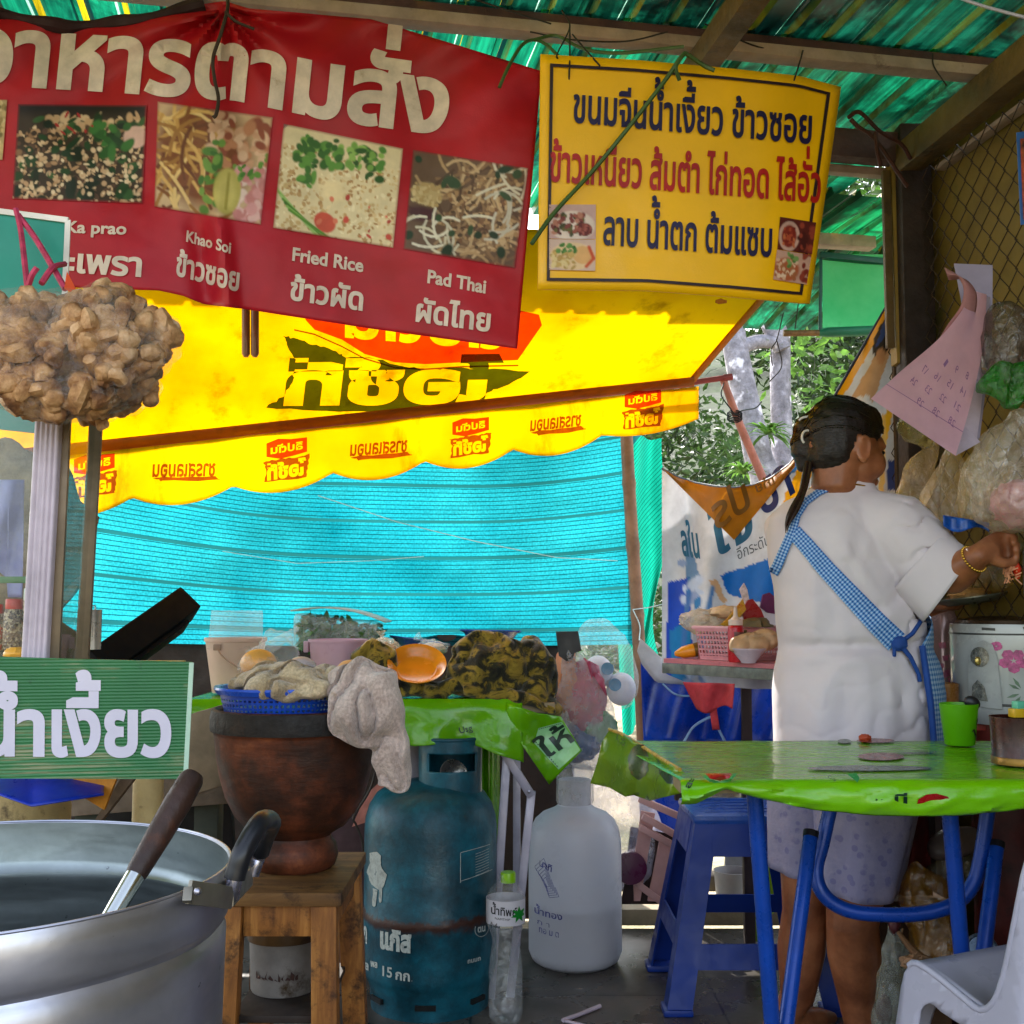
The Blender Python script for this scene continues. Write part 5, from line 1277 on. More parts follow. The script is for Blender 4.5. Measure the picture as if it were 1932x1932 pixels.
plate('orange plate propped against the camouflage cloth', at(786, 1266, 3.0), .076, (.66, .08), mat('plate_orange', '#c87e1c', .22, var=.06), None, 1.1)
# camouflage cloths
def m_camo():
    t = NT('camo'); co = t.coords()
    n = t.noise(t.coords(scale=(1, 1, 1.4)), 17, 5, .62, .9)
    c = t.ramp(n, [(.36, lin('#151510')), (.47, lin('#2c2a16')), (.52, lin('#6b5a1c')), (.60, lin('#8a7428')), (.68, lin('#3a3418'))])
    b = t.bsdf(c, .85, 0, .2, sheen=.2); t.bump(b, t.noise(co, 120, 4), .5, .004); return t.done(b)
camo = m_camo(); Y = 3.02
def lumps_fold(chains, ells, **k): return lump_c(chains, ells, **k)
o = lump_c([([at(855, 1288, Y), at(900, 1298, Y - .02), at(1000, 1300, Y - .02), at(1050, 1335, Y - .03)], [.03, .03, .035, .02]), ([at(880, 1300, Y - .06), at(960, 1308, Y - .07), at(1040, 1338, Y - .07)], [.016, .018, .015]),
            ([at(870, 1225, Y), at(900, 1205, Y), at(950, 1215, Y), at(985, 1240, Y)], [.03, .026, .026, .03]), ([at(1000, 1215, Y + .05), at(1030, 1250, Y), at(1035, 1300, Y)], [.03, .03, .03])],
           [(at(935, 1260, Y + .02), (.11, .10, .085)), (at(1005, 1258, Y + .03), (.06, .07, .075)), (at(875, 1268, Y), (.05, .06, .055)), (at(905, 1222, Y + .02), (.055, .05, .035))], voxel=.006, smooth=3, amp=.012, fq=16, fold=.022, ffq=20, seed=2)
obj('cloth_bundle', o, camo, None, 'big rumpled heap of black and yellow camouflage cloth on the back table', 'cloth', 'camouflage cloths')
o = lump_c([([at(675, 1240, 3.0), at(700, 1222, 3.0), at(730, 1240, 3.0), at(742, 1270, 3.0)], [.024, .026, .028, .022]), ([at(720, 1275, 2.99), at(760, 1300, 2.99), at(830, 1300, 2.99), at(880, 1290, 2.99)], [.025, .024, .024, .02])],
           [(at(715, 1245, 3.02), (.04, .05, .045))], voxel=.006, smooth=3, amp=.009, fq=18, fold=.014, ffq=24, seed=6)
obj('cloth_bundle', o, camo, None, 'smaller camouflage cloth folded over the pink tub, behind the orange plate', 'cloth', 'camouflage cloths')

# ------------------------------------------------------------------ mortar on its stool
MC = V((at(560, 1340, 2.1).x, 2.1, 0)); zr = at(560, 1338, 2.1).z; km = mpp(2.1)
def zz(py): return at(560, py, 2.1).z
BTU = thing('cooking_pipe', 'black square plastic pipe lying tilted on the back table against the cyan net', 'pipe', at(270, 1200, 2.75))
a, b = at(180, 1262, 2.62), at(352, 1139, 2.85); mb = MB(); d = (b - a).normalized(); mb.bar(a, b, .072, .07, .006, up=(0, -1, 0)); obj('body', mb, mat('pipe_black', '#08080a', .7, spec=.15, var=.2), BTU)
n_ = V((0, -1, 0)); n_ = (n_ - d * n_.dot(d)).normalized(); s_ = d.cross(n_); s_ = s_ if s_.z < 0 else -s_
mb = MB(); mb.bar(a + s_ * .043 - d * .03, b + s_ * .043 - d * .05, .012, .05, .004, up=(0, -1, 0)); obj('lower_flange', mb, MATS['pipe_black'], BTU)
MO = thing('mortar', 'big dark brown clay mortar with a flared foot on the wooden stool', 'mortar', V((MC.x, 2.1, zz(1643))))
def m_clay():
    t = NT('clay'); co = t.coords()
    c = t.ramp(t.noise(co, 8, 8, .68), [(.34, lin('#1a0e09')), (.48, lin('#3c1e10')), (.6, lin('#62301a')), (.72, lin('#8a4c2a'))])
    s = t.ramp(t.noise(co, 50, 6, .7), [(.64, 0.0), (.72, .8)]); c = t.mix(s, c, '#1c0f0a')
    b = t.bsdf(c, t.ramp(t.noise(co, 12, 5), [(.3, .38), (.7, .7)]), 0, .4); t.bump(b, t.noise(t.coords(scale=(20, 20, 75)), 1, 6), .28, .006); return t.done(b)
clay = m_clay(); k = km
prof = [(0, zz(1643)), (58 * k, zz(1643)), (74 * k, zz(1630)), (80 * k, zz(1610)), (76 * k, zz(1590)), (68 * k, zz(1582)), (66 * k, zz(1574)), (72 * k, zz(1568)), (92 * k, zz(1556)), (112 * k, zz(1532)), (128 * k, zz(1500)), (139 * k, zz(1460)), (146 * k, zz(1420)), (150 * k, zz(1382)), (151.5 * k, zz(1377)), (155 * k, zz(1374)), (156 * k, zz(1345)), (154 * k, zz(1335)), (148 * k, zz(1333)), (143 * k, zz(1338)), (138 * k, zz(1420)), (60 * k, zz(1560)), (0, zz(1565))]
mb = MB(); mb.lathe(prof, V((MC.x, 2.1, 0)), 72, wob=.012); obj('body', mb, clay, MO)
mb = MB(); mb.lathe([(156.5 * k, zz(1374)), (157.5 * k, zz(1368)), (157.5 * k, zz(1348)), (155 * k, zz(1336)), (152 * k, zz(1334))], V((MC.x, 2.1, 0)), 72, wob=.012); obj('rim_band', mb, mat('clay_dark', '#1d1713', .7, var=.4, vs=18, bump=.4, bs=50, dirt='#463428', dirt_at=.6), MO)
bc = V((at(533, 1340, 2.1).x, 2.08, zz(1338)))
def basket2():
    c = bc; r = thing('basket', 'bright blue perforated basket of towels on top of the mortar', 'basket', c); mb = MB(); nu, nv = 96, 8; r0, r1, hg = .098, .108, .040
    mb.grid(lambda u, v: c + V(((r0 + (r1 - r0) * v) * cos(u * 2 * pi), (r0 + (r1 - r0) * v) * sin(u * 2 * pi), hg * v)), nu, nv, cols=[(i / nu, j / nv, 0) for j in range(nv + 1) for i in range(nu + 1)])
    obj('side', mb, perf('basket_deep', '#1444b0', 68, 4.2, (.1, .62), .55), r); dp = mat('blue_rim', '#1a50c4', .3)
    mb = MB(); mb.lathe([(0, .001), (r0, .001), (r0, .003), (0, .003)], c, 60); obj('base', mb, dp, r)
    mb = MB(); mb.lathe([(r1 - .001, hg - .006), (r1 + .004, hg - .008), (r1 + .009, hg), (r1 + .008, hg + .004), (r1 - .002, hg + .003), (r1 - .004, hg - .004)], c, 72); obj('rim', mb, dp, r)
basket2()
def m_terry(name, a, b, c):
    t = NT(name); co = t.coords()
    cc = t.ramp(t.noise(co, 12, 7, .65), [(.3, lin(c)), (.5, lin(b)), (.7, lin(a))]); s = t.ramp(t.noise(co, 33, 5), [(.64, 0.0), (.74, .55)]); cc = t.mix(s, cc, '#8a6424'); cc = t.mix(1, cc, t.ramp(t.noise(co, 190, 3), [(.35, .8), (.65, 1.15)]), 'MULTIPLY')
    bs = t.bsdf(cc, .95, 0, .15, sheen=.5); t.bump(bs, t.noise(co, 210, 5), .7, .006); return t.done(bs)
terry = m_terry('terry', '#e0cca8', '#b8a07c', '#86704e'); terry2 = m_terry('terry_pink', '#dcc8be', '#bca69a', '#907a6e')
o = lump_c([([at(445, 1290, 2.03), at(490, 1278, 2.02), at(545, 1272, 2.0), at(590, 1285, 2.0)], [.016, .022, .024, .022]), ([at(480, 1300, 1.99), at(530, 1298, 1.97), at(610, 1298, 1.98)], [.018, .02, .018])],
           [(at(540, 1290, 2.06), (.085, .07, .03)), (at(520, 1290, 2.0), (.055, .03, .028)), (at(615, 1288, 2.03), (.05, .04, .03))], voxel=.005, smooth=3, amp=.008, fq=34, fold=.022, ffq=34, seed=3)
obj('towel', o, terry, None, 'heap of beige terry towels in the blue basket', 'towel', 'terry towels')
o = lump_c([([at(640, 1285, 1.99), at(680, 1272, 1.97), at(715, 1290, 1.96), at(738, 1350, 1.955), at(748, 1420, 1.965), at(750, 1478, 1.97)], [.022, .030, .034, .024, .021, .020]),
            ([at(640, 1310, 1.965), at(655, 1360, 1.945), at(690, 1392, 1.95), at(715, 1400, 1.955)], [.024, .034, .024, .014]), ([at(712, 1395, 1.96), at(712, 1440, 1.965), at(722, 1470, 1.965)], [.010, .012, .012]), ([at(690, 1320, 1.95), at(700, 1360, 1.945)], [.03, .028])],
           [(at(668, 1330, 1.96), (.034, .024, .05))], voxel=.005, smooth=3, amp=.006, fq=30, fold=.024, ffq=26, seed=9)
obj('towel', o, terry2, None, 'long grey pink rag draped over the mortar rim and hanging down beside it', 'towel', 'terry towels')
for k_, (x, y, s, lb) in enumerate(((488, 1252, .033, 'orange ball in clear wrap, leftmost behind the towels'), (568, 1262, .028, 'pale wrapped ball, middle one behind the towels'), (662, 1268, .028, 'peach ball in clear wrap, rightmost behind the towels'))):
    r = thing('wrapped_fruit', lb, 'fruit', at(x, y, 2.1) - V((0, 0, s)), 'wrapped fruit behind the towels'); mb = MB(); mb.ell(at(x, y, 2.1), (s, s, s * .8), nu=20, nv=14); obj('fruit', mb, mat(('fr_o', 'fr_w', 'fr_p')[k_], ('#d89a4c', '#b8a8a8', '#d8a070')[k_], .4), r)
    mb = MB(); mb.ell(at(x, y + 5, 2.1), (s * 1.12, s * 1.08, s * .86), nu=24, nv=16, amp=.18, fq=4, seed=k_ * 7); obj('wrap', mb, clear, r)
# wooden stool
def m_wood(name, a, b, c, sc=(3, 3, 26)):
    if name in MATS: return MATS[name]
    t = NT(name); co = t.coords(); n = t.noise(t.coords(scale=sc), 2.2, 8, .65, .6)
    cc = t.ramp(n, [(.3, lin(c)), (.5, lin(b)), (.7, lin(a))]); s = t.ramp(t.noise(co, 16, 8, .72), [(.50, 0.0), (.62, .85)]); cc = t.mix(s, cc, '#2e1c10')
    bs = t.bsdf(cc, .6, 0, .35); t.bump(bs, n, .4, .004); MATS[name] = t.done(bs); return MATS[name]
wleg = m_wood('stool_wood', '#b87e3e', '#8c5826', '#5a3216', (16, 16, 2.2)); wtop = m_wood('stool_top', '#8a6434', '#6b4a26', '#4a3018', (2.2, 16, 16))
ST_ = thing('stool', 'worn wooden stool with splayed legs carrying the clay mortar', 'stool', V((-.38, 2.06, 0)))
zs = .532; xl, xr_ = -.487, -.279
mb = MB(); mb.box(((xl + xr_) / 2, 2.07, zs - .011), (xr_ - xl + .004, .315, .022), bev=.003); obj('seat', mb, wtop, ST_)
LG = ((xr_ - .028, 1.935, .012, -.02), (xl + .026, 1.935, -.014, -.02), (xr_ - .026, 2.20, .022, .03), (xl + .026, 2.20, -.014, .03))
for x, y, dx, dy in LG:
    mb = MB(); mb.bar((x, y, zs - .023), (x + dx, y + dy, 0), .042, .036, .003, up=(0, -1, 0)); obj('leg', mb, wleg, ST_)
mb = MB()
mb.box(((xl + xr_) / 2, 1.937, zs - .048), (xr_ - xl - .095, .02, .05), bev=.002); mb.box((xr_ - .022, 2.07, zs - .045), (.018, .21, .045), bev=.002); mb.box(((xl + xr_) / 2, 2.20, zs - .048), (xr_ - xl - .1, .02, .05), bev=.002); obj('apron', mb, wleg, ST_)
mb = MB(); mb.box(((xl + xr_) / 2, 1.93, .292), (xr_ - xl - .09, .02, .05), bev=.002); mb.box(((xl + xr_) / 2, 2.215, .30), (xr_ - xl - .09, .02, .05), bev=.002); obj('stretcher', mb, wleg, ST_)
mb = MB(); mb.box(((xl + xr_) / 2, 2.075, .325), (xr_ - xl - .06, .28, .012), bev=.002); obj('shelf', mb, mat('shelf_dark', '#2b211c', .7, var=.3), ST_)
p = V((-.398, 2.07, .332)); r = thing('paint_pail', 'stained white paint pail on the lower shelf of the wooden stool', 'pail', p)
mb = MB(); mb.lathe([(0, 0), (.056, 0), (.058, .004), (.063, .135), (.067, .136), (.067, .15), (.062, .15), (.055, .01), (0, .008)], p, 40, wob=.01); obj('body', mb, mat('pail_stained', '#85807c', .5, var=.25, vs=9, dirt='#3f2c12', dirt_at=.54, dirt_scale=12), r)
mb = MB(); mb.lathe([(.0648, .088), (.0658, .095), (.0658, .122), (.0652, .128)], p, 40, wob=.02); obj('paint_drip', mb, mat('drip_brown', '#4a3214', .5, var=.4, vs=20), r)
mb = MB(); [shape(mb, ragged([(.1 + .075 * k_, .25), (.14 + .075 * k_, .05 + .08 * (k_ % 3)), (.16 + .075 * k_, .3)], .03, k_, 2), [], lambda x, y: p + V((.0615 * sin((x - .55) * 1.6), -.0635 * cos((x - .55) * 1.6), .048 + y * -.06)), .05) for k_ in range(11)]; obj('faded_print', mb, mat('ink_brown', '#3a2420', .6), r)

# ------------------------------------------------------------------ gas cylinder
GC = V((at(812, 1700, 2.99).x, 2.99, 0)); GR = .168
def zg(py): return at(812, py, 2.99).z
GAS = thing('gas_cylinder', 'scuffed teal gas cylinder with white stencilled lettering and a rusty seam', 'gas cylinder', GC)
def m_gas():
    t = NT('gas_teal'); co = t.coords()
    c = t.ramp(t.noise(co, 6, 8, .68), [(.34, lin('#04242e')), (.5, lin('#0a4656')), (.66, lin('#106478'))])
    s = t.ramp(t.noise(co, 45, 7, .75), [(.66, 0.0), (.75, .8)]); c = t.mix(s, c, '#12222a')
    gx = t.n('SeparateXYZ'); t.l(co, gx.inputs[0]); nz = t.noise(co, 22, 7, .7)
    m = t.n('Math'); m.operation = 'MULTIPLY_ADD'; m.inputs[1].default_value = .06; m.inputs[2].default_value = -.03; t.l(nz, m.inputs[0])
    ad = t.n('Math'); t.l(gx.outputs[2], ad.inputs[0]); t.l(m.outputs[0], ad.inputs[1])
    z0 = zg(1716); band = t.ramp(ad.outputs[0], [(z0 - .022, 0.0), (z0 - .004, 1.0), (z0 + .008, 1.0), (z0 + .016, 0.0)]); c = t.mix(band, c, '#3a1f16')
    b = t.bsdf(c, t.ramp(t.noise(co, 14, 6), [(.3, .28), (.7, .6)]), .1, .5); t.bump(b, t.noise(co, 70, 5), .3, .004); return t.done(b)
gm = m_gas()
mb = MB(); mb.lathe([(0, .045), (.14, .05), (GR * .97, .075), (GR, .10), (GR, zg(1726)), (GR + .002, zg(1722)), (GR + .002, zg(1712)), (GR, zg(1708)), (GR, zg(1560)), (GR * .985, zg(1538)), (GR * .93, zg(1515)), (GR * .82, zg(1494)), (GR * .62, zg(1478)), (GR * .3, zg(1470)), (0, zg(1468))], GC, 72); obj('body', mb, gm, GAS)
mb = MB(); mb.lathe([(GR * .86, .0), (GR * .88, .0), (GR * .9, .05), (GR * .98, .08)], GC, 60); mb.lathe([(GR * .86, .0), (GR * .84, .05)], GC, 60); obj('foot_ring', mb, gm, GAS)
mb = MB()
for a in (-pi / 2 - .0, -pi / 2 + .95, -pi / 2 - .95): 
    q = GC + V((cos(a) * GR * .905, sin(a) * GR * .905, .036)); mb.box(q, (.008, .05, .012), a)
obj('foot_slot', mb, mat('slot_dark', '#04080a', .9), GAS)
CC = GC + V((.050, -.01, 0)); cr = .078; zc0, zc1 = zg(1500), zg(1390)
mb = MB(); n = 64
def col_pt(t, z): return CC + V((cr * cos(t) * (1 + .05 * (z - zc0)), cr * sin(t), z))
def hole(t, z):                                         # hand opening in the front of the collar
    d = (t + pi / 2 + 2 * pi) % (2 * pi); d = d - 2 * pi if d > pi else d; d -= .12
    k = (z - zc0) / (zc1 - zc0); return abs(d) < .82 and .46 < k < .76
nz_ = 34; ids = {}
vs, fs = [], []
for j in range(nz_ + 1):
    for i in range(n): vs.append(col_pt(2 * pi * i / n, zc0 + (zc1 - zc0) * j / nz_))
for j in range(nz_):
    for i in range(n):
        t = 2 * pi * (i + .5) / n; z = zc0 + (zc1 - zc0) * (j + .5) / nz_
        if not hole(t, z): fs.append((j * n + i, j * n + (i + 1) % n, (j + 1) * n + (i + 1) % n, (j + 1) * n + i))
mb.add(vs, fs); o = obj('collar', mb, gm, GAS, solid=.005)
mb = MB(); mb.tube([CC + V((cr * cos(t), cr * sin(t), zc1)) for t in np.linspace(0, 2 * pi, 48, endpoint=False)], .005, 10, closed=True); obj('collar_rim', mb, gm, GAS)
mb = MB(); mb.tube([CC + V((0, 0, zc0 - .02)), CC + V((0, 0, zc0 + .03))], .016, 14); mb.tube([CC + V((0, 0, zc0 + .03)), CC + V((0, 0, zc0 + .06))], .024, 10); obj('valve', mb, mat('brass', '#8a6a2c', .35, .9), GAS)
stencil = mat('stencil_white', '#a9b0ac', .6, var=.25, vs=60, dirt='#4a5a5c', dirt_at=.56, dirt_scale=60)
def GSF(px, py, off=.0016):
    k = max(-.98, min(.98, (px - 812) * mpp(2.99) / GR)); a = math.asin(k); r = GR + off
    return V((GC.x + r * sin(a), GC.y - r * cos(a), at(812, py, 2.99 - GR * cos(a) * .55).z))
mb = MB(); letters(mb, 'ก', (694, 1770), (704, 1771), 26, GSF, .05, up=(0, -1), cut=8); letters(mb, 'แก๊ส', (731, 1774), (788, 1779), 27, GSF, .05, up=(0, -1), cut=8); obj('stencil_lettering', mb, stencil, GAS); mb = MB()
letters(mb, '15', (736, 1826), (754, 1828), 19, GSF, .02, up=(0, -1), cut=8); letters(mb, 'กก.', (760, 1830), (790, 1833), 13, GSF, .03, up=(0, -1), cut=8); letters(mb, 'ล', (700, 1820), (708, 1821), 11, GSF, .04, up=(0, -1), cut=8); letters(mb, 'พล', (712, 1812), (726, 1813), 9, GSF, .04, up=(0, -1), cut=8); obj('stencil_lettering', mb, stencil, GAS); mb = MB()
letters(mb, 'ถนมถ', (884, 1803), (906, 1800), 6, GSF, .02, up=(0, -1), cut=8); obj('stencil_lettering', mb, stencil, GAS)
mb = MB()
for pts in ([(708, 1604), (722, 1598), (732, 1606), (730, 1622), (742, 1640), (738, 1660), (726, 1668), (712, 1660), (702, 1640), (708, 1622)], [(716, 1668), (724, 1668), (722, 1700), (714, 1700)], [(728, 1664), (733, 1664), (734, 1690), (728, 1692)]): shape(mb, ragged(pts, 1.2, 4, 3), [], GSF, 8)
obj('emblem', mb, stencil, GAS); mb = MB()
for r0 in (15,):
    for k in range(30):
        a = 2 * pi * k / 30; b = 2 * pi * (k + .9) / 30; q = [(908 + r * .8 * cos(t), 1742 + r * sin(t)) for r, t in ((14, a), (14, b), (15.2, b), (15.2, a))]; mb.add([GSF(*w) for w in q], [(0, 1, 2, 3)])
letters(mb, 'ตน', (901, 1748), (914, 1747), 9, GSF, .03, up=(0, -1), cut=6); obj('emblem', mb, stencil, GAS)
mb = MB()
def ln(a, b, w=1.0): mb.add([GSF(*a), GSF(*b), GSF(b[0], b[1] + w), GSF(a[0], a[1] + w)], [(0, 1, 2, 3)])
for k in range(5): ln((872 + 10 * k, 1597 - 2 * k), (882 + 10 * k, 1595 - 2 * k)); ln((871 + 11 * k, 1650 - 3 * k), (882 + 11 * k, 1647 - 3 * k))
for k in range(9): ln((897, 1602 + 5 * k), (908, 1599 + 5 * k), .8); ln((908, 1599 + 5 * k), (920, 1595 + 5 * k), .8)
for k in range(5): mb.add([GSF(871, 1598 + 11 * k), GSF(872, 1598 + 11 * k), GSF(872, 1609 + 11 * k), GSF(871, 1609 + 11 * k)], [(0, 1, 2, 3)])
obj('printed_table', mb, stencil, GAS)
# red-capped jar in white bag and a spoon, seen behind/inside the collar
r = thing('jar', 'red-lidded jar with a white starburst, wrapped in a white bag behind the gas cylinder', 'jar', at(790, 1480, 3.1)); p = at(786, 1500, 3.12)
mb = MB(); mb.ell(at(786, 1362, 3.1), (.044, .03, .033), nu=22, nv=14); obj('lid', mb, mat('lid_dark_red', '#8a1428', .25), r)
mb = MB()
for k in range(7):
    a = -1.2 + .4 * k; c = V((at(792, 1382, 3.07)))
    mb.bar(c, c + V((sin(a) * .03, -.004 + .006 * abs(sin(a)), cos(a) * .024)), .0022, .001, 0)
obj('starburst', mb, mat('star_white', '#c9b8a8', .5), r)
mb = MB(); mb.lathe([(.045, zg(1500) - .3), (.046, zg(1440)), (.05, zg(1400)), (.046, zg(1376)), (.03, zg(1368))], V((p.x, 3.12, 0)), 30, wob=.14); obj('wrap', mb, mat('bag_white', '#a9a3ac', .4, var=.12, thin=.4, bump=.5, bs=25), r)
mb = MB(); mb.ell(at(838, 1372, 3.06), (.022, .02, .03), amp=.5, fq=3); mb.tube([at(842, 1395, 3.05), at(846, 1368, 3.05), at(850, 1350, 3.05)], [.018, .01, .014], 9); obj('plastic_bag', mb, clear, None, 'twist of clear plastic sticking up from the gas cylinder collar', 'bag')
mb = MB(); q = CC + V((0, -.03, zc0 + .05)); mb.lathe([(.001, 0), (.02, .003), (.034, .012), (.04, .026), (.038, .026), (.02, .007), (.001, .004)], q, 24, Matrix.Rotation(1.1, 3, 'X') @ Matrix.Rotation(.5, 3, 'Y')); obj('steel_bowl', mb, MATS['steel'], None, 'small shiny steel bowl inside the gas cylinder collar', 'bowl')
# hose and pink cloth between mortar and cylinder
mb = MB(); mb.tube(spline([at(712, 1440, 2.75), at(698, 1490, 2.75), at(668, 1540, 2.75), at(672, 1556, 2.75), at(684, 1590, 2.75), at(683, 1640, 2.75), at(670, 1690, 2.75)], 6), .0028, 7); obj('hose', mb, cord_m, None, 'thin black hose hanging between the mortar and the gas cylinder', 'hose')
mb = MB(); mb.plate([at(722, 1470, 3.2), at(728, 1500, 3.2), at(702, 1548, 3.2), at(664, 1560, 3.2), at(690, 1500, 3.2)], (0, 1, 0), .003); obj('paper_sheet', mb, mat('paper_pink', '#d88a78', .6, var=.3, vs=12), None, 'salmon pink sheet showing between the mortar and the gas cylinder', 'paper')
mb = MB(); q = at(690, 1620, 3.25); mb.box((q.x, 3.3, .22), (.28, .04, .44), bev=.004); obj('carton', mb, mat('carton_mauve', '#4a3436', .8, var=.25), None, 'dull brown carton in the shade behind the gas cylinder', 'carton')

# ------------------------------------------------------------------ water bottle and carboy
pet = film('pet', '#eef4f8', .02, .22, .05, .2, 30, None, .10); BW = V((at(954, 1900, 2.87).x, 2.87, 0)); kb = mpp(2.87)
def zb(py): return at(954, py, 2.87).z
WB = thing('water_bottle', 'clear plastic water bottle with a lime green cap, half full, on the dark floor', 'bottle', BW)
pf = [(0, .012), (.02, .004), (.036, .0), (.041, .012), (.0415, .06), (.040, .085), (.0415, .11), (.038, zb(1792)), (.033, zb(1775)), (.036, zb(1760)), (.0465, zb(1742)), (.047, zb(1700)), (.045, zb(1688)), (.036, zb(1675)), (.022, zb(1664)), (.0155, zb(1656)), (.0155, zb(1648))]
mb = MB(); mb.lathe(pf, BW, 40); mb.warp(lambda q: q + (V((q.x - BW.x, q.y - BW.y, 0)) * (.06 * sin((q.z) * 260) if .14 < q.z < .2 else 0))); obj('body', mb, pet, WB)
wm = film('water', '#e0ecf4', .01, .08, .02, .1, 10); mb = MB(); mb.lathe([(0, .013), (.035, .004), (.040, .013), (.040, zb(1832)), (0, zb(1832))], BW, 36); obj('water', mb, wm, WB)
mb = MB(); mb.lathe([(.018, zb(1664)), (.0185, zb(1648)), (.017, zb(1645)), (0, zb(1645))], BW + V((.006, 0, 0)), 24); obj('cap', mb, mat('cap_lime', '#7fb80a', .35), WB)
mb = MB(); mb.lathe([(.0476, zb(1738)), (.0478, zb(1692))], BW, 48); obj('label_band', mb, mat('label_white', '#c9c6ce', .4, var=.05), WB)
def WBS(px, py, off=.0008):
    k = max(-.98, min(.98, (px - 958) * kb / .048)); a = math.asin(k); return V((BW.x + .006 + (.048 + off) * sin(a) - .006, BW.y - (.048 + off) * cos(a), zb(py)))
def WBS(px, py, off=.0008):
    k = max(-.98, min(.98, (px - 954) * kb / .048)); a = math.asin(k); return V((BW.x + (.048 + off) * sin(a), BW.y - (.048 + off) * cos(a), at(954, py, 2.87 - .03).z))
mb = MB(); letters(mb, 'น้ำทิพย์', (928, 1722), (975, 1726), 11, WBS, .02, up=(0, -1), cut=6); letters(mb, 'NAMTHIP', (935, 1732), (962, 1734), 4.5, WBS, .0, up=(0, -1), cut=6); letters(mb, 'น้ำดื่ม', (926, 1746), (944, 1748), 4, WBS, .02, up=(0, -1), cut=6); obj('lettering', mb, mat('ink_black', '#16161c', .5), WB)
mb = MB(); st = []
for k in range(14): r_ = 15 if k % 2 == 0 else 7; st.append((978 + r_ * sin(2 * pi * k / 14), 1724 - r_ * 1.1 * cos(2 * pi * k / 14)))
shape(mb, st, [], lambda x, y: WBS(min(x, 987), y, .0011), 6); obj('leaf_emblem', mb, mat('leaf_print', '#067a22', .4), WB)
CB = V((at(1085, 1700, 3.32).x, 3.32, 0))
def zc(py): return at(1085, py, 3.32).z
CBY = thing('carboy', 'big cloudy white plastic carboy with a faded blue stamp on the floor', 'carboy', CB)
cbm = mat('carboy_plastic', '#e2e2ea', .34, var=.03, vs=4, thin=.45, sss=0); r_ = .131
mb = MB(); mb.lathe([(0, .004), (.105, .0), (.122, .012), (r_, .035), (r_, zc(1600)), (.1295, zc(1580)), (.124, zc(1561)), (.112, zc(1545)), (.092, zc(1533)), (.06, zc(1524)), (.048, zc(1518)), (.046, zc(1512)), (.046, zc(1470)), (.040, zc(1470)), (.040, zc(1515)), (0, zc(1518))], CB, 64); obj('body', mb, cbm, CBY)
mb = MB(); mb.lathe([(.05, zc(1516)), (.053, zc(1510)), (.052, zc(1452)), (.048, zc(1446)), (0, zc(1445))], CB + V((0, 0, 0)), 30, wob=.06); obj('cap', mb, film('cap_film', '#d8d4d0', .3, .5, .25, .5, 40), CBY)
mb = MB(); mb.lathe([(0, .01), (.120, .014), (.1285, .035), (.1285, zc(1700)), (0, zc(1700))], CB, 48); obj('water', mb, mat('carboy_water', '#9a98a8', .3, var=.03, thin=.3), CBY)
def CBS(px, py, off=.0015):
    k = max(-.98, min(.98, (px - 1085) * mpp(3.32) / r_)); a = math.asin(k); return V((CB.x + (r_ + off) * sin(a), CB.y - (r_ + off) * cos(a), at(1085, py, 3.32 - r_ * .7).z))
st_b = mat('stamp_blue', '#565a98', .5, var=.3, vs=50, dirt='#a9a8b8', dirt_at=.52, dirt_scale=45)
mb = MB()
for k in range(6):
    s = 1 - k * .15
    q = [(1031 + dx * s, 1665 + dy * s) for dx, dy in ((-4, -46), (-20, -26), (22, 22), (6, 26))]
    for a, b in ((0, 1), (1, 3), (0, 2), (2, 3)):
        A, B = np.array(q[a]), np.array(q[b]); nrm = np.array([-(B - A)[1], (B - A)[0]]); nrm = nrm / np.linalg.norm(nrm) * .8
        mb.add([CBS(*A), CBS(*B), CBS(*(B + nrm)), CBS(*(A + nrm))], [(0, 1, 2, 3)])
letters(mb, 'นาทิ', (1018, 1634), (1040, 1642), 9, CBS, .03, up=(.1, -1), cut=6)
letters(mb, 'น้ำทอง', (1010, 1726), (1058, 1730), 9, CBS, .02, up=(0, -1), cut=8); letters(mb, 'ก า', (1015, 1745), (1036, 1747), 7, CBS, .0, up=(0, -1), cut=8); letters(mb, 'ทอ ม ต', (1018, 1760), (1052, 1763), 9, CBS, .01, up=(0, -1), cut=8); obj('stamp', mb, st_b, CBY)

# ------------------------------------------------------------------ bamboo pole and hanging bags
mb = MB(); P = [at(1181, 800, 3.92), at(1186, 900, 3.92), at(1192, 1000, 3.92), at(1200, 1120, 3.92), at(1206, 1230, 3.92), at(1212, 1375, 3.92), at(1216, 1480, 3.92)]; e = P[-1]; P.append(V((e.x + .02, e.y, -.02))); Q = spline(P, 8)
mb.tube(Q, [.0215 + .003 * (1 if (i % 9) == 0 else 0) for i in range(len(Q))], 16); obj('bamboo_pole', mb, mat('bamboo', '#8f6a50', .55, var=.25, vs=14, bump=.25, bs=40, dirt='#5c4030', dirt_at=.6), None, 'brown bamboo pole standing in front of the right edge of the cyan net', 'pole')
HB = thing('shopping_bag', 'clear shopping bag with pink, green and blue packets hanging right of the camouflage cloth', 'bag', at(1110, 1400, 3.3))
pinkm = mat('packet_pink', '#b8506c', .3, var=.25, vs=14, thin=.4); Yb = 3.32
mb = MB(); mb.ell(at(1108, 1320, Yb), (.055, .05, .11), amp=.35, fq=3, seed=4); obj('pink_packet', mb, pinkm, HB)
mb = MB(); mb.ell(at(1126, 1372, Yb), (.055, .04, .05), amp=.3, fq=3, seed=2); obj('green_packet', mb, mat('packet_green', '#0f7a3a', .35, var=.2), HB)
mb = MB(); mb.ell(at(1095, 1400, Yb), (.06, .05, .055), amp=.2, fq=3, seed=1); obj('blue_packet', mb, mat('packet_blue', '#12487a', .35, var=.2), HB)
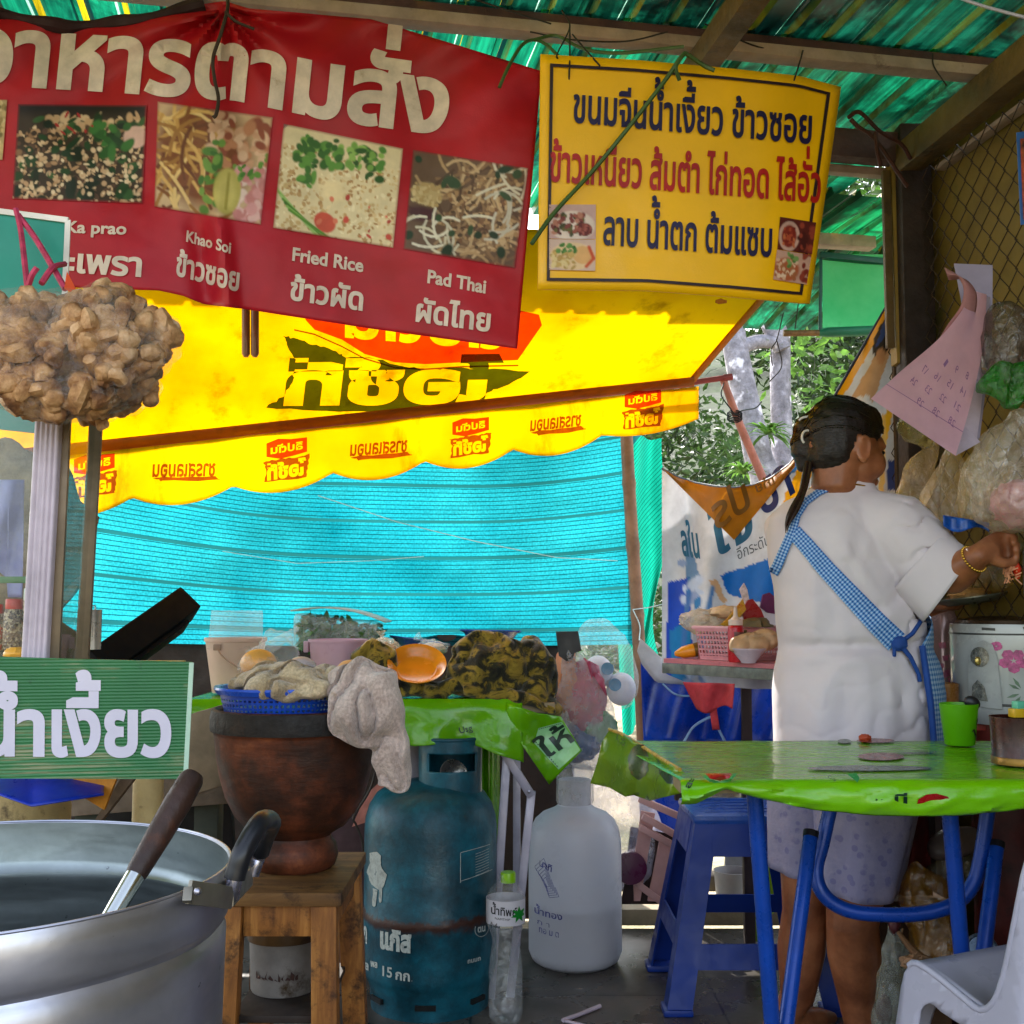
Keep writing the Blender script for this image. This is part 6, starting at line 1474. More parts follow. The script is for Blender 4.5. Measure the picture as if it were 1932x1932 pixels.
mb = MB(); mb.ell(at(1068, 1280, Yb), (.035, .04, .09), amp=.3, fq=3, seed=6); obj('peach_packet', mb, mat('packet_peach', '#d0946c', .5, thin=.4), HB)
bagf = film('bag_cloudy', '#f0eef4', .32, .5, .16, .5, 45)
o = lump_c([([at(1078, 1225, 3.28), at(1085, 1270, 3.3), at(1098, 1330, 3.31), at(1105, 1395, 3.32)], [.02, .045, .085, .09])], [(at(1108, 1385, 3.32), (.095, .075, .085))], voxel=.01, smooth=4, amp=.012, fq=16, fold=.01, ffq=22, seed=5); obj('film', o, bagf, HB)
hk = at(1073, 1215, 3.27); mb = MB(); mb.plate([at(1049, 1192, 3.26), at(1091, 1191, 3.26), at(1097, 1228, 3.26), at(1084, 1232, 3.26), at(1080, 1245, 3.26), at(1068, 1247, 3.26), at(1055, 1238, 3.26)], (0, 1, 0), .03); obj('hook', mb, mat('hook_black', '#0f0d0d', .5), None, 'black square block from which the clear shopping bag hangs', 'block')
WBG = thing('shopping_bag', 'clear bag of white bottles with blue caps hanging by the green net flap', 'bag', at(1150, 1330, 3.5)); wh = mat('bottle_white', '#d4d2dc', .4, var=.06)
capb = mat('cap_blue', '#0e6a94', .35)
for k, (x, y, dx) in enumerate(((1128, 1268, .25), (1172, 1300, .1))):
    q = at(x, y, 3.5); mb = MB(); mb.ell(q, (.045, .045, .05), nu=20, nv=14); obj('bottle', mb, wh, WBG)
    mb = MB(); a = at((1146, 1160)[k], (1262, 1292)[k], 3.455); mb.lathe([(0, -.006), (.018, -.006), (.019, .004), (.0, .006)], a, 20, Matrix.Rotation(pi / 2 - .2, 3, 'X')); obj('cap', mb, capb, WBG)
o = lump_c([([at(1130, 1200, 3.5), at(1140, 1240, 3.5), at(1155, 1290, 3.5)], [.06, .085, .085]), ([at(1172, 1195, 3.5), at(1178, 1230, 3.5)], [.012, .03])], [(at(1158, 1305, 3.5), (.075, .07, .05))], voxel=.011, smooth=4, amp=.012, fq=15, fold=.008, ffq=20, seed=8); obj('film', o, clear, WBG)
PBG = thing('shopping_bag', 'large pale lilac bag hanging low behind the white carboy', 'bag', at(1170, 1680, 3.6))
o = lump_c([([at(1110, 1440, 3.58), at(1130, 1490, 3.6), at(1165, 1560, 3.6), at(1180, 1620, 3.6)], [.05, .085, .12, .10])], [(at(1185, 1585, 3.62), (.12, .08, .13))], voxel=.012, smooth=5, amp=.012, fq=14, fold=.012, ffq=16, seed=3); obj('film', o, film('bag_lilac', '#c8c2d8', .45, .6, .2, .5, 30), PBG)
mb = MB(); mb.lathe([(0, -.012), (.046, -.012), (.048, 0), (.046, .008), (0, .010)], at(1190, 1638, 3.44), 30, Matrix.Rotation(pi / 2, 3, 'X')); obj('purple_lid', mb, mat('lid_purple', '#4a1234', .3, var=.2), PBG)
# pink slatted crate
pk = mat('crate_pink', '#c99a94', .6, var=.12, vs=8, dirt='#8a5a54', dirt_at=.66); CR = thing('crate', 'pale pink slatted crate standing on end behind the blue stool', 'crate', at(1250, 1700, 3.5))
def Q_(x, y, d=0): return at(x, y, 3.50 + d)
for (a, b, c, d_) in (((1210, 1530), (1236, 1535), (1208, 1700), (1186, 1700)), ((1246, 1580), (1275, 1590), (1250, 1702), (1222, 1700)), ((1281, 1600), (1300, 1606), (1290, 1704), (1256, 1702))):
    mb = MB(); mb.plate([Q_(*a), Q_(*b), Q_(*c), Q_(*d_)], (0, 1, 0), .012); obj('slat', mb, pk, CR)
for a, b, w in (((1206, 1507), (1300, 1548), .022), ((1212, 1540), (1298, 1588), .022), ((1207, 1560), (1280, 1600), .02), ((1192, 1660), (1262, 1712), .006)):
    mb = MB(); mb.bar(Q_(*a, -.03), Q_(*b, -.03), w, .02, .003, up=(0, 0, 1)); obj('rail', mb, pk, CR)
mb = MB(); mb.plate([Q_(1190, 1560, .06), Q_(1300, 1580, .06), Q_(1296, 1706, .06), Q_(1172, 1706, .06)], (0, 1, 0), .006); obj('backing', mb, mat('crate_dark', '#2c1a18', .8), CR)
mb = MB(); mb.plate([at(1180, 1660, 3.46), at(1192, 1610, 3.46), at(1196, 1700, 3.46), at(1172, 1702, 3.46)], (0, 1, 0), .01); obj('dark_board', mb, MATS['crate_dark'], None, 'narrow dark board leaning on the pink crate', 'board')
# blue drink tub with round emblem, glass jar
TB = thing('drinks_tub', 'blue drinks tub with a red and white round emblem, behind the blue stool', 'tub', at(1320, 1560, 3.75)); p = at(1345, 1560, 3.9)
mb = MB(); mb.lathe([(0, 0), (.19, 0), (.2, .22), (.205, .222), (.205, .235), (.19, .235)], V((p.x, 3.95, p.z - .05)), 44); obj('body', mb, mat('tub_blue', '#0a38a8', .3, var=.12), TB)
def TBS(px, py, off=.002):
    q = at(px, py, 3.76); return V((q.x, 3.95 - sqrt(max(.001, .1975 ** 2 - (q.x - p.x) ** 2)) - off, q.z))
mb = MB(); shape(mb, [(1300 + 22 * cos(t), 1492 + 26 * sin(t)) for t in np.linspace(0, 6.1, 26)], [], TBS, 8); obj('emblem', mb, mat('emb_white', '#d8d4d4', .4), TB)
mb = MB(); shape(mb, [(1304 + 18 * cos(t), 1484 + 15 * sin(t)) for t in np.linspace(2.8, 6.5, 16)] + [(1322, 1494), (1306, 1500), (1290, 1494)], [], lambda x, y: TBS(x, y, .004), 8); obj('emblem', mb, mat('emb_red', '#b8141c', .4), TB)
r = thing('jar', 'clear glass jar of yellow bits standing behind the blue stool', 'jar', at(1362, 1530, 3.4)); mb = MB(); p = at(1368, 1545, 3.45); mb.lathe([(0, 0), (.058, 0), (.06, .09), (.056, .09), (.054, .006), (0, .006)], p, 30); obj('glass', mb, film('jar_glass', '#e8e0c8', .05, .3, .05, .1, 12), r)
mb = MB(); mb.ell(p + V((0, 0, .03)), (.045, .045, .028), amp=.4, fq=5); obj('contents', mb, mat('bits_yellow', '#c89a28', .5, var=.4, vs=40), r)
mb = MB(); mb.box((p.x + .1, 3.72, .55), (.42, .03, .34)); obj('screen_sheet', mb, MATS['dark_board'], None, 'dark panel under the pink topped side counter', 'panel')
# green drink bag and pale rubbish seen through the stool
r = thing('drink_bag', 'lime green bag of drink on the floor seen through the blue stool', 'bag', at(1440, 1760, 3.45)); o = lump_c([([at(1425, 1640, 3.45), at(1428, 1690, 3.45), at(1432, 1750, 3.45)], [.022, .034, .042]), ([at(1450, 1640, 3.45), at(1455, 1700, 3.46)], [.02, .034])], voxel=.007, smooth=3, amp=.006, fq=22, seed=1); obj('body', o, mat('drink_lime', '#9ab81c', .3, var=.3, vs=9, thin=.4), r)
mb = MB(); mb.plate([at(1370, 1600, 3.9), at(1480, 1590, 3.9), at(1490, 1700, 3.9), at(1366, 1702, 3.9)], (0, 1, 0), .02); obj('board_pale', mb, mat('ply_pale', '#8a8c94', .7, var=.2), None, 'pale grey board standing behind the green drink bag', 'board')
mb = MB(); mb.lathe([(0, 0), (.055, 0), (.065, .11), (.06, .11), (.05, .005), (0, .005)], at(1386, 1708, 3.75), 26); obj('tin', mb, mat('tin_white', '#b0aaa6', .4, var=.1), None, 'white tin behind the blue stool, next to the green drink bag', 'tin')
# =================================================================== RIGHT SIDE
from mathutils.bvhtree import BVHTree
# ---- green roller sheet
r = thing('roller_blind', 'pale green translucent roller blind hanging below the far roof', 'blind', at(1620, 620, 3.7))
mb = MB(); mb.grid(lambda u, v: at(1552 + 138 * u, 480 + 138 * v, 3.72 + .01 * sin(u * 5)), 12, 10); obj('sheet', mb, m_awning('blind_green', '#6fd6a0', '#2fb878', '#2a8a60', .8), r)
fr = mat('blind_frame', '#0f4a40', .5)
mb = MB(); mb.bar(at(1546, 482, 3.71), at(1694, 497, 3.71), .03, .02, .003, up=UPZ); obj('top_bar', mb, fr, r)
mb = MB(); mb.bar(at(1549, 480, 3.71), at(1547, 625, 3.71), .006, .01, .001); mb.bar(at(1691, 490, 3.71), at(1690, 620, 3.71), .004, .01, .001); obj('side_bar', mb, fr, r)
mb = MB(); mb.tube([at(1542, 629, 3.7), at(1560, 627, 3.7), at(1700, 622, 3.7)], [.008, .016, .017], 14); obj('rolled_part', mb, mat('roll_green', '#1f6a50', .45, var=.2), r)
mb = MB(); mb.tube([at(1478, 629, 3.7), at(1545, 628, 3.7)], .0105, 12)
obj('roller_stick', mb, mat('stick_tan', '#7a5a34', .6, var=.35, vs=60), r)
straps('cord', 'thin dark cord hanging from the roller stick past the trunks', [[at(1508, 560, 3.75), at(1500, 620, 3.72)], [at(1465, 640, 3.75), at(1475, 690, 3.8), at(1452, 720, 3.8)], [at(1478, 590, 3.75), at(1466, 640, 3.75), at(1455, 660, 3.78), at(1457, 690, 3.78)]], cord_m, .002, 'cord')

# ---- hung blue, white and orange banner
HBN = thing('banner', 'white and blue hung banner with an orange folded corner behind the woman', 'banner', at(1400, 1250, 3.2))
TT = [(1249, 884), (1275, 899), (1310, 911), (1350, 918), (1385, 921), (1420, 916), (1455, 902), (1490, 876), (1520, 838), (1555, 775), (1600, 705), (1650, 620), (1692, 545), (1700, 545)]
TB_ = [(1249, 1268), (1300, 1290), (1420, 1300), (1490, 1300), (1560, 1200), (1640, 1100), (1692, 1010), (1727, 1000)]
def Yhb(px, py): return 3.34 - (px - 1249) / 480 * .30 + .022 * sin(px * .055 + py * .012) + .014 * sin(px * .021 - py * .02) + .02 * math.exp(-((px - 1292 - (py - 900) * .10) / 14) ** 2)
def HB_(px, py, off=0.0): return at(px, py, Yhb(px, py) - off)
cv = Canvas(190, 300, '#c9c9d0'); X0, X1, Y0, Y1 = 1240., 1740., 540., 1310.
def n_(x, y): return ((x - X0) / (X1 - X0), (y - Y0) / (Y1 - Y0))
def P_(pts, col, k=1.0): cv.poly([n_(*p) for p in pts], col, k)
P_([(1258, 1100), (1303, 1088), (1306, 1330), (1258, 1330)], '#0c3fae'); P_([(1264, 1190), (1303, 1170), (1306, 1330), (1268, 1330)], '#0a6fa8')
P_([(1358, 1086), (1450, 1054), (1520, 1040), (1520, 1150), (1470, 1145), (1375, 1122)], '#0e62b4')
P_([(1296, 1000), (1305, 1040), (1322, 1090), (1300, 1110), (1292, 1060)], '#2a6fa4', .8); cv.crumbs(random.Random(2), 16, ['#2f74ac', '#b8c4dc', '#8a9cc4'], (.09, .67, .17, .98), .006, .02)
P_([(1338, 1095), (1352, 1092), (1372, 1135), (1362, 1140)], '#c9a078'); cv.line([n_(1345, 1110), n_(1330, 1180), n_(1322, 1230)], .006, '#4a78b0'); cv.line([n_(1300, 1120), n_(1292, 1180), n_(1288, 1240)], .006, '#3a68a8')
P_([(1440, 915), (1475, 895), (1520, 842), (1560, 770), (1560, 790), (1500, 890), (1440, 932)], '#2a5f92'); P_([(1520, 850), (1562, 790), (1552, 860), (1500, 950), (1480, 975), (1470, 960)], '#d8940c')
P_([(1690, 545), (1700, 545), (1655, 640), (1560, 800), (1552, 790)], '#e09a10'); P_([(1700, 550), (1668, 640), (1600, 760), (1560, 830), (1620, 830), (1690, 640)], '#c0946c')
P_([(1698, 556), (1702, 612), (1660, 690), (1645, 660), (1650, 632)], '#241a16'); P_([(1700, 545), (1700, 600), (1652, 655), (1670, 600)], '#1c3f8a', .85); cv.ell(*n_(1662, 672), .02, .022, '#b8845c'); P_([(1602, 752), (1640, 745), (1650, 770), (1600, 780)], '#d0ccd0')
P_([(1690, 560), (1722, 545), (1726, 1010), (1668, 1010), (1660, 860), (1690, 700)], '#b4b0b6'); P_([(1702, 580), (1708, 580), (1690, 760), (1668, 860), (1662, 850)], '#d8a01c'); P_([(1674, 868), (1726, 866), (1726, 925), (1674, 925)], '#0c2a6c')
P_([(1664, 780), (1672, 780), (1668, 1010), (1655, 1010)], '#d8a858')
mb = MB(); cols = []; nu, nv = 150, 130
def ff(u, v):
    x = 1249 + 451 * u; t = float(np.interp(x, [p[0] for p in TT], [p[1] for p in TT])); xb = 1249 + 478 * u; b = float(np.interp(xb, [p[0] for p in TB_], [p[1] for p in TB_]))
    px = x + (xb - x) * v; py = t + (b - t) * v
    a, c = n_(px, py); cols.append(tuple(cv.a[min(299, max(0, int(c * 300))), min(189, max(0, int(a * 190)))])); return HB_(px, py)
mb.grid(ff, nu, nv); mb.c = cols; obj('cloth', mb, mat_vc('banner_print', .5, .22), HBN)
mb = MB()
def flapf(u, v):                                        # folded-over triangle along the top edge
    x = 1253 + (1500 - 1253) * u; t = float(np.interp(x, [p[0] for p in TT], [p[1] for p in TT]))
    low = float(np.interp(x, [1253, 1385, 1432, 1500], [888, 1019, 962, 880])); return HB_(x, t + (low - t) * v, .012 + .01 * sin(pi * v))
mb.grid(flapf, 60, 20); obj('folded_corner', mb, mat('flap_orange', '#c07a0c', .5, var=.16, vs=8, thin=.3), HBN)
mb = MB(); mb.tube([HB_(x, float(np.interp(x, [p[0] for p in TT], [p[1] for p in TT])), .008) for x in np.linspace(1250, 1560, 50)], .004, 6); obj('edge_hem', mb, mat('hem_slate', '#5b6a86', .6), HBN)
mb = MB(); mb.tube([HB_(1690, 548, .01), HB_(1622, 665, .01), HB_(1560, 772, .01)], .004, 6); obj('edge_hem', mb, mat('hem_navy', '#131c3a', .6), HBN)
tl_ = mat('ink_teal', '#2a6a8e', .5); nv_ = mat('ink_navy', '#17307a', .5); gy_ = mat('ink_grey', '#4c5058', .5)
for s, a, b, h, m, up, o in (('ลใน', (1288, 1046), (1321, 1052), 42, tl_, (-.12, -1), .003), ('ใจ', (1350, 1050), (1424, 1008), 52, tl_, (-.2, -1), .003), ('บา', (1440, 972), (1500, 926), 52, nv_, (-.35, -.95), .003), ('อีกระดับสำ', (1393, 1056), (1472, 1018), 15, gy_, (-.2, -1), .003)):
    mb = MB(); letters(mb, s, a, b, h, lambda x, y, o=o: HB_(x, y, o), .03 if m is not gy_ else .0, up=up, cut=10); obj('lettering', mb, m, HBN)
mb = MB()
for s, a, b, h in (('ปร', (1352, 1000), (1418, 955), 40), ('เก๋ย', (1428, 930), (1462, 912), 12)): letters(mb, s, a, b, h, lambda x, y: HB_(x, y, .026), .02, up=(-.3, -1), cut=9, mirror=True)
obj('lettering', mb, mat('ink_ochre', '#7a5008', .5), HBN)

# ---- pink topped side counter with things on it
SHL = thing('side_counter', 'narrow pink topped counter with a red cloth hanging from it', 'counter', at(1360, 1380, 3.1))
a, b = at(1252, 1243, 3.22), at(1500, 1276, 2.86); a.z = b.z = .85
def SC_(px, d=0):                                       # a point on the counter top near photo column px, d metres behind its front edge
    t = (px - 1252) / 248.; q = a.lerp(b, t); n = V((-(b - a).y, (b - a).x, 0)).normalized(); q = q + n * d; return V((q.x, q.y, .85))
mb = MB(); n = V((-(b - a).y, (b - a).x, 0)).normalized(); mb.plate([a, b, b + n * .34, a + n * .34], (0, 0, -1), .012); obj('top', mb, mat('top_pink', '#b86a72', .35, var=.15, dirt='#7a3a40', dirt_at=.66), SHL)
mb = MB(); mb.bar(a + V((0, .006, -.027)), b + V((0, .006, -.027)), .012, .028, .002, up=UPZ); obj('edge_rail', mb, mat('rail_grey', '#6a7068', .6, var=.3, vs=30), SHL)
for q in (SC_(1270, .3), SC_(1490, .04), SC_(1490, .3)): mb = MB(); mb.bar((q.x, q.y, 0), (q.x, q.y, .835), .03, .03, .002); obj('leg', mb, mat('leg_dark', '#3a2c2a', .7), SHL)
rc = mat('cloth_red', '#a83038', .8, var=.2, vs=20, bump=.3, bs=80)
mb = MB(); mb.grid(lambda u, v: at(1288 + (98 - 4 * v) * u + (26 * v * (1 - u)), 1287 + 3 * u + (50 + 14 * u * 0) * v + 8 * sin(u * 6) * v, 3.06 - .28 * u * .3 + .012 * sin(u * 9 + v * 3)), 20, 10); mb.grid(lambda u, v: at(1338 + 14 * u + 6 * v, 1335 + 42 * v, 3.03 + .006 * sin(v * 6)), 4, 10)
obj('hanging_cloth', mb, rc, SHL, solid=.002)
PB = thing('basket', 'pink slotted plastic basket heaped with bags on the pink topped counter', 'basket', SC_(1345, .08))
c0 = SC_(1312, .03); c1_ = SC_(1394, .03); nn = V((-(c1_ - c0).y, (c1_ - c0).x, 0)).normalized(); mb = MB(); nu, nv = 24, 8
for (p, q) in ((c0, c1_), (c0 + nn * .15, c0), (c1_, c1_ + nn * .15), (c1_ + nn * .15, c0 + nn * .15)):
    out_ = (V(((p + q) / 2)) - (c0 + c1_ + nn * .15) / 2).normalized()
    mb.grid(lambda u, v: p.lerp(q, u) + V((out_.x, out_.y, 0)) * .018 * v + V((0, 0, .003 + .083 * v)), nu, nv, cols=[(i / nu, j / nv, 0) for j in range(nv + 1) for i in range(nu + 1)])
obj('side', mb, perf('basket_pink', '#c88a92', 13, 6.5, (.1, .9), .62), PB)
mb = MB(); ccm = (c0 + c1_ + nn * .15) / 2; mb.tube([ccm + (p - ccm) * 1.17 + V((0, 0, .087)) for p in (c0, c1_, c1_ + nn * .15, c0 + nn * .15)], .005, 8, closed=True); mb.plate([c0 + V((0, 0, .004)), c1_ + V((0, 0, .004)), c1_ + nn * .15 + V((0, 0, .004)), c0 + nn * .15 + V((0, 0, .004))], (0, 0, -1), .003); obj('rim', mb, mat('rim_pink', '#cf98a0', .4), PB)
cream_f = film('bag_cream', '#ecd9b4', .55, .65, .2, .5, 40)
def blob(name, label, px, py, Y, s, m, cat, amp=.3, fq=3, group=None, seed=0, rot=None):
    mb = MB(); mb.ell(at(px, py, Y), s, rot, 24, 16, amp, fq, seed); return obj(name, mb, m, None, label, cat, group)
blob('food_bag', 'puffy cream bag on the left of the heap in the pink basket', 1325, 1172, 3.2, (.06, .05, .032), cream_f, 'bag', .3, 3, 'bags heaped in the pink basket', 1)
blob('food_bag', 'flat cream packet lying on top of the heap in the pink basket', 1372, 1155, 3.18, (.05, .04, .018), mat('packet_cream', '#d0b08a', .45, var=.2), 'bag', .3, 3, 'bags heaped in the pink basket', 2)
blob('food_bag', 'brown olive bag behind the red sauce bottle', 1420, 1190, 3.12, (.06, .05, .035), mat('packet_olive', '#6a5c38', .6, var=.3), 'bag', .3, 3, 'bags heaped in the pink basket', 3)
def packet(label, pts, Y, m, cat='packet'):
    mb = MB(); mb.plate([at(x, y, Y) for x, y in pts], (0, 1, 0), .012); return obj('packet', mb, m, None, label, cat, 'snack packets in the pink basket')
packet('tall red packet standing at the back of the heap', [(1412, 1132), (1400, 1150), (1404, 1172), (1448, 1180), (1436, 1150), (1420, 1130)], 3.14, mat('packet_red', '#a01c1c', .3))
packet('yellow and red packet standing in the heap beside the red one', [(1360, 1178), (1372, 1168), (1402, 1130), (1408, 1150), (1376, 1188)], 3.12, mat('packet_yellow', '#c8961c', .3, var=.4, vs=40, dirt='#a82c14', dirt_at=.5, dirt_scale=40))
packet('white plastic twist with a red tip at the very top of the heap', [(1396, 1112), (1404, 1100), (1410, 1112), (1414, 1132), (1436, 1158), (1420, 1150), (1402, 1130)], 3.16, mat('packet_white', '#c8b8b8', .3, var=.3, vs=50, dirt='#b01c1c', dirt_at=.6, dirt_scale=30))
packet('purple packet next to the woman at the right of the heap', [(1440, 1122), (1452, 1118), (1474, 1136), (1476, 1160), (1448, 1156), (1434, 1146)], 3.2, mat('packet_purple', '#6c2a5c', .4, var=.3))
SQ = thing('sauce_bottle', 'red squeeze bottle with a white nozzle standing against the pink basket', 'bottle', SC_(1388, -.0) + V((0, -.02, 0))); p = V(SQ['_o']); p = V((at(1389, 1252, p.y - .01).x, p.y - .01, .851))
mb = MB(); mb.lathe([(0, 0), (.019, 0), (.0205, .004), (.0205, .088), (.018, .094), (.012, .098), (0, .098)], p, 28); obj('body', mb, mat('sauce_red_b', '#a81420', .3, var=.1), SQ)
mb = MB(); mb.lathe([(.0185, .095), (.0185, .108), (.012, .112), (.006, .118), (.004, .142), (0, .143)], p, 24); obj('nozzle', mb, mat('nozzle_white', '#c9b4a8', .4), SQ)
mb = MB(); mb.lathe([(.0209, .058), (.0209, .078)], p, 24, a0=-pi * .62, a1=-pi * .12); obj('sticker', mb, mat('sticker_brown', '#5c3430', .5, var=.4, vs=90), SQ)
BWL = thing('bowl', 'small white bowl with a cream plastic bag in it, next to the woman', 'bowl', SC_(1422, .03)); p = SC_(1424, -.01)
mb = MB(); mb.lathe([(0, 0), (.018, 0), (.02, .004), (.036, .024), (.046, .036), (.046, .038), (.034, .027), (.016, .007), (0, .006)], p, 36); obj('body', mb, mat('bowl_white', '#b8aab4', .25, var=.05), BWL)
o = lump_c([], [(p + V((.012, .0, .05)), (.045, .035, .032)), (p + V((.045, .01, .06)), (.04, .035, .03)), (p + V((-.02, 0, .045)), (.03, .03, .022))], voxel=.005, smooth=3, amp=.008, fq=28, fold=.01, ffq=34, seed=4); obj('plastic_bag', o, mat('bag_creamy', '#d6b48c', .5, var=.15, thin=.4), BWL)
CN = thing('squeeze_bottle', 'tapered orange plastic bottle lying at the left end of the pink topped counter', 'bottle', SC_(1275, .05)); p = SC_(1276, .05)
mb = MB(); mb.lathe([(0, -.038), (.006, -.036), (.016, -.015), (.0185, .012), (.0185, .018), (0, .019)], p + V((.0, 0, .0195)), 24, Matrix.Rotation(pi / 2 - .2, 3, 'Y')); obj('body', mb, mat('bottle_orange', '#d88c14', .35), CN)
mb = MB(); mb.lathe([(.019, .019), (.0195, .026), (.0195, .034), (0, .035)], p + V((.0, 0, .0195)), 24, Matrix.Rotation(pi / 2 - .2, 3, 'Y')); obj('cap', mb, mat('cap_brass', '#7a5c2a', .35, .5), CN)
r = thing('jar', 'small clear jar of red sauce between the orange bottle and the pink basket', 'jar', SC_(1296, .07)); p = SC_(1296, .07); mb = MB(); mb.lathe([(0, 0), (.012, 0), (.012, .03), (0, .03)], p, 18); obj('sauce', mb, mat('sauce_r', '#8a1c18', .3), r); mb = MB(); mb.lathe([(.0125, 0), (.0125, .045), (.010, .048)], p, 18); obj('glass', mb, clear, r)
# blue sheet hanging below the counter with a white band
mb = MB()
def bs_(u, v):
    px = 1208 + 300 * u; t = 1222 + 62 * min(1, u * 3.4) ** .8; b_ = 1400; return at(px + 6 * v, t + (b_ - t) * v, 3.42 + .03 * sin(u * 16 + v * 2) + .02 * sin(u * 7))
mb.grid(bs_, 60, 16); TP = thing('tarpaulin', 'bright royal blue plastic sheet with a white top band hung below the pink topped counter', 'tarpaulin', at(1300, 1400, 3.4))
obj('sheet', mb, mat('tarp_royal', '#0b3fb0', .28, var=.25, vs=7, dirt='#0a2a80', dirt_at=.55, dirt_scale=4), TP, solid=.001)
mb = MB(); W_ = [(1208, 1204), (1236, 1230), (1262, 1254), (1294, 1270)]; Wb = [(1202, 1228), (1211, 1254), (1238, 1288), (1294, 1292)]
mb.grid(lambda u, v: at(*(np.array([np.interp(u, [0, .33, .66, 1], [p[k] for p in W_]) for k in (0, 1)]) * (1 - v) + np.array([np.interp(u, [0, .33, .66, 1], [p[k] for p in Wb]) for k in (0, 1)]) * v), 3.40), 16, 4); obj('white_band', mb, mat('band_white', '#d8d6d8', .4, thin=.4), TP, solid=.001)
mb = MB(); mb.tube(spline([at(1290, 1400, 3.385), at(1310, 1370, 3.385), at(1345, 1352, 3.385), at(1352, 1368, 3.385), at(1368, 1400, 3.385)], 6), .004, 6); mb.tube(spline([at(1250, 1290, 3.4), at(1275, 1310, 3.39), at(1310, 1312, 3.38), at(1345, 1300, 3.38)], 6), .003, 6); obj('printed_line', mb, mat('line_pale', '#8fb4dc', .5), TP)
straps('cord', 'thin pale cord tied round the bamboo pole above the blue sheet', [[at(1206, 1208, 3.8), at(1207, 1180, 3.85), at(1194, 1150, 3.88)], [at(1194, 1150, 3.88), at(1225, 1146, 3.9), at(1250, 1140, 3.9)]], MATS['white_cord'], .0018, 'cord')

# ---- calendar
CAL = thing('calendar', 'pink paper calendar with curled-up pages hanging on the chain-link mesh', 'calendar', at(1830, 850, 2.42))
lilg = mat('card_lilac', '#8d86a0', .7, var=.1)
mb = MB(); mb.plate([at(1800, 497, 2.50), at(1873, 500, 2.48), at(1872, 640, 2.48), at(1848, 830, 2.50), at(1820, 850, 2.50), at(1828, 640, 2.50)], (0, 1, 0), .002); obj('backing_card', mb, lilg, CAL)
def page(Lb, Rb, Yl, Yr, name, m, wav=.004):
    Ls = [V((x, y, Yl(k / (len(Lb) - 1)))) for k, (x, y) in enumerate(Lb)]; Rs = [V((x, y, Yr(k / (len(Rb) - 1)))) for k, (x, y) in enumerate(Rb)]
    Lp, Rp = spline(Ls, 10), spline(Rs, 10); n_l = min(len(Lp), len(Rp))
    def fn(u, v):
        k = v * (n_l - 1); i = min(n_l - 2, int(k)); f_ = k - i; l = Lp[i].lerp(Lp[i + 1], f_); r2 = Rp[i].lerp(Rp[i + 1], f_); q = l.lerp(r2, u)
        return q.x, q.y, q.z + wav * sin(u * pi) - .02 * sin(u * pi) * (1 - v)
    return fn
LB = [(1836, 548), (1812, 590), (1768, 642), (1700, 700), (1643, 752)]; RB_ = [(1862, 556), (1858, 620), (1848, 690), (1828, 775), (1803, 860)]
pf_ = page(LB, RB_, lambda t: 2.44 - .10 * sin(t * 2.2), lambda t: 2.45 - .05 * t, 'page', None)
def PG(u, v, off=0): x, y, Y = pf_(u, v); return at(x, y, Y - off)
paper = mat('paper_rose', '#d0a6ba', .75, var=.08, vs=8, thin=.35, dirt='#a88ac0', dirt_at=.56, dirt_scale=6)
mb = MB(); mb.grid(lambda u, v: PG(u, v), 24, 40); obj('front_page', mb, paper, CAL)
mb = MB()
def num(s, u, v, w, h): letters(mb, s, (u, v), (u + w, v + .012), h, lambda x, y: PG(min(1, max(0, x)), min(1, max(0, y)), .0015), .0, up=(0, -1), mirror=True, cut=.05)
for row, line in enumerate((('8', '9', '1'), ('14', '15', '16', '17'), ('21', '22', '23', '24'), ('28', '28', '29'))):
    for k, s in enumerate(line): num(s, .80 - k * .21, .60 + row * .088 + (3 - k) * .0, .085 if len(s) > 1 else .05, .04)
obj('numerals', mb, mat('ink_plum', '#8a6490', .7), CAL)
mb = MB()
for k in range(40): u = k / 40; mb.add([PG(u, .865, .001), PG(u + .024, .865, .001), PG(u + .024, .869, .001), PG(u, .869, .001)], [(0, 1, 2, 3)])
obj('printed_line', mb, MATS['ink_plum'], CAL)
p2 = page([(1842, 560), (1836, 640), (1826, 740), (1806, 850)], [(1868, 560), (1862, 640), (1852, 760), (1842, 835)], lambda t: 2.475, lambda t: 2.47, 'p', None)
mb = MB(); mb.grid(lambda u, v: at(p2(u, v)[0], p2(u, v)[1], p2(u, v)[2]), 10, 24); obj('lower_page', mb, mat('paper_white', '#b8acc0', .75, thin=.2, dirt='#54486a', dirt_at=.62, dirt_scale=60), CAL)
p3 = page([(1806, 850), (1812, 838), (1815, 825)], [(1806, 862), (1830, 848), (1852, 834)], lambda t: 2.46, lambda t: 2.46, 'p', None)
mb = MB(); mb.plate([at(1803, 860, 2.455), at(1850, 834, 2.455), at(1832, 815, 2.46), at(1816, 800, 2.46)], (0, 1, 0), .0015); obj('page_corner', mb, MATS['paper_white'], CAL)
p4 = page([(1782, 505), (1806, 520), (1818, 545), (1812, 578), (1790, 610), (1772, 640)], [(1790, 528), (1822, 528), (1842, 556), (1836, 600), (1806, 632), (1778, 662)], lambda t: 2.42, lambda t: 2.43, 'p', None)
mb = MB(); mb.grid(lambda u, v: at(p4(u, v)[0], p4(u, v)[1], p4(u, v)[2] - .02 * sin(v * 3)), 8, 30); obj('curled_page', mb, mat('paper_peach', '#b07c7c', .75, var=.15, thin=.3), CAL, solid=.002)

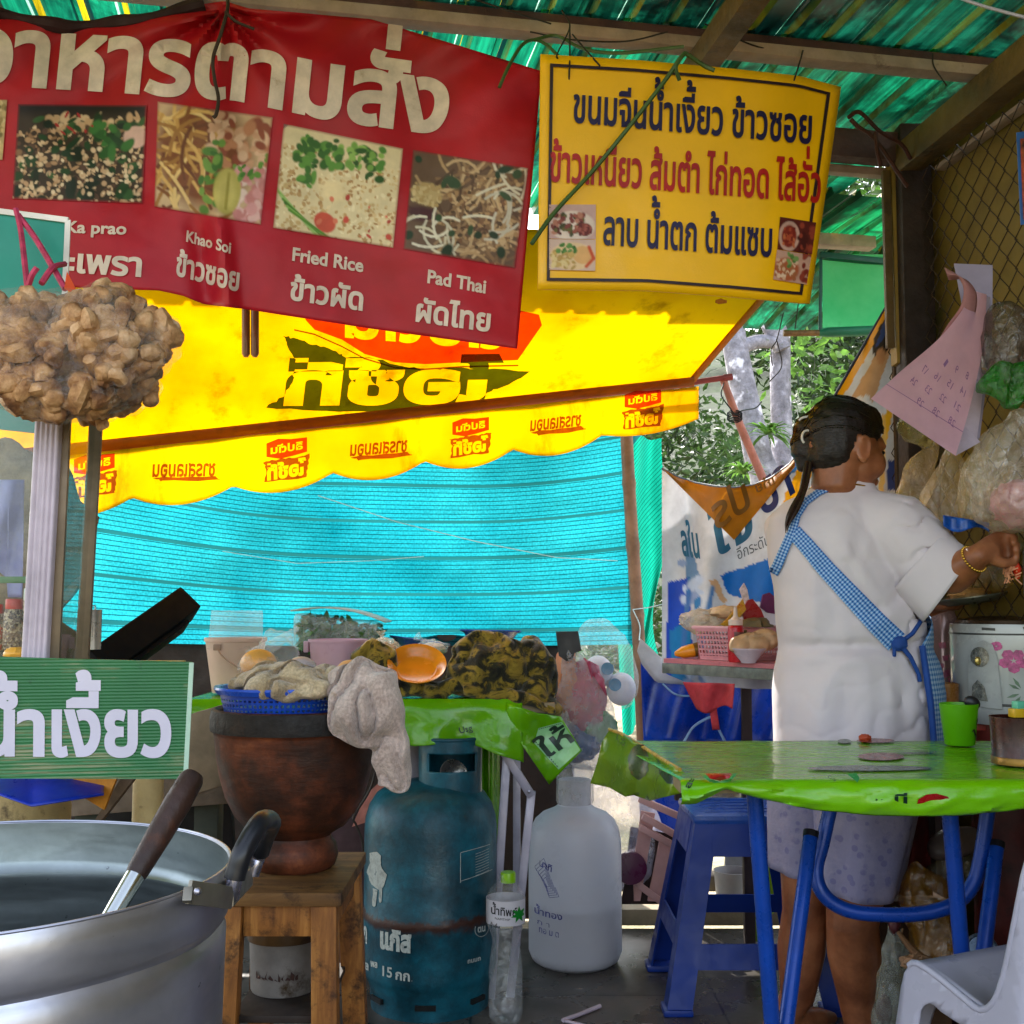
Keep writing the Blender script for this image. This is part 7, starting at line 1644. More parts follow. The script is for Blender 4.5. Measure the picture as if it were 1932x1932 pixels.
# ---- bags hanging on the right
ybag = film('bag_yellow', '#e6c678', .27, .5, .08, .55, 34, None, .13); wbag = film('bag_milky', '#eadcc8', .30, .5, .08, .5, 26, None, .14)
def hbag(label, chains, m, ells=(), inner=None, seed=0, amp=.012, fold=.014, grp='plastic bags hung on the mesh'):
    o = lump_c(chains, ells, voxel=.008, smooth=3, amp=amp, fq=18, fold=fold, ffq=24, seed=seed)
    if not inner: return obj('plastic_bag', o, m, None, label, 'bag', grp)
    r = thing('plastic_bag', label, 'bag', chains[0][0][-1], grp); obj('film', o, m, r); mb = MB(); mb.ell(inner[0], inner[1], nu=20, nv=14, amp=.3, fq=3, seed=seed); obj('contents', mb, inner[2], r)
hbag('narrow yellowish plastic bag hanging nearest to the back of the woman\'s shoulder', [([at(1765, 830, 2.8), at(1745, 870, 2.8), at(1725, 920, 2.82), at(1712, 970, 2.82)], [.012, .03, .045, .04])], ybag, seed=1)
hbag('long yellowish plastic bag below the calendar tip', [([at(1800, 835, 2.64), at(1795, 880, 2.64), at(1778, 940, 2.66), at(1772, 1000, 2.66)], [.012, .036, .052, .045])], ybag, seed=2)
hbag('big milky bag with a pink patch at the right edge, under the green bag', [([at(1925, 790, 2.44), at(1905, 850, 2.46), at(1895, 910, 2.47), at(1890, 955, 2.47)], [.03, .07, .085, .06])], wbag, [(at(1930, 930, 2.42), (.08, .07, .08))], (at(1915, 950, 2.43), (.05, .04, .05), mat('inner_pink', '#b87a80', .6, var=.3)), 3)
hbag('crumpled yellow bag between the long bag and the milky bag', [([at(1850, 860, 2.5), at(1842, 900, 2.5), at(1838, 960, 2.5)], [.02, .035, .03])], ybag, seed=4)
hbag('crumpled yellow bag behind the woman\'s raised hand', [([at(1900, 990, 2.62), at(1905, 1040, 2.62), at(1895, 1090, 2.62)], [.04, .05, .03]), ([at(1830, 1095, 2.75), at(1860, 1085, 2.75), at(1890, 1078, 2.72)], [.03, .035, .03])], ybag, seed=5)
hbag('small olive yellow bag peeping out under the calendar page', [([at(1712, 795, 2.6), at(1735, 815, 2.6), at(1755, 832, 2.6)], [.018, .026, .016])], film('bag_olive', '#a8973c', .6, .7, .2, .5, 30), seed=6)
hbag('dull grey bag stuffed full, above the green bag at the right edge', [([at(1900, 600, 2.42), at(1895, 640, 2.42), at(1900, 690, 2.42)], [.04, .055, .05])], film('bag_grey', '#57483c', .8, .85, .25, .2, 30), seed=7)
hbag('bright green plastic bag balled up at the right edge', [([at(1868, 722, 2.36), at(1892, 705, 2.36), at(1925, 712, 2.36)], [.022, .034, .036]), ([at(1885, 735, 2.36), at(1912, 748, 2.36), at(1930, 720, 2.36)], [.02, .024, .03])], film('bag_green', '#0a8a10', .85, .9, .3, .3, 40), seed=8, fold=.02)
mb = MB(); mb.grid(lambda u, v: at(1780 + 86 * u, 972 + 14 * u + 20 * v + 8 * sin(u * 6) * v, 2.5 + .012 * sin(u * 9)), 20, 5); obj('plastic_strip', mb, mat('strip_blue', '#0c4aa0', .3, var=.3, vs=30), None, 'crumpled blue plastic strip under the milky bag, above the raised hand', 'strip', solid=.0015)
straps('chain', 'pair of dark red beaded cords hanging below the blue strip', [[at(1781, 985, 2.55), at(1783, 1030, 2.55)], [at(1795, 992, 2.55), at(1798, 1040, 2.55)]], mat('cord_red', '#3a1416', .5), .003, 'cord')
mb = MB(); mb.lathe([(.001, .05), (.03, .048), (.052, .03), (.06, 0), (.062, -.06), (.06, -.12)], at(1988, 1040, 2.45), 30); obj('steel_pot', mb, mat('pot_grey', '#7b7f76', .35, .6), None, 'grey metal pot cut off by the right edge, beside the raised hand', 'pot')
W3 = mat('poster_blue', '#2a5fa8', .5)
mb = MB(); mb.plate([at(1918, 250, 2.33), at(1945, 246, 2.33), at(1950, 420, 2.33), at(1926, 424, 2.33)], (0, 1, 0), .002); r = thing('poster', 'blue edged food poster cut off at the right edge, on the mesh', 'poster', at(1930, 420, 2.33)); obj('sheet', mb, W3, r)
mb = MB(); mb.plate([at(1925, 262, 2.327), at(1950, 258, 2.327), at(1952, 410, 2.327), at(1931, 414, 2.327)], (0, 1, 0), .001); obj('picture', mb, mat('poster_food', '#a84a2c', .5, var=.6, vs=40, dirt='#3f6a2a', dirt_at=.55, dirt_scale=30), r)

# ---- stove counter with rice cooker, flask, pans
ctr = mat('counter_red', '#4c1614', .6, var=.4, vs=8, dirt='#1c0c0a', dirt_at=.5)
CT = thing('counter', 'cluttered low cooking counter with a dark red front, behind the green table', 'counter', V((1.25, 2.85, 0)))
mb = MB(); mb.box((1.38, 2.88, .73), (.72, .50, .03), bev=.003); obj('top', mb, mat('counter_top', '#7a2418', .5, var=.3, vs=12), CT)
mb = MB(); mb.grid(lambda u, v: V((1.04 + .7 * u, 2.65 + .02 * sin(u * 30), .71 - .5 * v)), 40, 6); obj('curtain', mb, ctr, CT, solid=.002)
for x in (1.06, 1.7): mb = MB(); mb.box((x, 2.86, .36), (.04, .04, .71)); obj('leg', mb, MATS['leg_dark'], CT)
RCC = V((at(1908, 1345, 2.66).x, 2.66, at(1908, 1348, 2.52).z)); RR = .129; zt = at(1908, 1178, 2.55).z
RC = thing('rice_cooker', 'white rice cooker printed with pink flowers at the right edge', 'rice cooker', RCC)
h_ = zt - RCC.z; gw = mat('enamel_white', '#a9aaa6', .2, .05, var=.06, vs=5, dirt='#7a6a50', dirt_at=.70, dirt_scale=22, coat=.3)
mb = MB(); mb.lathe([(0, -.03), (RR * .8, -.03), (RR * .86, -.02), (RR * .97, 0), (RR, .012), (RR, h_ - .012), (RR * .985, h_), (0, h_)], RCC, 72); obj('body', mb, gw, RC)
mb = MB(); mb.lathe([(RR * 1.004, .014), (RR * 1.006, .017), (RR * 1.004, .020)], RCC, 72); mb.lathe([(RR * 1.004, h_ - .024), (RR * 1.006, h_ - .022), (RR * 1.004, h_ - .020)], RCC, 72); obj('trim_line', mb, mat('trim_dark', '#3a3a36', .4), RC)
mb = MB(); mb.lathe([(RR * .98, h_ + .0005), (RR * .96, h_ + .008), (RR * .6, h_ + .016), (0, h_ + .018)], RCC + V((.01, 0, 0)), 60); obj('lid', mb, mat('lid_brown', '#3a2a1a', .35, .4), RC)
def RCS(px, py, off=.0015):
    k = max(-.995, min(.995, (px - 1908) * mpp(2.60) / RR)); a = math.asin(k); Y = 2.66 - RR * cos(a); return V((RCC.x + (RR + off) * sin(a), 2.66 - (RR + off) * cos(a), at(1908, py, 2.66 - RR * .8).z))
mb = MB(); shape(mb, [(1811, 1334), (1812, 1240), (1818, 1216), (1830, 1208), (1842, 1216), (1848, 1240), (1853, 1338)], [], lambda x, y: RCS(x, y, .004), 8); obj('control_panel', mb, mat('panel_grey', '#9a9b98', .3), RC)
mb = MB()
for cx, cy_ in ((1826, 1240),): shape(mb, [(cx + 11 * cos(t), cy_ + 19 * sin(t)) for t in np.linspace(0, 6.1, 24)], [], lambda x, y: RCS(x, y, .006), 8)
obj('dial', mb, mat('dial_dark', '#8a877c', .25, .6, var=.4, vs=60), RC); mb = MB()
shape(mb, [(1815, 1322), (1816, 1296), (1822, 1284), (1830, 1296), (1834, 1324)], [], lambda x, y: RCS(x, y, .006), 8); obj('dial', mb, mat('dial_dark', '#8a877c', .25, .6, var=.4, vs=60), RC)
mb = MB(); mb.ell(RCS(1824, 1248, .008), (.008, .004, .010), nu=12, nv=8); obj('switch', mb, mat('switch_gold', '#b09a58', .25, .8), RC)
def petals(c, n, L, W, a0, mats_, obj_n, up=1.0):
    m_ = MB()
    for k in range(n):
        a = a0 + 2 * pi * k / n; ax = np.array((cos(a), sin(a))); sd_ = np.array((-ax[1], ax[0])); pts = [tuple(np.array(c) + ax * L * t + sd_ * W * w) for t, w in ((.08, 0), (.45, .5), (.8, .45), (1, 0), (.8, -.45), (.45, -.5))]
        shape(m_, pts, [], lambda x, y: RCS(x, y, .0015), 6)
    return m_
pkp = mat('print_pink', '#b0487c', .35, var=.4, vs=70); grp_ = mat('print_leaf', '#5a7258', .4, var=.3, vs=50)
mb = petals((1872, 1246), 5, 24, 19, .3, None, None); mb.merge(petals((1905, 1242), 4, 15, 16, .8, None, None)); mb.merge(petals((1847, 1219), 4, 9, 11, .4, None, None)); obj('printed_flower', mb, pkp, RC)
mb = MB()
for (x, y, a, L) in ((1880, 1300, -2.6, 20), (1882, 1298, -2.1, 24), (1888, 1302, -1.3, 26), (1890, 1305, -.6, 30), (1888, 1310, -.1, 26), (1880, 1308, 2.8, 22), (1882, 1312, 2.2, 20), (1894, 1314, .5, 22), (1900, 1296, -1.0, 22), (1902, 1306, -.3, 18)):
    ax = np.array((cos(a), sin(a))); sd_ = np.array((-ax[1], ax[0])); shape(mb, [tuple(np.array((x, y)) + ax * L * t + sd_ * 5 * w) for t, w in ((0, .1), (.5, .6), (1, 0), (.5, -.6))], [], RCS, 6)
obj('printed_leaf', mb, grp_, RC)
mb = MB(); shape(mb, [(1828, 1184), (1846, 1185), (1846, 1190), (1828, 1189)], [], RCS, 6); obj('vent_slot', mb, MATS['trim_dark'], RC)
FK = thing('flask', 'tall pink grey flask with pink flower print, behind the apron', 'flask', at(1778, 1305, 2.80)); p = at(1780, 1300, 2.80); fr_ = .036; zt2 = at(1780, 1150, 2.80).z - p.z
mb = MB(); mb.lathe([(0, 0), (fr_, 0), (fr_, zt2 * .9), (fr_ * .8, zt2), (0, zt2)], p, 40); obj('body', mb, mat('flask_rose', '#9a7a74', .22, .2, var=.08), FK)
def FKS(px, py): k = max(-.98, min(.98, (px - 1780) * mpp(2.77) / fr_)); a = math.asin(k); return V((p.x + (fr_ + .001) * sin(a), p.y - (fr_ + .001) * cos(a), at(1780, py, 2.77).z))
mb = MB(); Rn = random.Random(3)
for k in range(26): x, y, s = Rn.uniform(1757, 1803), Rn.uniform(1215, 1290), Rn.uniform(3, 7); shape(mb, [(x - s, y - s * .7), (x + s * .8, y - s), (x + s, y + s * .8), (x - s * .7, y + s)], [], FKS, 8)
obj('printed_flower', mb, mat('print_rose', '#a8506a', .35, var=.3, vs=50), FK)
MG = thing('mug', 'brown mug with a dark handle next to the apron', 'mug', at(1785, 1342, 2.62)); p = at(1786, 1345, 2.62)
mb = MB(); mb.lathe([(0, 0), (.024, 0), (.027, .004), (.028, .066), (.026, .067), (.024, .008), (0, .006)], p, 32); obj('body', mb, mat('mug_brown', '#7a4e24', .3, var=.15), MG)
mb = MB(); mb.tube(spline([p + V((-.026, 0, .062)), p + V((-.042, 0, .06)), p + V((-.044, 0, .045)), p + V((-.027, 0, .042))], 6), .005, 8); obj('handle', mb, mat('mug_handle', '#2a1814', .4), MG)
mb = MB(); mb.lathe([(RR * .3, 0), (.115, 0), (.12, .02), (.12, .05)], at(1895, 1395, 2.72), 40); obj('stove_pan', mb, mat('pan_red', '#5c1c14', .4, .3, var=.3), None, 'dark reddish pan under the rice cooker', 'pan')

# ---- the green table in front
ZT2 = .72; TBL = thing('folding_table', 'folding table with blue tube legs under the lime green cloth in the foreground', 'table', V((.75, 2.12, 0)))
blue = mat('tube_blue', '#0a3f9c', .32, .1, var=.15, vs=10, dirt='#06184a', dirt_at=.66, dirt_scale=30)
mb = MB(); mb.box((.80, 2.13, ZT2 - .014), (1.06, .50, .02), bev=.004); obj('tabletop', mb, MATS['chip_board'], TBL)
def leg_(pts, r=.0135, n=14): m_ = MB(); m_.tube(pts, r, n); return m_
A0, A1 = at(1423, 1492, 1.96), V((at(1502, 2250, 1.96).x, 2.04, 0)); B0 = at(1529, 1580, 2.16); B1 = V((at(1415, 2250, 1.93).x, 1.88, 0))
obj('leg', leg_([A0, A1]), blue, TBL); obj('leg', leg_([B0, B1]), blue, TBL)
C0, C1 = at(1790, 1510, 1.99), V((at(1875, 2250, 1.99).x, 2.04, 0)); D0, D1 = at(1880, 1600, 2.16), V((at(1755, 2250, 1.95).x, 1.88, 0))
obj('leg', leg_([C0, C1]), blue, TBL); obj('leg', leg_([D0, D1]), blue, TBL)
U_ = [at(1572, 1498, 2.20), at(1552, 1590, 2.20), at(1540, 1640, 2.20), at(1548, 1678, 2.19), at(1575, 1706, 2.185), at(1620, 1722, 2.18), at(1700, 1726, 2.175), at(1760, 1720, 2.17), at(1806, 1702, 2.17), at(1836, 1668, 2.17), at(1850, 1620, 2.17), at(1868, 1500, 2.17)]
obj('cross_bar', leg_(spline(U_, 7), .0135), blue, TBL)
mb = MB(); d = (B0 - B1).normalized(); mb.tube([B0, B0 + d * .012], .0145, 14); obj('end_cap', mb, MATS['grip_black'], TBL); mb = MB(); d = (D0 - D1).normalized(); mb.tube([D0, D0 + d * .012], .0145, 14); obj('end_cap', mb, MATS['grip_black'], TBL)
TC2 = thing('tablecloth', 'glossy lime green vinyl cloth wrapped over the blue legged table, printed with circles', 'tablecloth', V((.75, 2.1, ZT2)))
def m_cloth2():
    t = NT('vinyl_table'); co = t.coords()
    c = t.ramp(t.noise(co, 3, 6), [(.3, lin('#62aa04')), (.7, lin('#7cc408'))]); d = t.ramp(t.noise(t.coords(scale=(3, 22, 22)), 3, 7, .7), [(.55, 0.0), (.7, .35)]); c = t.mix(d, c, '#8a8a2c')
    sp = t.ramp(t.noise(co, 60, 5, .7), [(.70, 0.0), (.77, .6)]); c = t.mix(sp, c, '#33520a')
    r_ = t.ramp(t.noise(t.coords(scale=(2, 14, 14)), 3, 6), [(.3, .14), (.7, .34)]); b = t.bsdf(c, r_, 0, .5, coat=.22); t.bump(b, t.noise(co, 12, 5), .16, .012)
    tr = t.n('BsdfTranslucent'); t.l(c, tr.inputs[0]); return t.done(t.mixsh(.12, b.outputs[0], tr.outputs[0]))
cl2 = m_cloth2(); LX0, LX1 = at(1150, 1376, 2.385).x, 1.35
def drop2(px): return float(np.interp(px, [1281, 1300, 1360, 1417, 1522, 1637, 1780, 1923, 2100], [1500, 1500, 1470, 1489, 1510, 1521, 1521, 1508, 1500]))
def topc(u, v):
    yb, yf = 2.39, 1.875; xb = LX0 + (LX1 - LX0) * u; xf = at(1281, 1451, 1.875).x + (LX1 - at(1281, 1451, 1.875).x) * u
    if v < .6:
        k = v / .6; return V((xb + (xf - xb) * k, yb + (yf - yb) * k, ZT2 + .0015 * noise.noise(V((u * 9, k * 4, 0))) + .004 * math.exp(-(u * 12)) * 0))
    k = (v - .6) / .4; q = V((xf, yf, ZT2)); px = CXY + FPX * (xf / (yf * _cp + 0)) * _cp
    d = (drop2(px) - 1457) * mpp(1.86); ang = k * pi * .80
    return V((xf + .003 * sin(u * 60) * k, yf - .026 * sin(ang) * (1 + .25 * noise.noise(V((u * 9, 0, 3)))) + .005 * noise.noise(V((u * 26 + k * 3, k * 5, 7))) - .004 * max(0, sin(u * 70 + k * 9)) ** 6 * k, ZT2 - d * (1 - cos(ang)) / (1 - cos(pi * .8))))
mb = MB(); mb.grid(topc, 100, 44); obj('cloth', mb, cl2, TC2, solid=.0012)
def ELF(px, py, off=0.0): return at(px, py, 2.36 - (px - 1130) / 170 * .46 + .025 * sin(px * .07 + py * .02) + .012 * sin(px * .03 - py * .06) - off)
mb = MB(); shape(mb, [(1150, 1377), (1170, 1382), (1215, 1410), (1282, 1452), (1304, 1466), (1296, 1494), (1258, 1503), (1226, 1511), (1196, 1500), (1180, 1503), (1150, 1486), (1114, 1478), (1128, 1436), (1136, 1400)], [], lambda x, y: ELF(x, y), 9)
obj('hanging_end', mb, m_vinyl('vinyl_backlit', '#7a9a10', '#5d8010'), TC2, solid=.0012)  # olive tone is backlight through the lime cloth, put into its colour
mb = MB(); mb.tube([ELF(x, y, .002) for x, y in ((1150, 1376), (1172, 1384), (1215, 1410), (1255, 1436), (1283, 1452))], .0035, 8); obj('worn_edge', mb, mat('edge_ochre', '#b8902a', .3, var=.3, vs=40), TC2)
mb = MB(); shape(mb, ragged([(1205 + 20 * cos(t), 1437 + 34 * sin(t)) for t in np.linspace(0, 6, 14)], 1.5, 2, 2), [], lambda x, y: ELF(x, y, .003), 8); obj('printed_picture', mb, mat('print_dark_olive', '#3a4a24', .35, var=.4, vs=60, dirt='#8a4a1c', dirt_at=.55, dirt_scale=40), TC2)
mb = MB(); shape(mb, [(1238, 1430), (1260, 1450), (1284, 1462), (1282, 1480), (1258, 1478), (1244, 1460)], [], lambda x, y: ELF(x, y, .003), 8); letters(mb, 'ไทย', (1160, 1400), (1178, 1408), 12, lambda x, y: ELF(x, y, .003), .02, up=(.2, -1)); obj('printed_mark', mb, mat('print_black', '#16221a', .3), TC2)
def TS_(px, py): q = atz(px, py, ZT2 + .0035); return q
def ring_print(name, cx, cy, rx, ry, m):
    mb = MB(); shape(mb, ragged([(cx + rx * cos(t), cy + ry * sin(t)) for t in np.linspace(0, 6.15, 28)], .15, 3, 1), [], TS_, 25); return obj(name, mb, m, TC2)
pr1 = mat('print_rosy', '#7a3a30', .25, var=.2, vs=30); pr2 = mat('print_grey', '#4c5a50', .25, var=.3, vs=40)
ring_print('printed_circle', 1662, 1427, 44, 7.5, pr1); ring_print('printed_circle', 1652, 1397, 36, 4, pr1); ring_print('printed_circle', 1990, 1432, 60, 5, pr1); ring_print('printed_circle', 1640, 1449, 118, 5, pr2); ring_print('printed_circle', 1730, 1420, 44, 1.4, pr2); ring_print('printed_circle', 1593, 1398, 13, 4, pr2)
mb = MB(); mb.ell(atz(1632, 1392, ZT2 + .008), (.012, .008, .007), amp=.5, fq=3); obj('crumb', mb, mat('crumb_red', '#a8401c', .5), None, 'tiny red brown crumb of food on the green table', 'crumb')
def FR(px, py, off=.003):                               # rolled front of the cloth
    t = max(0, min(1, (py - 1457) / (drop2(px) - 1457))); return at(px, py, 1.872 - .027 * sin(pi * .8 * t ** .8) - off)
mb = MB(); shape(mb, [(1729, 1520), (1733, 1508), (1748, 1499), (1766, 1497), (1788, 1503), (1802, 1520)], [], FR, 6); obj('printed_circle', mb, mat('print_red', '#9a1418', .25), TC2); mb = MB(); shape(mb, [(1330, 1459), (1380, 1459), (1376, 1468), (1358, 1473), (1340, 1469)], [], FR, 6); obj('printed_circle', mb, mat('print_red', '#9a1418', .25), TC2)
mb = MB(); shape(mb, [(1320, 1460), (1330, 1459), (1340, 1470), (1358, 1475), (1376, 1470), (1384, 1459), (1392, 1459), (1378, 1474), (1358, 1479), (1338, 1475)], [], FR, 6); shape(mb, [(1598, 1460), (1616, 1458), (1622, 1468), (1618, 1476)], [], FR, 6); obj('printed_leaf', mb, mat('print_mint', '#3c8a4c', .25), TC2)
mb = MB(); letters(mb, 'Cup', (1562, 1468), (1577, 1474), 6, FR, .0, up=(.1, -1)); letters(mb, 'นี', (1688, 1519), (1712, 1519), 15, FR, .03, up=(0, -1)); letters(mb, 'น', (1652, 1518), (1666, 1519), 10, FR, .02, up=(0, -1)); letters(mb, 'สะ', (1301, 1488), (1311, 1470), 9, FR, .04, up=(-.9, -.2)); obj('lettering', mb, MATS['ink_green'], TC2)
# cup, jar
GCP = atz(1811, 1405, ZT2 + .004); GCU = thing('cup', 'lime green plastic cup with a black spoon in it on the green table', 'cup', GCP); zz1 = at(1811, 1328, GCP.y).z - GCP.z; kk = mpp(GCP.y)
mb = MB(); mb.lathe([(0, 0), (25.5 * kk, 0), (27 * kk, .003), (35 * kk, zz1), (34 * kk, zz1 + .001), (25 * kk, .006), (0, .005)], GCP, 40); obj('body', mb, mat('cup_lime', '#5fae08', .35, var=.06, thin=.3), GCU)
mb = MB()
def CUS(px, py, off=.0015):
    r_ = (27 + 8 * (1405 - py) / 77) * kk + off; k = max(-.98, min(.98, (px - 1811) * kk / r_)); a = math.asin(k); return V((GCP.x + r_ * sin(a), GCP.y - r_ * cos(a), at(1811, py, GCP.y).z))
shape(mb, [(1826, 1377), (1829, 1372), (1838, 1392), (1837, 1396)], [], CUS, 6); shape(mb, [(1822, 1378), (1827, 1372), (1829, 1376)], [], CUS, 6); shape(mb, [(1833, 1366), (1836, 1352), (1839, 1356), (1836, 1366)], [], CUS, 6); obj('mark', mb, MATS['ink_black'], GCU)
SP = thing('spoon', 'black plastic ladle spoon standing in the lime green cup', 'spoon', GCP + V((.01, 0, .02))); q = at(1834, 1326, GCP.y)
mb = MB(); mb.ell(q, (.017, .009, .013), Matrix.Rotation(.5, 3, 'Y')); mb.tube([q + V((.008, 0, -.002)), q + V((-.01, .004, -.03)), GCP + V((0, 0, .012))], [.006, .0035, .003], 8); obj('bowl', mb, MATS['grip_black'], SP)
BJP = atz(1925, 1441, ZT2 + .004); BJ = thing('jar', 'round brown glass jar with a brassy rim at the right end of the green table', 'jar', BJP); kj = mpp(BJP.y); zj = at(1925, 1352, BJP.y).z - BJP.z
mb = MB(); mb.lathe([(0, 0), (48 * kj, 0), (50 * kj, .004), (50 * kj, .014), (48.5 * kj, .017), (51 * kj, zj * .9), (52 * kj, zj), (49 * kj, zj), (47 * kj, .012), (0, .01)], BJP, 48); obj('body', mb, mat('jar_brown', '#3c1812', .3, .1, var=.5, vs=18, dirt='#7a5a28', dirt_at=.62, dirt_scale=14), BJ)
mb = MB(); mb.lathe([(50.6 * kj, .001), (51 * kj, .012), (49.5 * kj, .014)], BJP, 48); obj('base_rim', mb, mat('brass_rim', '#7a5a20', .35, .6), BJ)
mb = MB(); q = at(1918, 1345, BJP.y + .02); mb.box(q, (.022, .02, .016), .2, .003); mb.box(q + V((.004, 0, .014)), (.018, .016, .014), .3, .003, m=1); obj('dice_sweets', mb, [mat('sweet_yellow', '#c8a01c', .4), mat('sweet_mint', '#5cb494', .4)], None, 'yellow and mint green plastic bits on top of the brown jar', 'toy')

# ---- blue stool
BSL = thing('stool', 'blue plastic stool with a ribbed square top behind the table leg', 'stool', V((.6, 3.07, 0)))
pl = mat('plastic_navy', '#083088', .42, var=.1, vs=8); plt = mat('plastic_top', '#1a489c', .35, var=.2, vs=14, dirt='#6a6aa0', dirt_at=.66, dirt_scale=18)
zt = .47; T = [V((.461, 2.95, zt)), V((.735, 2.95, zt)), V((.735, 3.22, zt)), V((.461, 3.22, zt))]; Bq = [V((.375, 2.885, 0)), V((.825, 2.885, 0)), V((.825, 3.29, 0)), V((.375, 3.29, 0))]
mb = MB(); mb.box(((T[0] + T[2]) / 2 - V((0, 0, .012))), (.282, .278, .024), bev=.010); obj('seat', mb, plt, BSL)
mb = MB()
for k in range(5): mb.box(((T[0] + T[2]) / 2 + V((-.02 + .01 * (k % 2), -.09 + .045 * k, .0012))), (.17, .006, .003), bev=.001)
for k in range(3): mb.box(((T[0] + T[2]) / 2 + V((.10, -.08 + .06 * k, .0012))), (.05, .006, .003), .5, .001)
obj('rib', mb, plt, BSL)
def quad(mb, a, b, c, d, th, nrm): mb.plate([a, b, c, d], nrm, th)
for i in range(4):
    t, bq = T[i].copy(), Bq[i]; t.z -= .02
    nx = 1 if i in (0, 3) else -1; ny = 1 if i in (0, 1) else -1; mb = MB(); w0, w1 = .058, .062
    quad(mb, t, t + V((nx * w0, 0, 0)), bq + V((nx * w1, 0, 0)), bq, .005, V((0, ny, 0))); quad(mb, t + V((0, ny * .005, 0)), t + V((0, ny * w0, 0)), bq + V((0, ny * w1, 0)), bq + V((0, ny * .005, 0)), .005, V((nx, 0, 0)))
    mb.box(bq + V((nx * .03, ny * .03, .008)), (.072, .072, .016), bev=.004); obj('leg', mb, pl, BSL)
def on_face(i, j, zf): a = T[i].lerp(Bq[i], 1 - zf / zt); b = T[j].lerp(Bq[j], 1 - zf / zt); return a, b
mb = MB()
for i, j, nrm in ((0, 1, V((0, 1, 0))), (1, 2, V((-1, 0, 0))), (2, 3, V((0, -1, 0))), (3, 0, V((1, 0, 0)))):
    a, b = on_face(i, j, zt - .021); c, d = on_face(i, j, zt - .10); o_ = nrm * .0015; e = (b - a).normalized() * .05; mb.plate([a + o_ + e, b + o_ - e, d + o_ - e * 1.1, c + o_ + e * 1.1], nrm, .005)
obj('apron', mb, pl, BSL)
for i, j, nrm, za, zb_ in ((0, 1, V((0, 1, 0)), .165, .105), (1, 2, V((-1, 0, 0)), .20, .15), (2, 3, V((0, -1, 0)), .20, .15), (3, 0, V((1, 0, 0)), .20, .15)):
    a, b = on_face(i, j, za); c, d = on_face(i, j, zb_); o_ = nrm * .0015; e = (b - a).normalized() * .055; mb = MB(); mb.plate([a + o_ + e, b + o_ - e, d + o_ - e, c + o_ + e], nrm, .005); obj('stretcher', mb, pl, BSL)

# ---- white plastic armchair tucked in at the table
CH = thing('chair', 'white plastic armchair tucked under the green table, cut off by the right edge', 'chair', V((.86, 1.66, 0)))
wp = mat('plastic_white', '#b2b0c0', .34, var=.05, vs=5, thin=.12)
CA, CB_ = atz(1722, 1820, .435), atz(1850, 1906, .405); sdir = (CB_ - CA); sdir.z = 0; sdir.normalize(); odir = V((-sdir.y, sdir.x, 0))
if odir.x < 0: odir = -odir
def CHP(d, o, z): return V((CA.x, CA.y, 0)) + sdir * d + odir * o + V((0, 0, z))
SL_ = (CB_ - CA).xy.length
def CHS(px, py):                                        # side shell, standing along the seat's left edge, belly slightly out
    k = (px - 1722) / 128.; q = at(px, py, CA.y + (CB_.y - CA.y) * min(k, 1.6) - .02 * max(0, k - 1.6)); return q + V((-.010, -.004, 0)) * max(0, min(1, (.41 - q.z) / .2))
rim_ = [(1716, 1822), (1722, 1817), (1732, 1818), (1752, 1830), (1776, 1848), (1800, 1868), (1824, 1888), (1840, 1901), (1852, 1906), (1864, 1903), (1875, 1892), (1885, 1872), (1895, 1840), (1906, 1790), (1919, 1722), (1932, 1655), (1950, 1590)]
low_ = [(2050, 1590), (2050, 2120), (2000, 2120), (1975, 2010), (1940, 1985), (1880, 1965), (1830, 1940), (1800, 1922), (1779, 1908), (1766, 1896), (1757, 1892), (1747, 1896), (1740, 1906), (1737, 1932), (1732, 2030), (1728, 2262), (1680, 2262), (1690, 2060), (1696, 1932), (1703, 1860), (1708, 1836)]
mb = MB(); shape(mb, rim_ + low_, [], CHS, 16); obj('side_shell', mb, wp, CH, solid=.006, angle=60)
m2 = MB(); m2.v = [p + odir * .46 for p in mb.v]; m2.f = mb.f; m2.mi = mb.mi; obj('side_shell', m2, wp, CH, solid=.006, angle=60)
mb = MB(); mb.tube([CHS(*p) for p in rim_], .0055, 10); obj('rim', mb, wp, CH)
def seatf(u, v):
    d, o = .40 * v, .006 + .444 * u; e = min(u, 1 - u) * 2; k = min(1, d / SL_); return CHP(d, o, .434 - .030 * k ** 1.3 - .034 * min(1, e * 3.2) * min(1, v * 3.2))
mb = MB(); mb.grid(seatf, 30, 24); obj('seat', mb, wp, CH, solid=.006, off=-1)
mb = MB(); mb.grid(lambda u, v: CHP(-.002 - .014 * v, .004 + .448 * u, .432 - (.05 + .36 * abs(2 * u - 1) ** 9) * v), 40, 6); obj('front_skirt', mb, wp, CH, solid=.005)
mb = MB(); mb.grid(lambda u, v: CHP(.39 + .10 * v + .03 * (1 - (2 * u - 1) ** 2), .02 + .41 * u, .36 + .45 * v - .02 * (2 * u - 1) ** 4 * v), 20, 18); obj('backrest', mb, wp, CH, solid=.007)

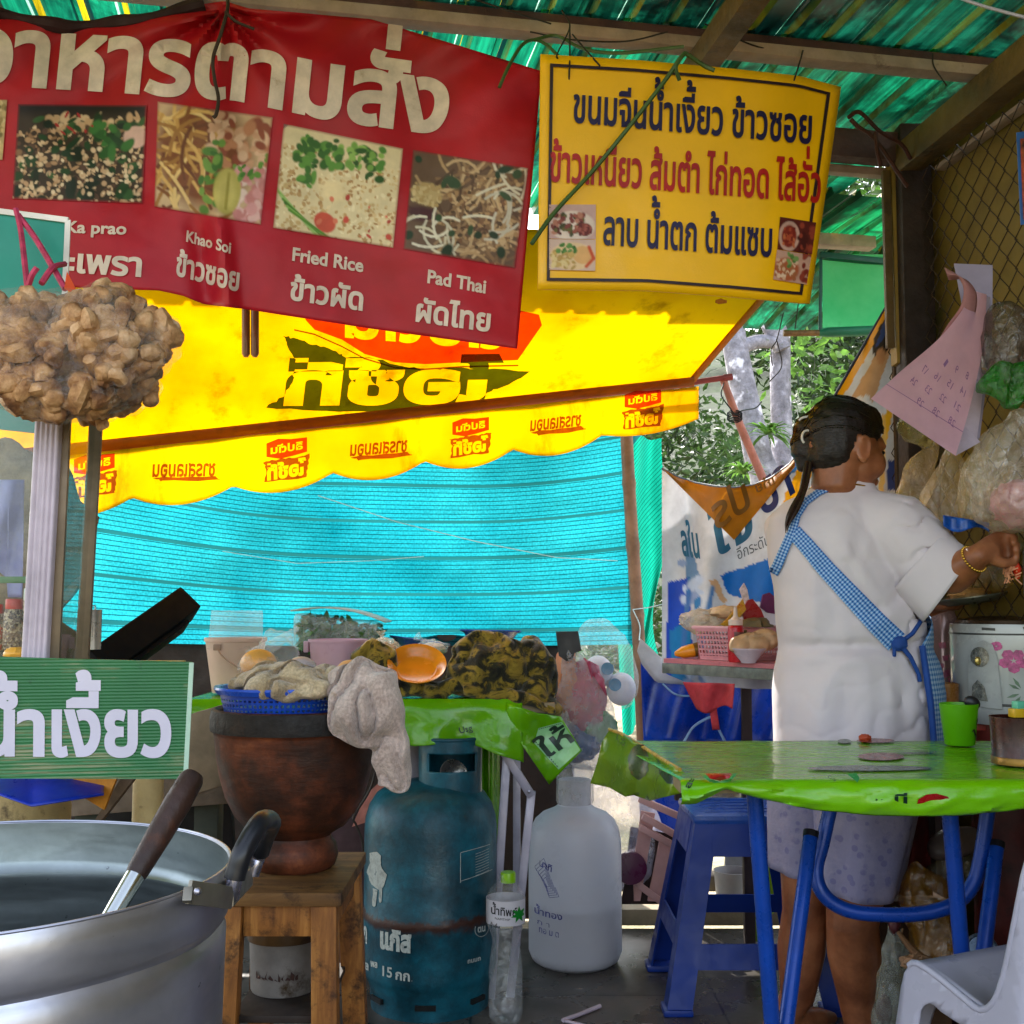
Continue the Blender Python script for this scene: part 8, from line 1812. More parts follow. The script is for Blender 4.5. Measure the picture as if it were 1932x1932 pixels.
# ---- clutter on the floor under the table
yb = film('bag_amber', '#a8741c', .55, .7, .2, .3, 26)
r = thing('food_bag', 'amber plastic bag stuffed full, under the table behind the blue cross bar', 'bag', at(1760, 1800, 2.55), 'bags on the floor under the table')
o = lump_c([([at(1770, 1800, 2.55), at(1768, 1740, 2.55), at(1745, 1680, 2.55), at(1730, 1640, 2.55)], [.055, .06, .045, .015]), ([at(1790, 1800, 2.5), at(1795, 1750, 2.52)], [.03, .03])], voxel=.008, smooth=3, amp=.014, fq=16, fold=.016, ffq=22, seed=3); obj('film', o, yb, r)
mb = MB(); mb.ell(at(1768, 1780, 2.56), (.055, .05, .075), amp=.35, fq=3); obj('contents', mb, mat('fill_ochre', '#6a4a10', .7, var=.4), r)
r = thing('food_bag', 'long clear bag with dark red bottom hanging beside the woman\'s leg', 'bag', at(1675, 1930, 2.4), 'bags on the floor under the table')
o = lump_c([([at(1690, 1715, 2.42), at(1688, 1770, 2.42), at(1680, 1840, 2.42), at(1672, 1920, 2.42), at(1670, 1960, 2.42)], [.008, .018, .024, .026, .022]), ([at(1705, 1790, 2.44), at(1706, 1850, 2.44), at(1695, 1930, 2.44)], [.012, .014, .014])], voxel=.006, smooth=2, amp=.008, fq=26, fold=.008, ffq=30, seed=5); obj('film', o, film('bag_ice', '#8a9488', .45, .6, .2, .3, 50), r)
mb = MB(); mb.ell(at(1668, 1905, 2.42), (.016, .014, .03), amp=.3, fq=4); mb.ell(at(1688, 1745, 2.42), (.012, .012, .02), amp=.3, fq=4); obj('contents', mb, mat('fill_red', '#4a1018', .5, var=.3), r)
mb = MB(); mb.tube([at(1694, 1758, 2.4), at(1720, 1790, 2.38), at(1745, 1815, 2.36)], [.004, .008, .011], 9); mb.tube([at(1700, 1765, 2.4), at(1703, 1752, 2.4)], .002, 5); obj('stick', mb, mat('stick_brown', '#6a4a2c', .7, var=.3), None, 'short brown twig lying on the clear bag under the table', 'stick')
mb = MB(); mb.ell(at(1728, 1815, 2.36), (.03, .02, .014), amp=.6, fq=4); obj('paper_scrap', mb, mat('scrap_tan', '#8a6a4c', .7, var=.3), None, 'crumpled tan paper scrap behind the white chair', 'paper')
mb = MB(); mb.lathe([(0, -.004), (.030, -.004), (.032, .0), (.031, .008), (.027, .010), (.025, .006), (0, .008)], at(1852, 1792, 2.35), 36, Matrix.Rotation(1.25, 3, 'X') @ Matrix.Rotation(-.3, 3, 'Y')); obj('round_tin', mb, mat('tin_grey', '#5a6a7c', .3, .5, var=.15), None, 'round grey tin standing on edge behind the white chair', 'tin')
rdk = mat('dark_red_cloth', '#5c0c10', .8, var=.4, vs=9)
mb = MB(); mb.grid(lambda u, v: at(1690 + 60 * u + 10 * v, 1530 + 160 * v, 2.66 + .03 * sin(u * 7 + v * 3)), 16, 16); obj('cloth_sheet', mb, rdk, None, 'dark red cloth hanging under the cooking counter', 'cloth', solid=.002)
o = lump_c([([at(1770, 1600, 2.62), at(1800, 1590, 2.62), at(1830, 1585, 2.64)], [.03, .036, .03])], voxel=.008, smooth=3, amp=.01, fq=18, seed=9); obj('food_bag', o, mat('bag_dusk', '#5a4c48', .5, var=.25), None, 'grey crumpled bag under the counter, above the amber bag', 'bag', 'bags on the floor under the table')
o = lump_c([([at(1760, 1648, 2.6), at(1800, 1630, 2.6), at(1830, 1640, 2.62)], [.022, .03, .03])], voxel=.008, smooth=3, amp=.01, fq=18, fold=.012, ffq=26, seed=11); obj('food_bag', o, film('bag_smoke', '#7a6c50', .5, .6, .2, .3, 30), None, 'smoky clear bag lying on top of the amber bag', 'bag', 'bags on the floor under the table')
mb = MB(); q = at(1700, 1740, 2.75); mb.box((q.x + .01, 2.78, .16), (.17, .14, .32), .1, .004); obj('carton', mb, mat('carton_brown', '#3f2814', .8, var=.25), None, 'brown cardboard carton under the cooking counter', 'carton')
mb = MB(); q = at(1880, 1700, 2.9); mb.box((1.32, 2.98, .33), (.6, .04, .66)); obj('dark_board', mb, mat('shade_backing', '#1c0c0e', .85, var=.5, vs=4), None, 'dark board added to keep the space under the cooking counter dark', 'board')  # added backing, darkens the gap under the counter
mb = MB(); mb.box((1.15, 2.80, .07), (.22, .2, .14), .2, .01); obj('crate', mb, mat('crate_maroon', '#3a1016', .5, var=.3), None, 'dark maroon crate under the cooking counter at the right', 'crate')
mb = MB(); mb.tube([atz(1062, 1925, .006), atz(1090, 1915, .006), atz(1132, 1898, .006)], [.0055, .005, .0055], 8); mb.tube([atz(1066, 1926, .004), atz(1095, 1933, .004), atz(1150, 1950, .004)], .004, 8); obj('paper_wrapper', mb, mat('wrap_white', '#b8a8b8', .5, var=.1, dirt='#8a2038', dirt_at=.62, dirt_scale=40), None, 'folded white and red paper wrapper lying on the dark floor', 'wrapper')
mb = MB(); mb.tube([atz(1010, 1812, .003), atz(1060, 1811, .003)], .0016, 6); obj('drinking_straw', mb, mat('straw_pale', '#7a7674', .5), None, 'thin pale straw on the floor beside the carboy', 'straw')
# =================================================================== THE COOK
YW = 2.66
def Wp(px, py, d=0.0): return at(px, py, YW + d)
kw = mpp(YW)
skin_t = NT('skin'); _co = skin_t.coords()
_c = skin_t.ramp(skin_t.noise(_co, 9, 6, .6), [(.34, lin('#683a24')), (.5, lin('#8c5638')), (.66, lin('#a46a48'))])
_b = skin_t.bsdf(_c, skin_t.ramp(skin_t.noise(_co, 30, 4), [(.3, .30), (.7, .52)]), 0, .45, sss=.08); skin_t.bump(_b, skin_t.noise(_co, 160, 4), .12, .002); skin = skin_t.done(_b)
H = Wp(1596, 842, -.01); fz = radians(22); fdir = V((cos(fz), sin(fz), -.16)).normalized(); rdir = V((sin(fz), -cos(fz), 0)); udir = rdir.cross(fdir).normalized() * -1
if udir.z < 0: udir = -udir
RH = Matrix((fdir, rdir, udir)).transposed()              # local axes: face, right, up
def hp(f, r, u): return H + fdir * f + rdir * r + udir * u
B = MB()
# head: skull, face, jaw, nose, lips, brow, ear, neck
B.ell(hp(-.012, 0, .012), (.090, .073, .092), RH, 24, 18); B.ell(hp(.030, 0, -.040), (.056, .062, .066), RH, 22, 16); B.ell(hp(.044, 0, -.082), (.036, .040, .026), RH, 18, 12)
B.ell(hp(.058, 0, .012), (.032, .052, .034), RH, 16, 12); B.chain([hp(.086, 0, .0), hp(.100, 0, -.026), hp(.098, 0, -.034)], [.008, .011, .013], 10)
for s in (1, -1):
    B.ell(hp(.093, s * .011, -.036), (.010, .008, .008), RH, 10, 8); B.ell(hp(.050, s * .038, -.036), (.034, .026, .036), RH, 14, 10); B.ell(hp(.074, s * .030, .010), (.012, .018, .007), RH, 12, 8)
    e = hp(-.006, s * .073, -.016); B.ell(e, (.019, .006, .032), RH @ Matrix.Rotation(.25, 3, 'Y'), 14, 10)
    B.tube([e + RH @ V((.012 * cos(t) * 1.15 - .002, s * .006, .027 * sin(t))) for t in np.linspace(-2.2, 2.4, 14)], .0048, 7); B.ell(e + RH @ V((0, s * .005, -.028)), (.008, .005, .009), RH, 10, 8)
B.ell(hp(.085, 0, -.066), (.012, .022, .006), RH, 12, 8); B.ell(hp(.083, 0, -.075), (.011, .020, .006), RH, 12, 8)
NB = Wp(1585, 950, .01)
B.chain([hp(-.018, 0, -.03), hp(-.022, 0, -.09), NB, NB + V((-.01, 0, -.06))], [.058, .052, .060, .075], 18)
# trunk under the shirt
B.chain([Wp(1570, 985), Wp(1590, 1100), Wp(1612, 1230), Wp(1614, 1350), Wp(1612, 1440)], [.085, .115, .115, .13, .13], 20)
SR, ER, WR = Wp(1690, 992, -.06), Wp(1796, 1086, -.14), Wp(1845, 1049, -.20)
B.chain([Wp(1640, 975, -.02), SR, SR.lerp(ER, .55), ER], [.055, .056, .050, .042], 18)
B.chain([ER, ER.lerp(WR, .3), ER.lerp(WR, .7), WR], [.041, .042, .034, .026], 18)
SL, EL, WL = Wp(1500, 1000, .10), Wp(1590, 1150, .25), Wp(1742, 1156, .17)
B.chain([Wp(1540, 985, .04), SL, SL.lerp(EL, .5), EL], [.055, .054, .048, .040], 16); B.chain([EL, EL.lerp(WL, .4), WL], [.040, .038, .026], 16)
# right hand: a closed grip, back of the hand to us, fingers curling down over the pinch
hd = (Wp(1872, 1036, -.17) - WR).normalized(); hr = hd.cross(V((0, 0, 1))).normalized(); hu = hr.cross(hd).normalized()
PH = WR + hd * .038
B.chain([WR, WR + hd * .018, PH], [.026, .027, .029], 14); B.ell(PH + hd * .012, (.034, .020, .032), Matrix((hd, hr, hu)).transposed(), 16, 12)
for k in range(4):
    o = hu * (.024 - .016 * k) + hr * .002; L = (.95, 1.0, .95, .78)[k]; base = PH + hd * .034 + o
    B.chain([PH + o * .8, base, base + (hd * .022 + hr * .012) * L, base + (hd * .020 + hr * .034 - hu * .010) * L, base + (hd * .002 + hr * .040 - hu * .018) * L], [.011, .0105, .0098, .009, .008], 10)
B.chain([WR + hd * .020 + hr * .012 - hu * .012, PH + hr * .028 - hu * .028, PH + hd * .030 + hr * .034 - hu * .036, PH + hd * .046 + hr * .030 - hu * .036], [.013, .0125, .0105, .0085], 10)
# left hand holding the dish from below
lh = (Wp(1785, 1144, .10) - WL).normalized(); PL = WL + lh * .036
B.chain([WL, WL + lh * .02, PL], [.025, .026, .028], 12); B.ell(PL + lh * .010, (.034, .030, .017), Matrix((lh, V((0, 0, 1)).cross(lh).normalized(), V((0, 0, 1)))).transposed(), 14, 10)
ls = V((0, 0, 1)).cross(lh).normalized()
for k in range(4):
    o = ls * (-.024 + .016 * k); L = (.9, 1, .95, .8)[k]; b_ = PL + lh * .034 + o
    B.chain([PL + o * .8, b_, b_ + lh * .026 * L + V((0, 0, -.004)), b_ + lh * .046 * L + V((0, 0, .006))], [.011, .0102, .0094, .008], 10)
B.chain([WL + lh * .02 - ls * .016, PL - ls * .034 + V((0, 0, .012)), PL - ls * .036 + lh * .026 + V((0, 0, .022))], [.012, .0115, .009], 10)
# legs and feet
hipz = Wp(1600, 1470).z
B.chain([Wp(1640, 1440, -.05), Wp(1622, 1600, -.05), Wp(1612, 1700, -.05), Wp(1608, 1742, -.05), Wp(1612, 1800, -.03), Wp(1617, 1880, -.03), V((Wp(1618, 1950).x, YW - .03, .055))], [.105, .080, .062, .057, .060, .043, .034], 18)
B.chain([Wp(1545, 1440, .06), Wp(1528, 1580, .06), Wp(1522, 1670, .06), Wp(1520, 1720, .06), Wp(1512, 1790, .08), Wp(1504, 1880, .08), V((Wp(1500, 1950).x, YW + .08, .055))], [.10, .076, .058, .053, .056, .040, .032], 18)
for x, y in ((Wp(1618, 1950).x, YW - .03), (Wp(1500, 1950).x, YW + .08)):
    d = V((cos(radians(35)), sin(radians(35)), 0)); c = V((x, y, .035)); B.chain([c - d * .035, c + d * .03, c + d * .11 - V((0, 0, .012)), c + d * .155 - V((0, 0, .018))], [.032, .034, .028, .016], 14)
B.warp(lambda p: V((p.x, p.y, max(p.z, .003))))
body = fuse(B, .0042, 5)
PERS = obj('person', body, skin, None, 'woman with pinned-up dark hair, white T-shirt and blue gingham apron, cooking, seen from behind', 'person', org=V((Wp(1600, 1950).x, YW, 0)))

# hair: cap, bun, loose strand
def m_hair():
    t = NT('hair'); co = t.coords()
    n = t.noise(t.coords(scale=(30, 30, 90)), 2.4, 6, .65, 1.2); c = t.ramp(n, [(.3, lin('#0b0706')), (.6, lin('#1a100c')), (.8, lin('#35221a'))])
    b = t.bsdf(c, .36, 0, .5); t.bump(b, n, .55, .004); return t.done(b)
hair = m_hair(); Hb = MB()
Hb.ell(hp(-.020, 0, .026), (.089, .079, .089), RH, 28, 20); Hb.ell(hp(-.044, 0, -.014), (.054, .068, .064), RH, 22, 16); Hb.ell(hp(.022, 0, .066), (.060, .058, .042), RH, 20, 14)
Hb.ell(hp(.040, .048, .032), (.030, .016, .034), RH, 14, 10); Hb.ell(hp(-.052, 0, -.052), (.026, .044, .030), RH, 16, 12)
bn = Wp(1517, 842, .0); Hb.ell(bn, (.031, .034, .046), None, 16, 12); Hb.ell(Wp(1522, 806, .0), (.030, .03, .026), None, 14, 10); Hb.chain([Wp(1560, 830), Wp(1530, 838), bn], [.045, .030, .030], 14); Hb.chain([bn, Wp(1518, 878)], [.030, .020], 12)
cap_ = fuse(Hb, .006, 4)
flow = (bn - hp(.05, 0, .05)).normalized()
cap_.warp(lambda p: p + (p - H).normalized() * (.0035 * noise.noise(V((p.x * 20, p.z * 20, p.y * 20)) + flow * p.dot(flow) * 60) + .0022 * noise.noise(V((0, (p.z + p.x * .3) * 160, p.x * 22)))))
# drop hair that would cover the face
keep = []
for fc in cap_.f:
    q = sum((cap_.v[i] for i in fc), V((0, 0, 0))) / len(fc) - H; a, r_, u = q.dot(fdir), q.dot(rdir), q.dot(udir)
    front = a > .030 + max(0, u) * .62 and u < .088; ear_ = (abs(r_) > .055 and -.03 < a < .03 and -.06 < u < .012)
    if not (front or ear_ or (a > -.012 and u < -.03)): keep.append(fc)
cap_.f = keep; cap_.mi = [0] * len(keep)
obj('hair', cap_, hair, PERS)
cb_ = BVHTree.FromPolygons([tuple(p) for p in cap_.v], [tuple(f) for f in cap_.f]); mb = MB(); R = random.Random(6); bdir = (bn - H).normalized()
for k in range(230):
    a = R.uniform(-1.35, 1.9); d0 = (fdir * .62 * R.uniform(.1, 1) + udir * (.55 + .4 * cos(a)) * R.uniform(.25, 1) + rdir * sin(a) * .8).normalized(); pts = []
    for t in np.linspace(0, 1, 14):
        d = (d0 * (1 - t) + bdir * t * .96 + V((0, 0, .05 * sin(t * pi)))).normalized(); hit = cb_.ray_cast(H + d * .3, -d)
        if hit[0] is not None: pts.append(hit[0] + d * .0008)
    if len(pts) > 6 and max((q - p).length for p, q in zip(pts, pts[1:])) < .03: mb.tube(pts, [.0005] + [.0012] * (len(pts) - 2) + [.0006], 4)
obj('hair_strands', mb, mat('hair_strand', '#1c110c', .3, var=.8, vs=60), PERS)
mb = MB(); R = random.Random(4)
for k in range(9):
    o = V((R.uniform(-.006, .006), R.uniform(-.01, .01), 0))
    mb.tube(spline([Wp(1524, 872, -.02) + o, Wp(1518, 905, -.04) + o * 1.2, Wp(1512, 930, -.07) + o, Wp(1498, 958, -.085) + o * 1.6, Wp(1486, 985, -.09) + o, Wp(1483, 1008 - 8 * R.random(), -.092) + o * .4], 6), [.0045] * 22 + [.004, .003, .0025, .002, .0015, .001, .0008, .0006, .0004][:9], 6)
obj('loose_strand', mb, mat('hair_brown', '#2a1810', .4, var=.4, vs=80), PERS)
mb = MB()
def arc(cx, cy_, rx, ry, a0, a1, d=-.045, r_=.0028): mb.tube([Wp(cx + rx * cos(t), cy_ + ry * sin(t), d) for t in np.linspace(a0, a1, 14)], r_, 7)
arc(1526, 800, 22, 14, -2.6, .3, -.03); arc(1523, 825, 10, 13, 2.2, 5.2, -.045); arc(1543, 806, 8, 14, -1.2, 1.2, -.035); obj('hair_clip', mb, mat('clip_white', '#c8c0b8', .25), PERS)
mb = MB(); mb.ell(hp(.074, .033, -.004), (.009, .011, .006), RH, 12, 8); obj('eye', mb, mat('eye_dark', '#1a0f0a', .2), PERS)
mb = MB(); mb.tube(spline([hp(.074, .040, .014), hp(.083, .030, .018), hp(.088, .016, .016)], 4), .0026, 6); obj('eyebrow', mb, hair, PERS)

# ---- T-shirt
def m_shirt():
    t = NT('shirt_white'); co = t.coords()
    c = t.ramp(t.noise(co, 3, 6), [(.3, lin('#ccc2ca')), (.7, lin('#dcd2d6'))]); b = t.bsdf(c, .85, 0, .2, sheen=.15)
    t.bump(b, t.noise(co, 7, 4, .5), .16, .03); tr = t.n('BsdfTranslucent'); t.l(c, tr.inputs[0]); return t.done(t.mixsh(.12, b.outputs[0], tr.outputs[0]))
shirt_m = m_shirt()
rows = [(905, 1600, 42, .050), (930, 1588, 72, .062), (948, 1585, 108, .082), (975, 1580, 128, .105), (1015, 1578, 130, .122), (1061, 1582, 131, .130), (1107, 1592, 130, .134), (1176, 1604, 138, .140), (1205, 1607, 137, .142), (1222, 1608, 136, .142), (1262, 1612, 148, .150), (1304, 1613, 153, .158), (1376, 1615, 152, .160), (1440, 1616, 152, .160), (1468, 1616, 150, .158)]
ys = [r[0] for r in rows]
def row(py): return [float(np.interp(py, ys, [r[k] for r in rows])) for k in (1, 2, 3)]
def folds(px, py):
    f = -.016 * math.exp(-((py - 1216 - .00035 * (px - 1520) ** 2 + .02 * (px - 1500)) / 10) ** 2) * (1 if px < 1660 else .4)
    f += .012 * math.exp(-((py - 1240 - .0003 * (px - 1520) ** 2) / 13) ** 2) * max(0, 1 - abs(px - 1540) / 120)
    f += -.010 * math.exp(-((py - 1260 + (px - 1500) * .55) / 9) ** 2) * max(0, 1 - abs(px - 1545) / 60)
    for (x0, y0, x1, y1, w, a) in ((1660, 930, 1700, 1060, 9, -.010), (1690, 940, 1760, 1090, 10, -.010), (1610, 990, 1690, 1110, 8, -.009), (1560, 1030, 1640, 1150, 10, .007), (1700, 1110, 1610, 1160, 8, -.008), (1640, 1160, 1560, 1180, 9, .006), (1530, 1270, 1510, 1380, 16, .007), (1600, 1250, 1590, 1380, 22, .006), (1660, 1260, 1670, 1390, 12, -.006), (1490, 1250, 1480, 1390, 10, -.006), (1530, 1030, 1545, 1200, 13, -.006), (1505, 1050, 1515, 1210, 9, .005), (1640, 1270, 1630, 1400, 11, .006), (1560, 1280, 1555, 1400, 12, -.006), (1600, 1000, 1560, 1120, 9, -.005), (1670, 1180, 1600, 1210, 7, -.006), (1690, 1260, 1660, 1330, 9, -.005)):
        dx, dy = x1 - x0, y1 - y0; L = dx * dx + dy * dy; t = ((px - x0) * dx + (py - y0) * dy) / L; d = abs((px - x0) * dy - (py - y0) * dx) / sqrt(L); f += 1.15 * a * math.exp(-(d / w) ** 2) * (math.exp(-((t - .5) / .55) ** 4))
    return f
def TSH(phi, py, off=0.0):                               # phi 0 = towards the camera, + = right
    cx, hw, dp = row(py); px = cx + hw * sin(phi); f = folds(px, py) * max(0, cos(phi)) ** .3 if cos(phi) > 0 else 0
    return at(cx, py, YW) + V((hw * kw * sin(phi) * 1.0 * (1 + off / (hw * kw)), -(dp + off) * cos(phi) - f + .006 * fbm((px * .012, py * .010, 1)) * (cos(phi) > 0), 0)) if True else None
S_ = MB(); nu, nv = 72, 70
S_.grid(lambda u, v: TSH(2 * pi * u, 905 + 563 * v), nu, nv, wrap=True); S_.add([TSH(2 * pi * k / nu, 1468) for k in range(nu)], [tuple(range(nu))]); S_.add([TSH(2 * pi * k / nu, 905) for k in range(nu)], [tuple(range(nu))[::-1]])
S_.chain([Wp(1630, 985, -.02), Wp(1690, 1000, -.06), Wp(1735, 1045, -.085), Wp(1762, 1078, -.10)], [.078, .086, .084, .080], 22)
S_.chain([Wp(1555, 990, .03), Wp(1500, 1002, .09), Wp(1530, 1075, .18)], [.070, .076, .070], 18)
shirt = fuse(S_, .0062, 3)
hem_n = (Wp(1800, 1088, -.10) - Wp(1690, 1000, -.06)).normalized()
def shirt_fold(p):
    # sleeve creases and the open cuff
    dx = (p - Wp(1690, 1000, -.06)).dot(hem_n); r_ = noise.noise(V((p.x * 14 + p.z * 9, p.y * 6, p.z * 14 - p.x * 6))); rr = max(0, 1 - abs(r_) * 3) ** 2
    k = max(0, min(1, (p.x - Wp(1640, 1000).x) / .08)); return p + V((0, 1, .3)) * .009 * rr * (k + .3)
shirt.warp(shirt_fold)
# flared cuff so that the arm comes out of an opening
cc = Wp(1772, 1089, -.10); cx_, cy2 = frame_of(hem_n); cuff = MB()
def cuf(u, v):
    a = 2 * pi * u; r_ = .084 + .004 * v + .004 * sin(a * 3 + 1); q = cc - hem_n * .055 + hem_n * (.085 * v); low = -(cx_ * cos(a) + cy2 * sin(a)).z
    return q + (cx_ * cos(a) + cy2 * sin(a)) * (r_ + .010 * max(0, low) * v) + hem_n * (.012 * low * v)
cuff.grid(cuf, 48, 10, wrap=True)
TS = obj('tshirt', shirt, shirt_m, PERS)
bv = BVHTree.FromPolygons([tuple(p) for p in shirt.v], [tuple(f) for f in shirt.f])
# cut the closed sleeve end away, then add the cuff as part of the shirt
bm = bmesh.new(); bm.from_mesh(TS.data); org = V(PERS['_o'])
def in_cuff(q):
    d = q - cc; a = d.dot(hem_n); return a > .010 and a < .12 and (d - hem_n * a).length < .102
dead = [f for f in bm.faces if in_cuff(f.calc_center_median() + org)]
bmesh.ops.delete(bm, geom=dead, context='FACES'); bm.to_mesh(TS.data); bm.free()
co_ = obj('sleeve_cuff', cuff, shirt_m, PERS, solid=.003)
eye_pt = V((0, 0, CAMH))
def onshirt(px, py, off=.004):
    d = (at(px, py, 3) - eye_pt).normalized(); hit = bv.ray_cast(eye_pt, d)
    if hit[0] is None: return at(px, py, YW - .05)
    return hit[0] - d * off
# ---- gingham apron
def m_gingham(name, fu, fv, dark='#1d4f96', mid='#5c8cc4', light='#a8bcd8'):
    t = NT(name); a = t.n('VertexColor'); a.layer_name = 'Col'; sx = t.n('SeparateXYZ'); t.l(a.outputs[0], sx.inputs[0])
    def sq(sock, f):
        m = t.n('Math'); m.operation = 'MULTIPLY'; m.inputs[1].default_value = f; t.l(sock, m.inputs[0]); w = t.n('Math'); w.operation = 'FRACT'; t.l(m.outputs[0], w.inputs[0]); return t.ramp(w.outputs[0], [(0, 0.0), (.5, 1.0)], 'CONSTANT')
    A, Bq_ = sq(sx.outputs[0], fu), sq(sx.outputs[1], fv); c1_ = t.mix(A, dark, mid); c2_ = t.mix(A, mid, light); c = t.mix(Bq_, c1_, c2_)
    b = t.bsdf(c, .85, 0, .2); return t.done(b)
gs = m_gingham('gingham_strap', 5, 1); mb = MB(); mb.c = []
def strap_(pts, w0, w1, tag_, m, off=.005, nu=4, per=.0075):
    P = [np.array(p, float) for p in pts]; Q = []
    for a, b in zip(P, P[1:]):
        n = max(2, int(np.linalg.norm(b - a) / 7)); Q += [a + (b - a) * k / n for k in range(n)]
    Q.append(P[-1]); vs, cols = [], []; L = 0; prev = None; n = len(Q)
    for i, q in enumerate(Q):
        t = Q[min(i + 1, n - 1)] - Q[max(i - 1, 0)]; t = t / np.linalg.norm(t); nr = np.array((-t[1], t[0])); w = w0 + (w1 - w0) * i / (n - 1)
        if prev is not None: L += np.linalg.norm(q - prev) * kw
        prev = q
        for k in range(nu + 1): s = k / nu - .5; z = q + nr * w * s; vs.append(onshirt(z[0], z[1], off + .004 * (1 - (2 * s) ** 2))); cols.append((k / nu, L / per, 0))
    m_ = MB(); m_.add(vs, [(i * (nu + 1) + k, i * (nu + 1) + k + 1, (i + 1) * (nu + 1) + k + 1, (i + 1) * (nu + 1) + k) for i in range(n - 1) for k in range(nu)], cols=cols); return m_
APR = obj('apron', strap_([(1497, 1003), (1520, 1028), (1560, 1075), (1610, 1128), (1655, 1176), (1692, 1212)], 30, 44, 's', gs, .005), gs, PERS)
s2 = strap_([(1578, 914), (1545, 928), (1520, 946), (1503, 972), (1495, 1000), (1480, 1035), (1466, 1068), (1458, 1082)], 12, 20, 's', gs, .006, 3); obj('apron_strap', s2, m_gingham('gingham_thin', 3, 1), PERS)
gb = m_gingham('gingham_panel', 1, 1, '#3d6a9c', '#7295ba', '#a6b6c8'); mb = MB(); cols = []; nu, nv = 22, 40
def panel(u, v):
    py = 1100 + 368 * v; xl = float(np.interp(py, [1100, 1125, 1160, 1190, 1215, 1260, 1384, 1470], [1762, 1758, 1738, 1718, 1698, 1700, 1712, 1716])); cx, hw, dp = row(py)
    p0_ = math.asin(max(-1, min(1, (xl - cx) / hw))) if xl < cx + hw else pi / 2; phi = p0_ + (2.9 - p0_) * u; cols.append((u * (2.9 - p0_) * hw * kw / .011, (py * kw) / .011, 0)); return TSH(phi, py, .012)
mb.grid(panel, nu, nv); mb.c = cols; obj('apron_panel', mb, gb, PERS, solid=.0015)
bl = mat('apron_edge', '#163f86', .8, var=.15)
mb = MB(); mb.tube([TSH(math.asin(max(-1, min(1, (x - row(y)[0]) / row(y)[1]))), y, .015) for x, y in ((1698, 1216), (1700, 1260), (1706, 1320), (1712, 1384), (1716, 1450))], .0075, 8); mb.tube([onshirt(1697, 1214, .012), onshirt(1722, 1195, .014), onshirt(1742, 1165, .014), TSH(1.45, 1120, .014)], .005, 8); obj('apron_edging', mb, bl, PERS)
mb = MB(); kn = onshirt(1697, 1214, .014); mb.ell(kn, (.018, .012, .016), None, 14, 10, .3, 4); mb.tube([kn, kn + V((.022, -.004, -.03)), kn + V((.040, .0, -.066)), kn + V((.044, .004, -.082))], [.006, .005, .0045, .005], 8); mb.tube([kn, kn + V((-.012, -.002, -.012)), kn + V((-.012, 0, -.028))], [.006, .005, .004], 8); obj('apron_knot', mb, bl, PERS)
# ---- shorts with a pale flower print
def m_shorts():
    t = NT('shorts_print'); co = t.coords(); v = t.n('TexVoronoi'); v.inputs['Scale'].default_value = 42; t.l(co, v.inputs[0])
    f = t.ramp(v.outputs['Distance'], [(.30, 1.0), (.36, 0.0)]); f2 = t.ramp(t.noise(co, 17, 5), [(.48, 0.0), (.6, 1.0)]); c = t.mix(f, '#8e8cae', '#7b79a4'); c = t.mix(f2, c, '#9a96b4')
    b = t.bsdf(c, .85, 0, .2); t.bump(b, t.noise(co, 14, 4), .4, .02); return t.done(b)
sm = m_shorts(); mb = MB()
def legtube(c0, c1_, r0, r1, seed):
    def fn(u, v):
        a = 2 * pi * u; c = c0.lerp(c1_, v); r_ = r0 + (r1 - r0) * v; w = 1 + (.05 * sin(a * 4 + seed) + .05 * sin(a * 7 + seed * 2)) * v; return c + V((r_ * cos(a) * w, r_ * sin(a) * w * .95, .006 * sin(a * 2 + seed) * v))
    mb.grid(fn, 48, 16, wrap=True)
legtube(Wp(1640, 1440, -.05), Wp(1618, 1684, -.05), .128, .088 , 1.0); legtube(Wp(1548, 1440, .06), Wp(1526, 1640, .06), .122, .084, 2.5)
obj('shorts', mb, sm, PERS, solid=.003)
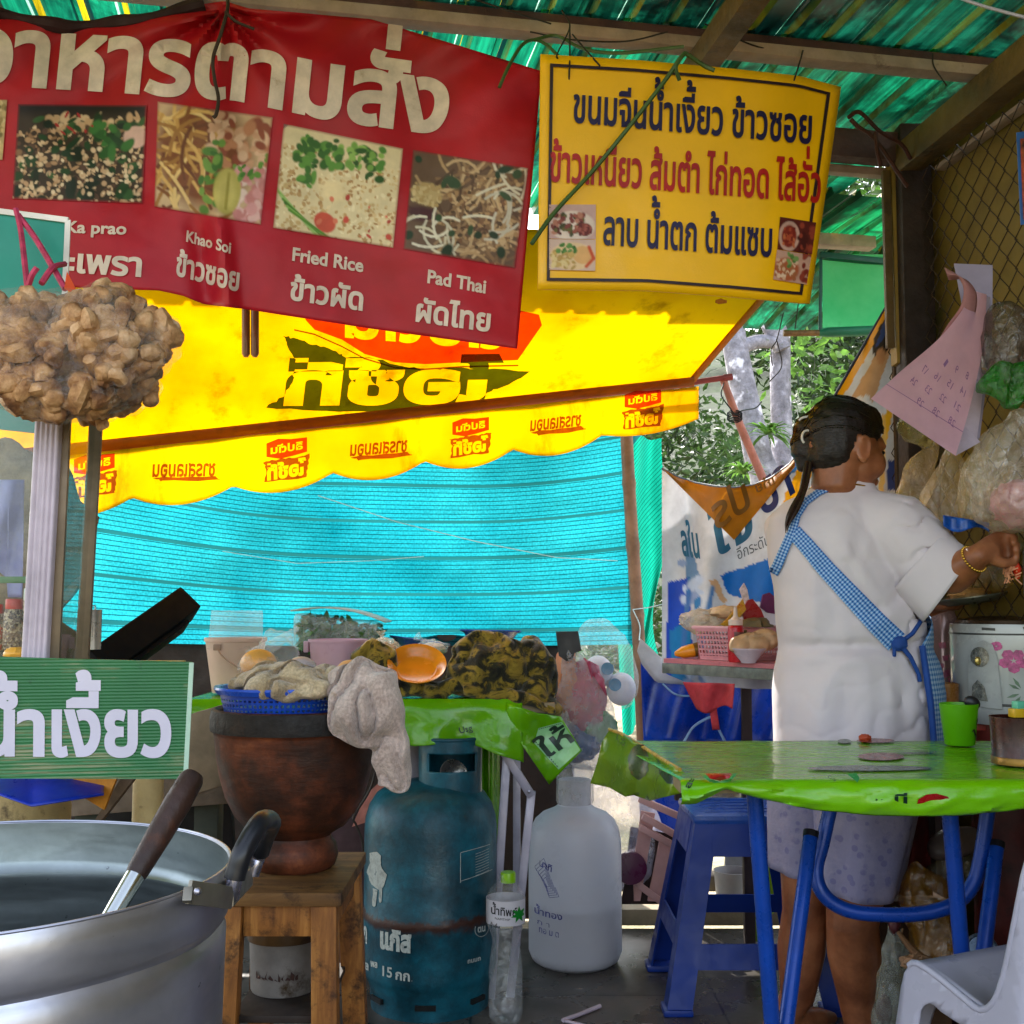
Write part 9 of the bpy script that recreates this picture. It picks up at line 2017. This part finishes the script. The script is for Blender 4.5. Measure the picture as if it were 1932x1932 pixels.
# ---- necklace, bracelet
gold = mat('gold', '#c89a3c', .25, .9, var=.1); mb = MB()
mb.tube([NB + V((cos(t) * .074 + .004, sin(t) * .066, .030 - .010 * sin(t + .5))) for t in np.linspace(0, 2 * pi, 40, endpoint=False)], .0022, 6, closed=True); obj('necklace', mb, gold, PERS)
mb = MB(); wb = WR - (WR - ER).normalized() * .012; bd = (WR - ER).normalized(); bx_, by_ = frame_of(bd)
for k in range(30): t = 2 * pi * k / 30; mb.ell(wb + (bx_ * cos(t) + by_ * sin(t)) * .031, .0034, None, 8, 6)
obj('bracelet', mb, gold, PERS)
# ---- what she holds
DSH = thing('dish', 'shallow grey dish held level in the woman\'s left hand', 'dish', Wp(1830, 1135, .06)); p = Wp(1832, 1128, .07); Rd = Matrix.Rotation(.13, 3, 'Y') @ Matrix.Rotation(-.03, 3, 'X')
mb = MB(); Rd = Matrix.Rotation(-.14, 3, 'Y'); mb.lathe([(0, -.012), (.06, -.012), (.078, -.004), (.088, .004), (.088, .007), (.076, .001), (.058, -.008), (0, -.008)], p, 48, Rd); obj('plate', mb, mat('dish_grey', '#6f7268', .35, .4, var=.12), DSH)
mb = MB(); mb.ell(p + V((0, 0, .006)), (.05, .045, .018), None, 20, 12, .3, 4); obj('noodles', mb, mat('noodle_tan', '#b8925a', .6, var=.25, vs=50), DSH)
q = PH + hd * .022 + hr * .036 - hu * .052; CHI = thing('garnish', 'pinch of shredded garnish with a bright orange red piece held in the woman\'s right hand', 'food', q)
mb = MB(); mb.tube([PH + hd * .036 + hr * .032 - hu * .030, q + hd * .014, q + hd * .010 - hu * .02], [.006, .010, .004], 9); obj('chili_piece', mb, mat('chili_red', '#d8320c', .3), CHI)
mb = MB(); R = random.Random(8)
for k in range(40): a = q + V((R.uniform(-.018, .004), R.uniform(-.012, .012), R.uniform(-.02, .012))); mb.tube([a, a + V((R.uniform(-.014, .014), R.uniform(-.01, .01), R.uniform(-.016, .012)))], .0016, 5)
obj('shreds', mb, mat('shred_peach', '#d0906a', .5), CHI)
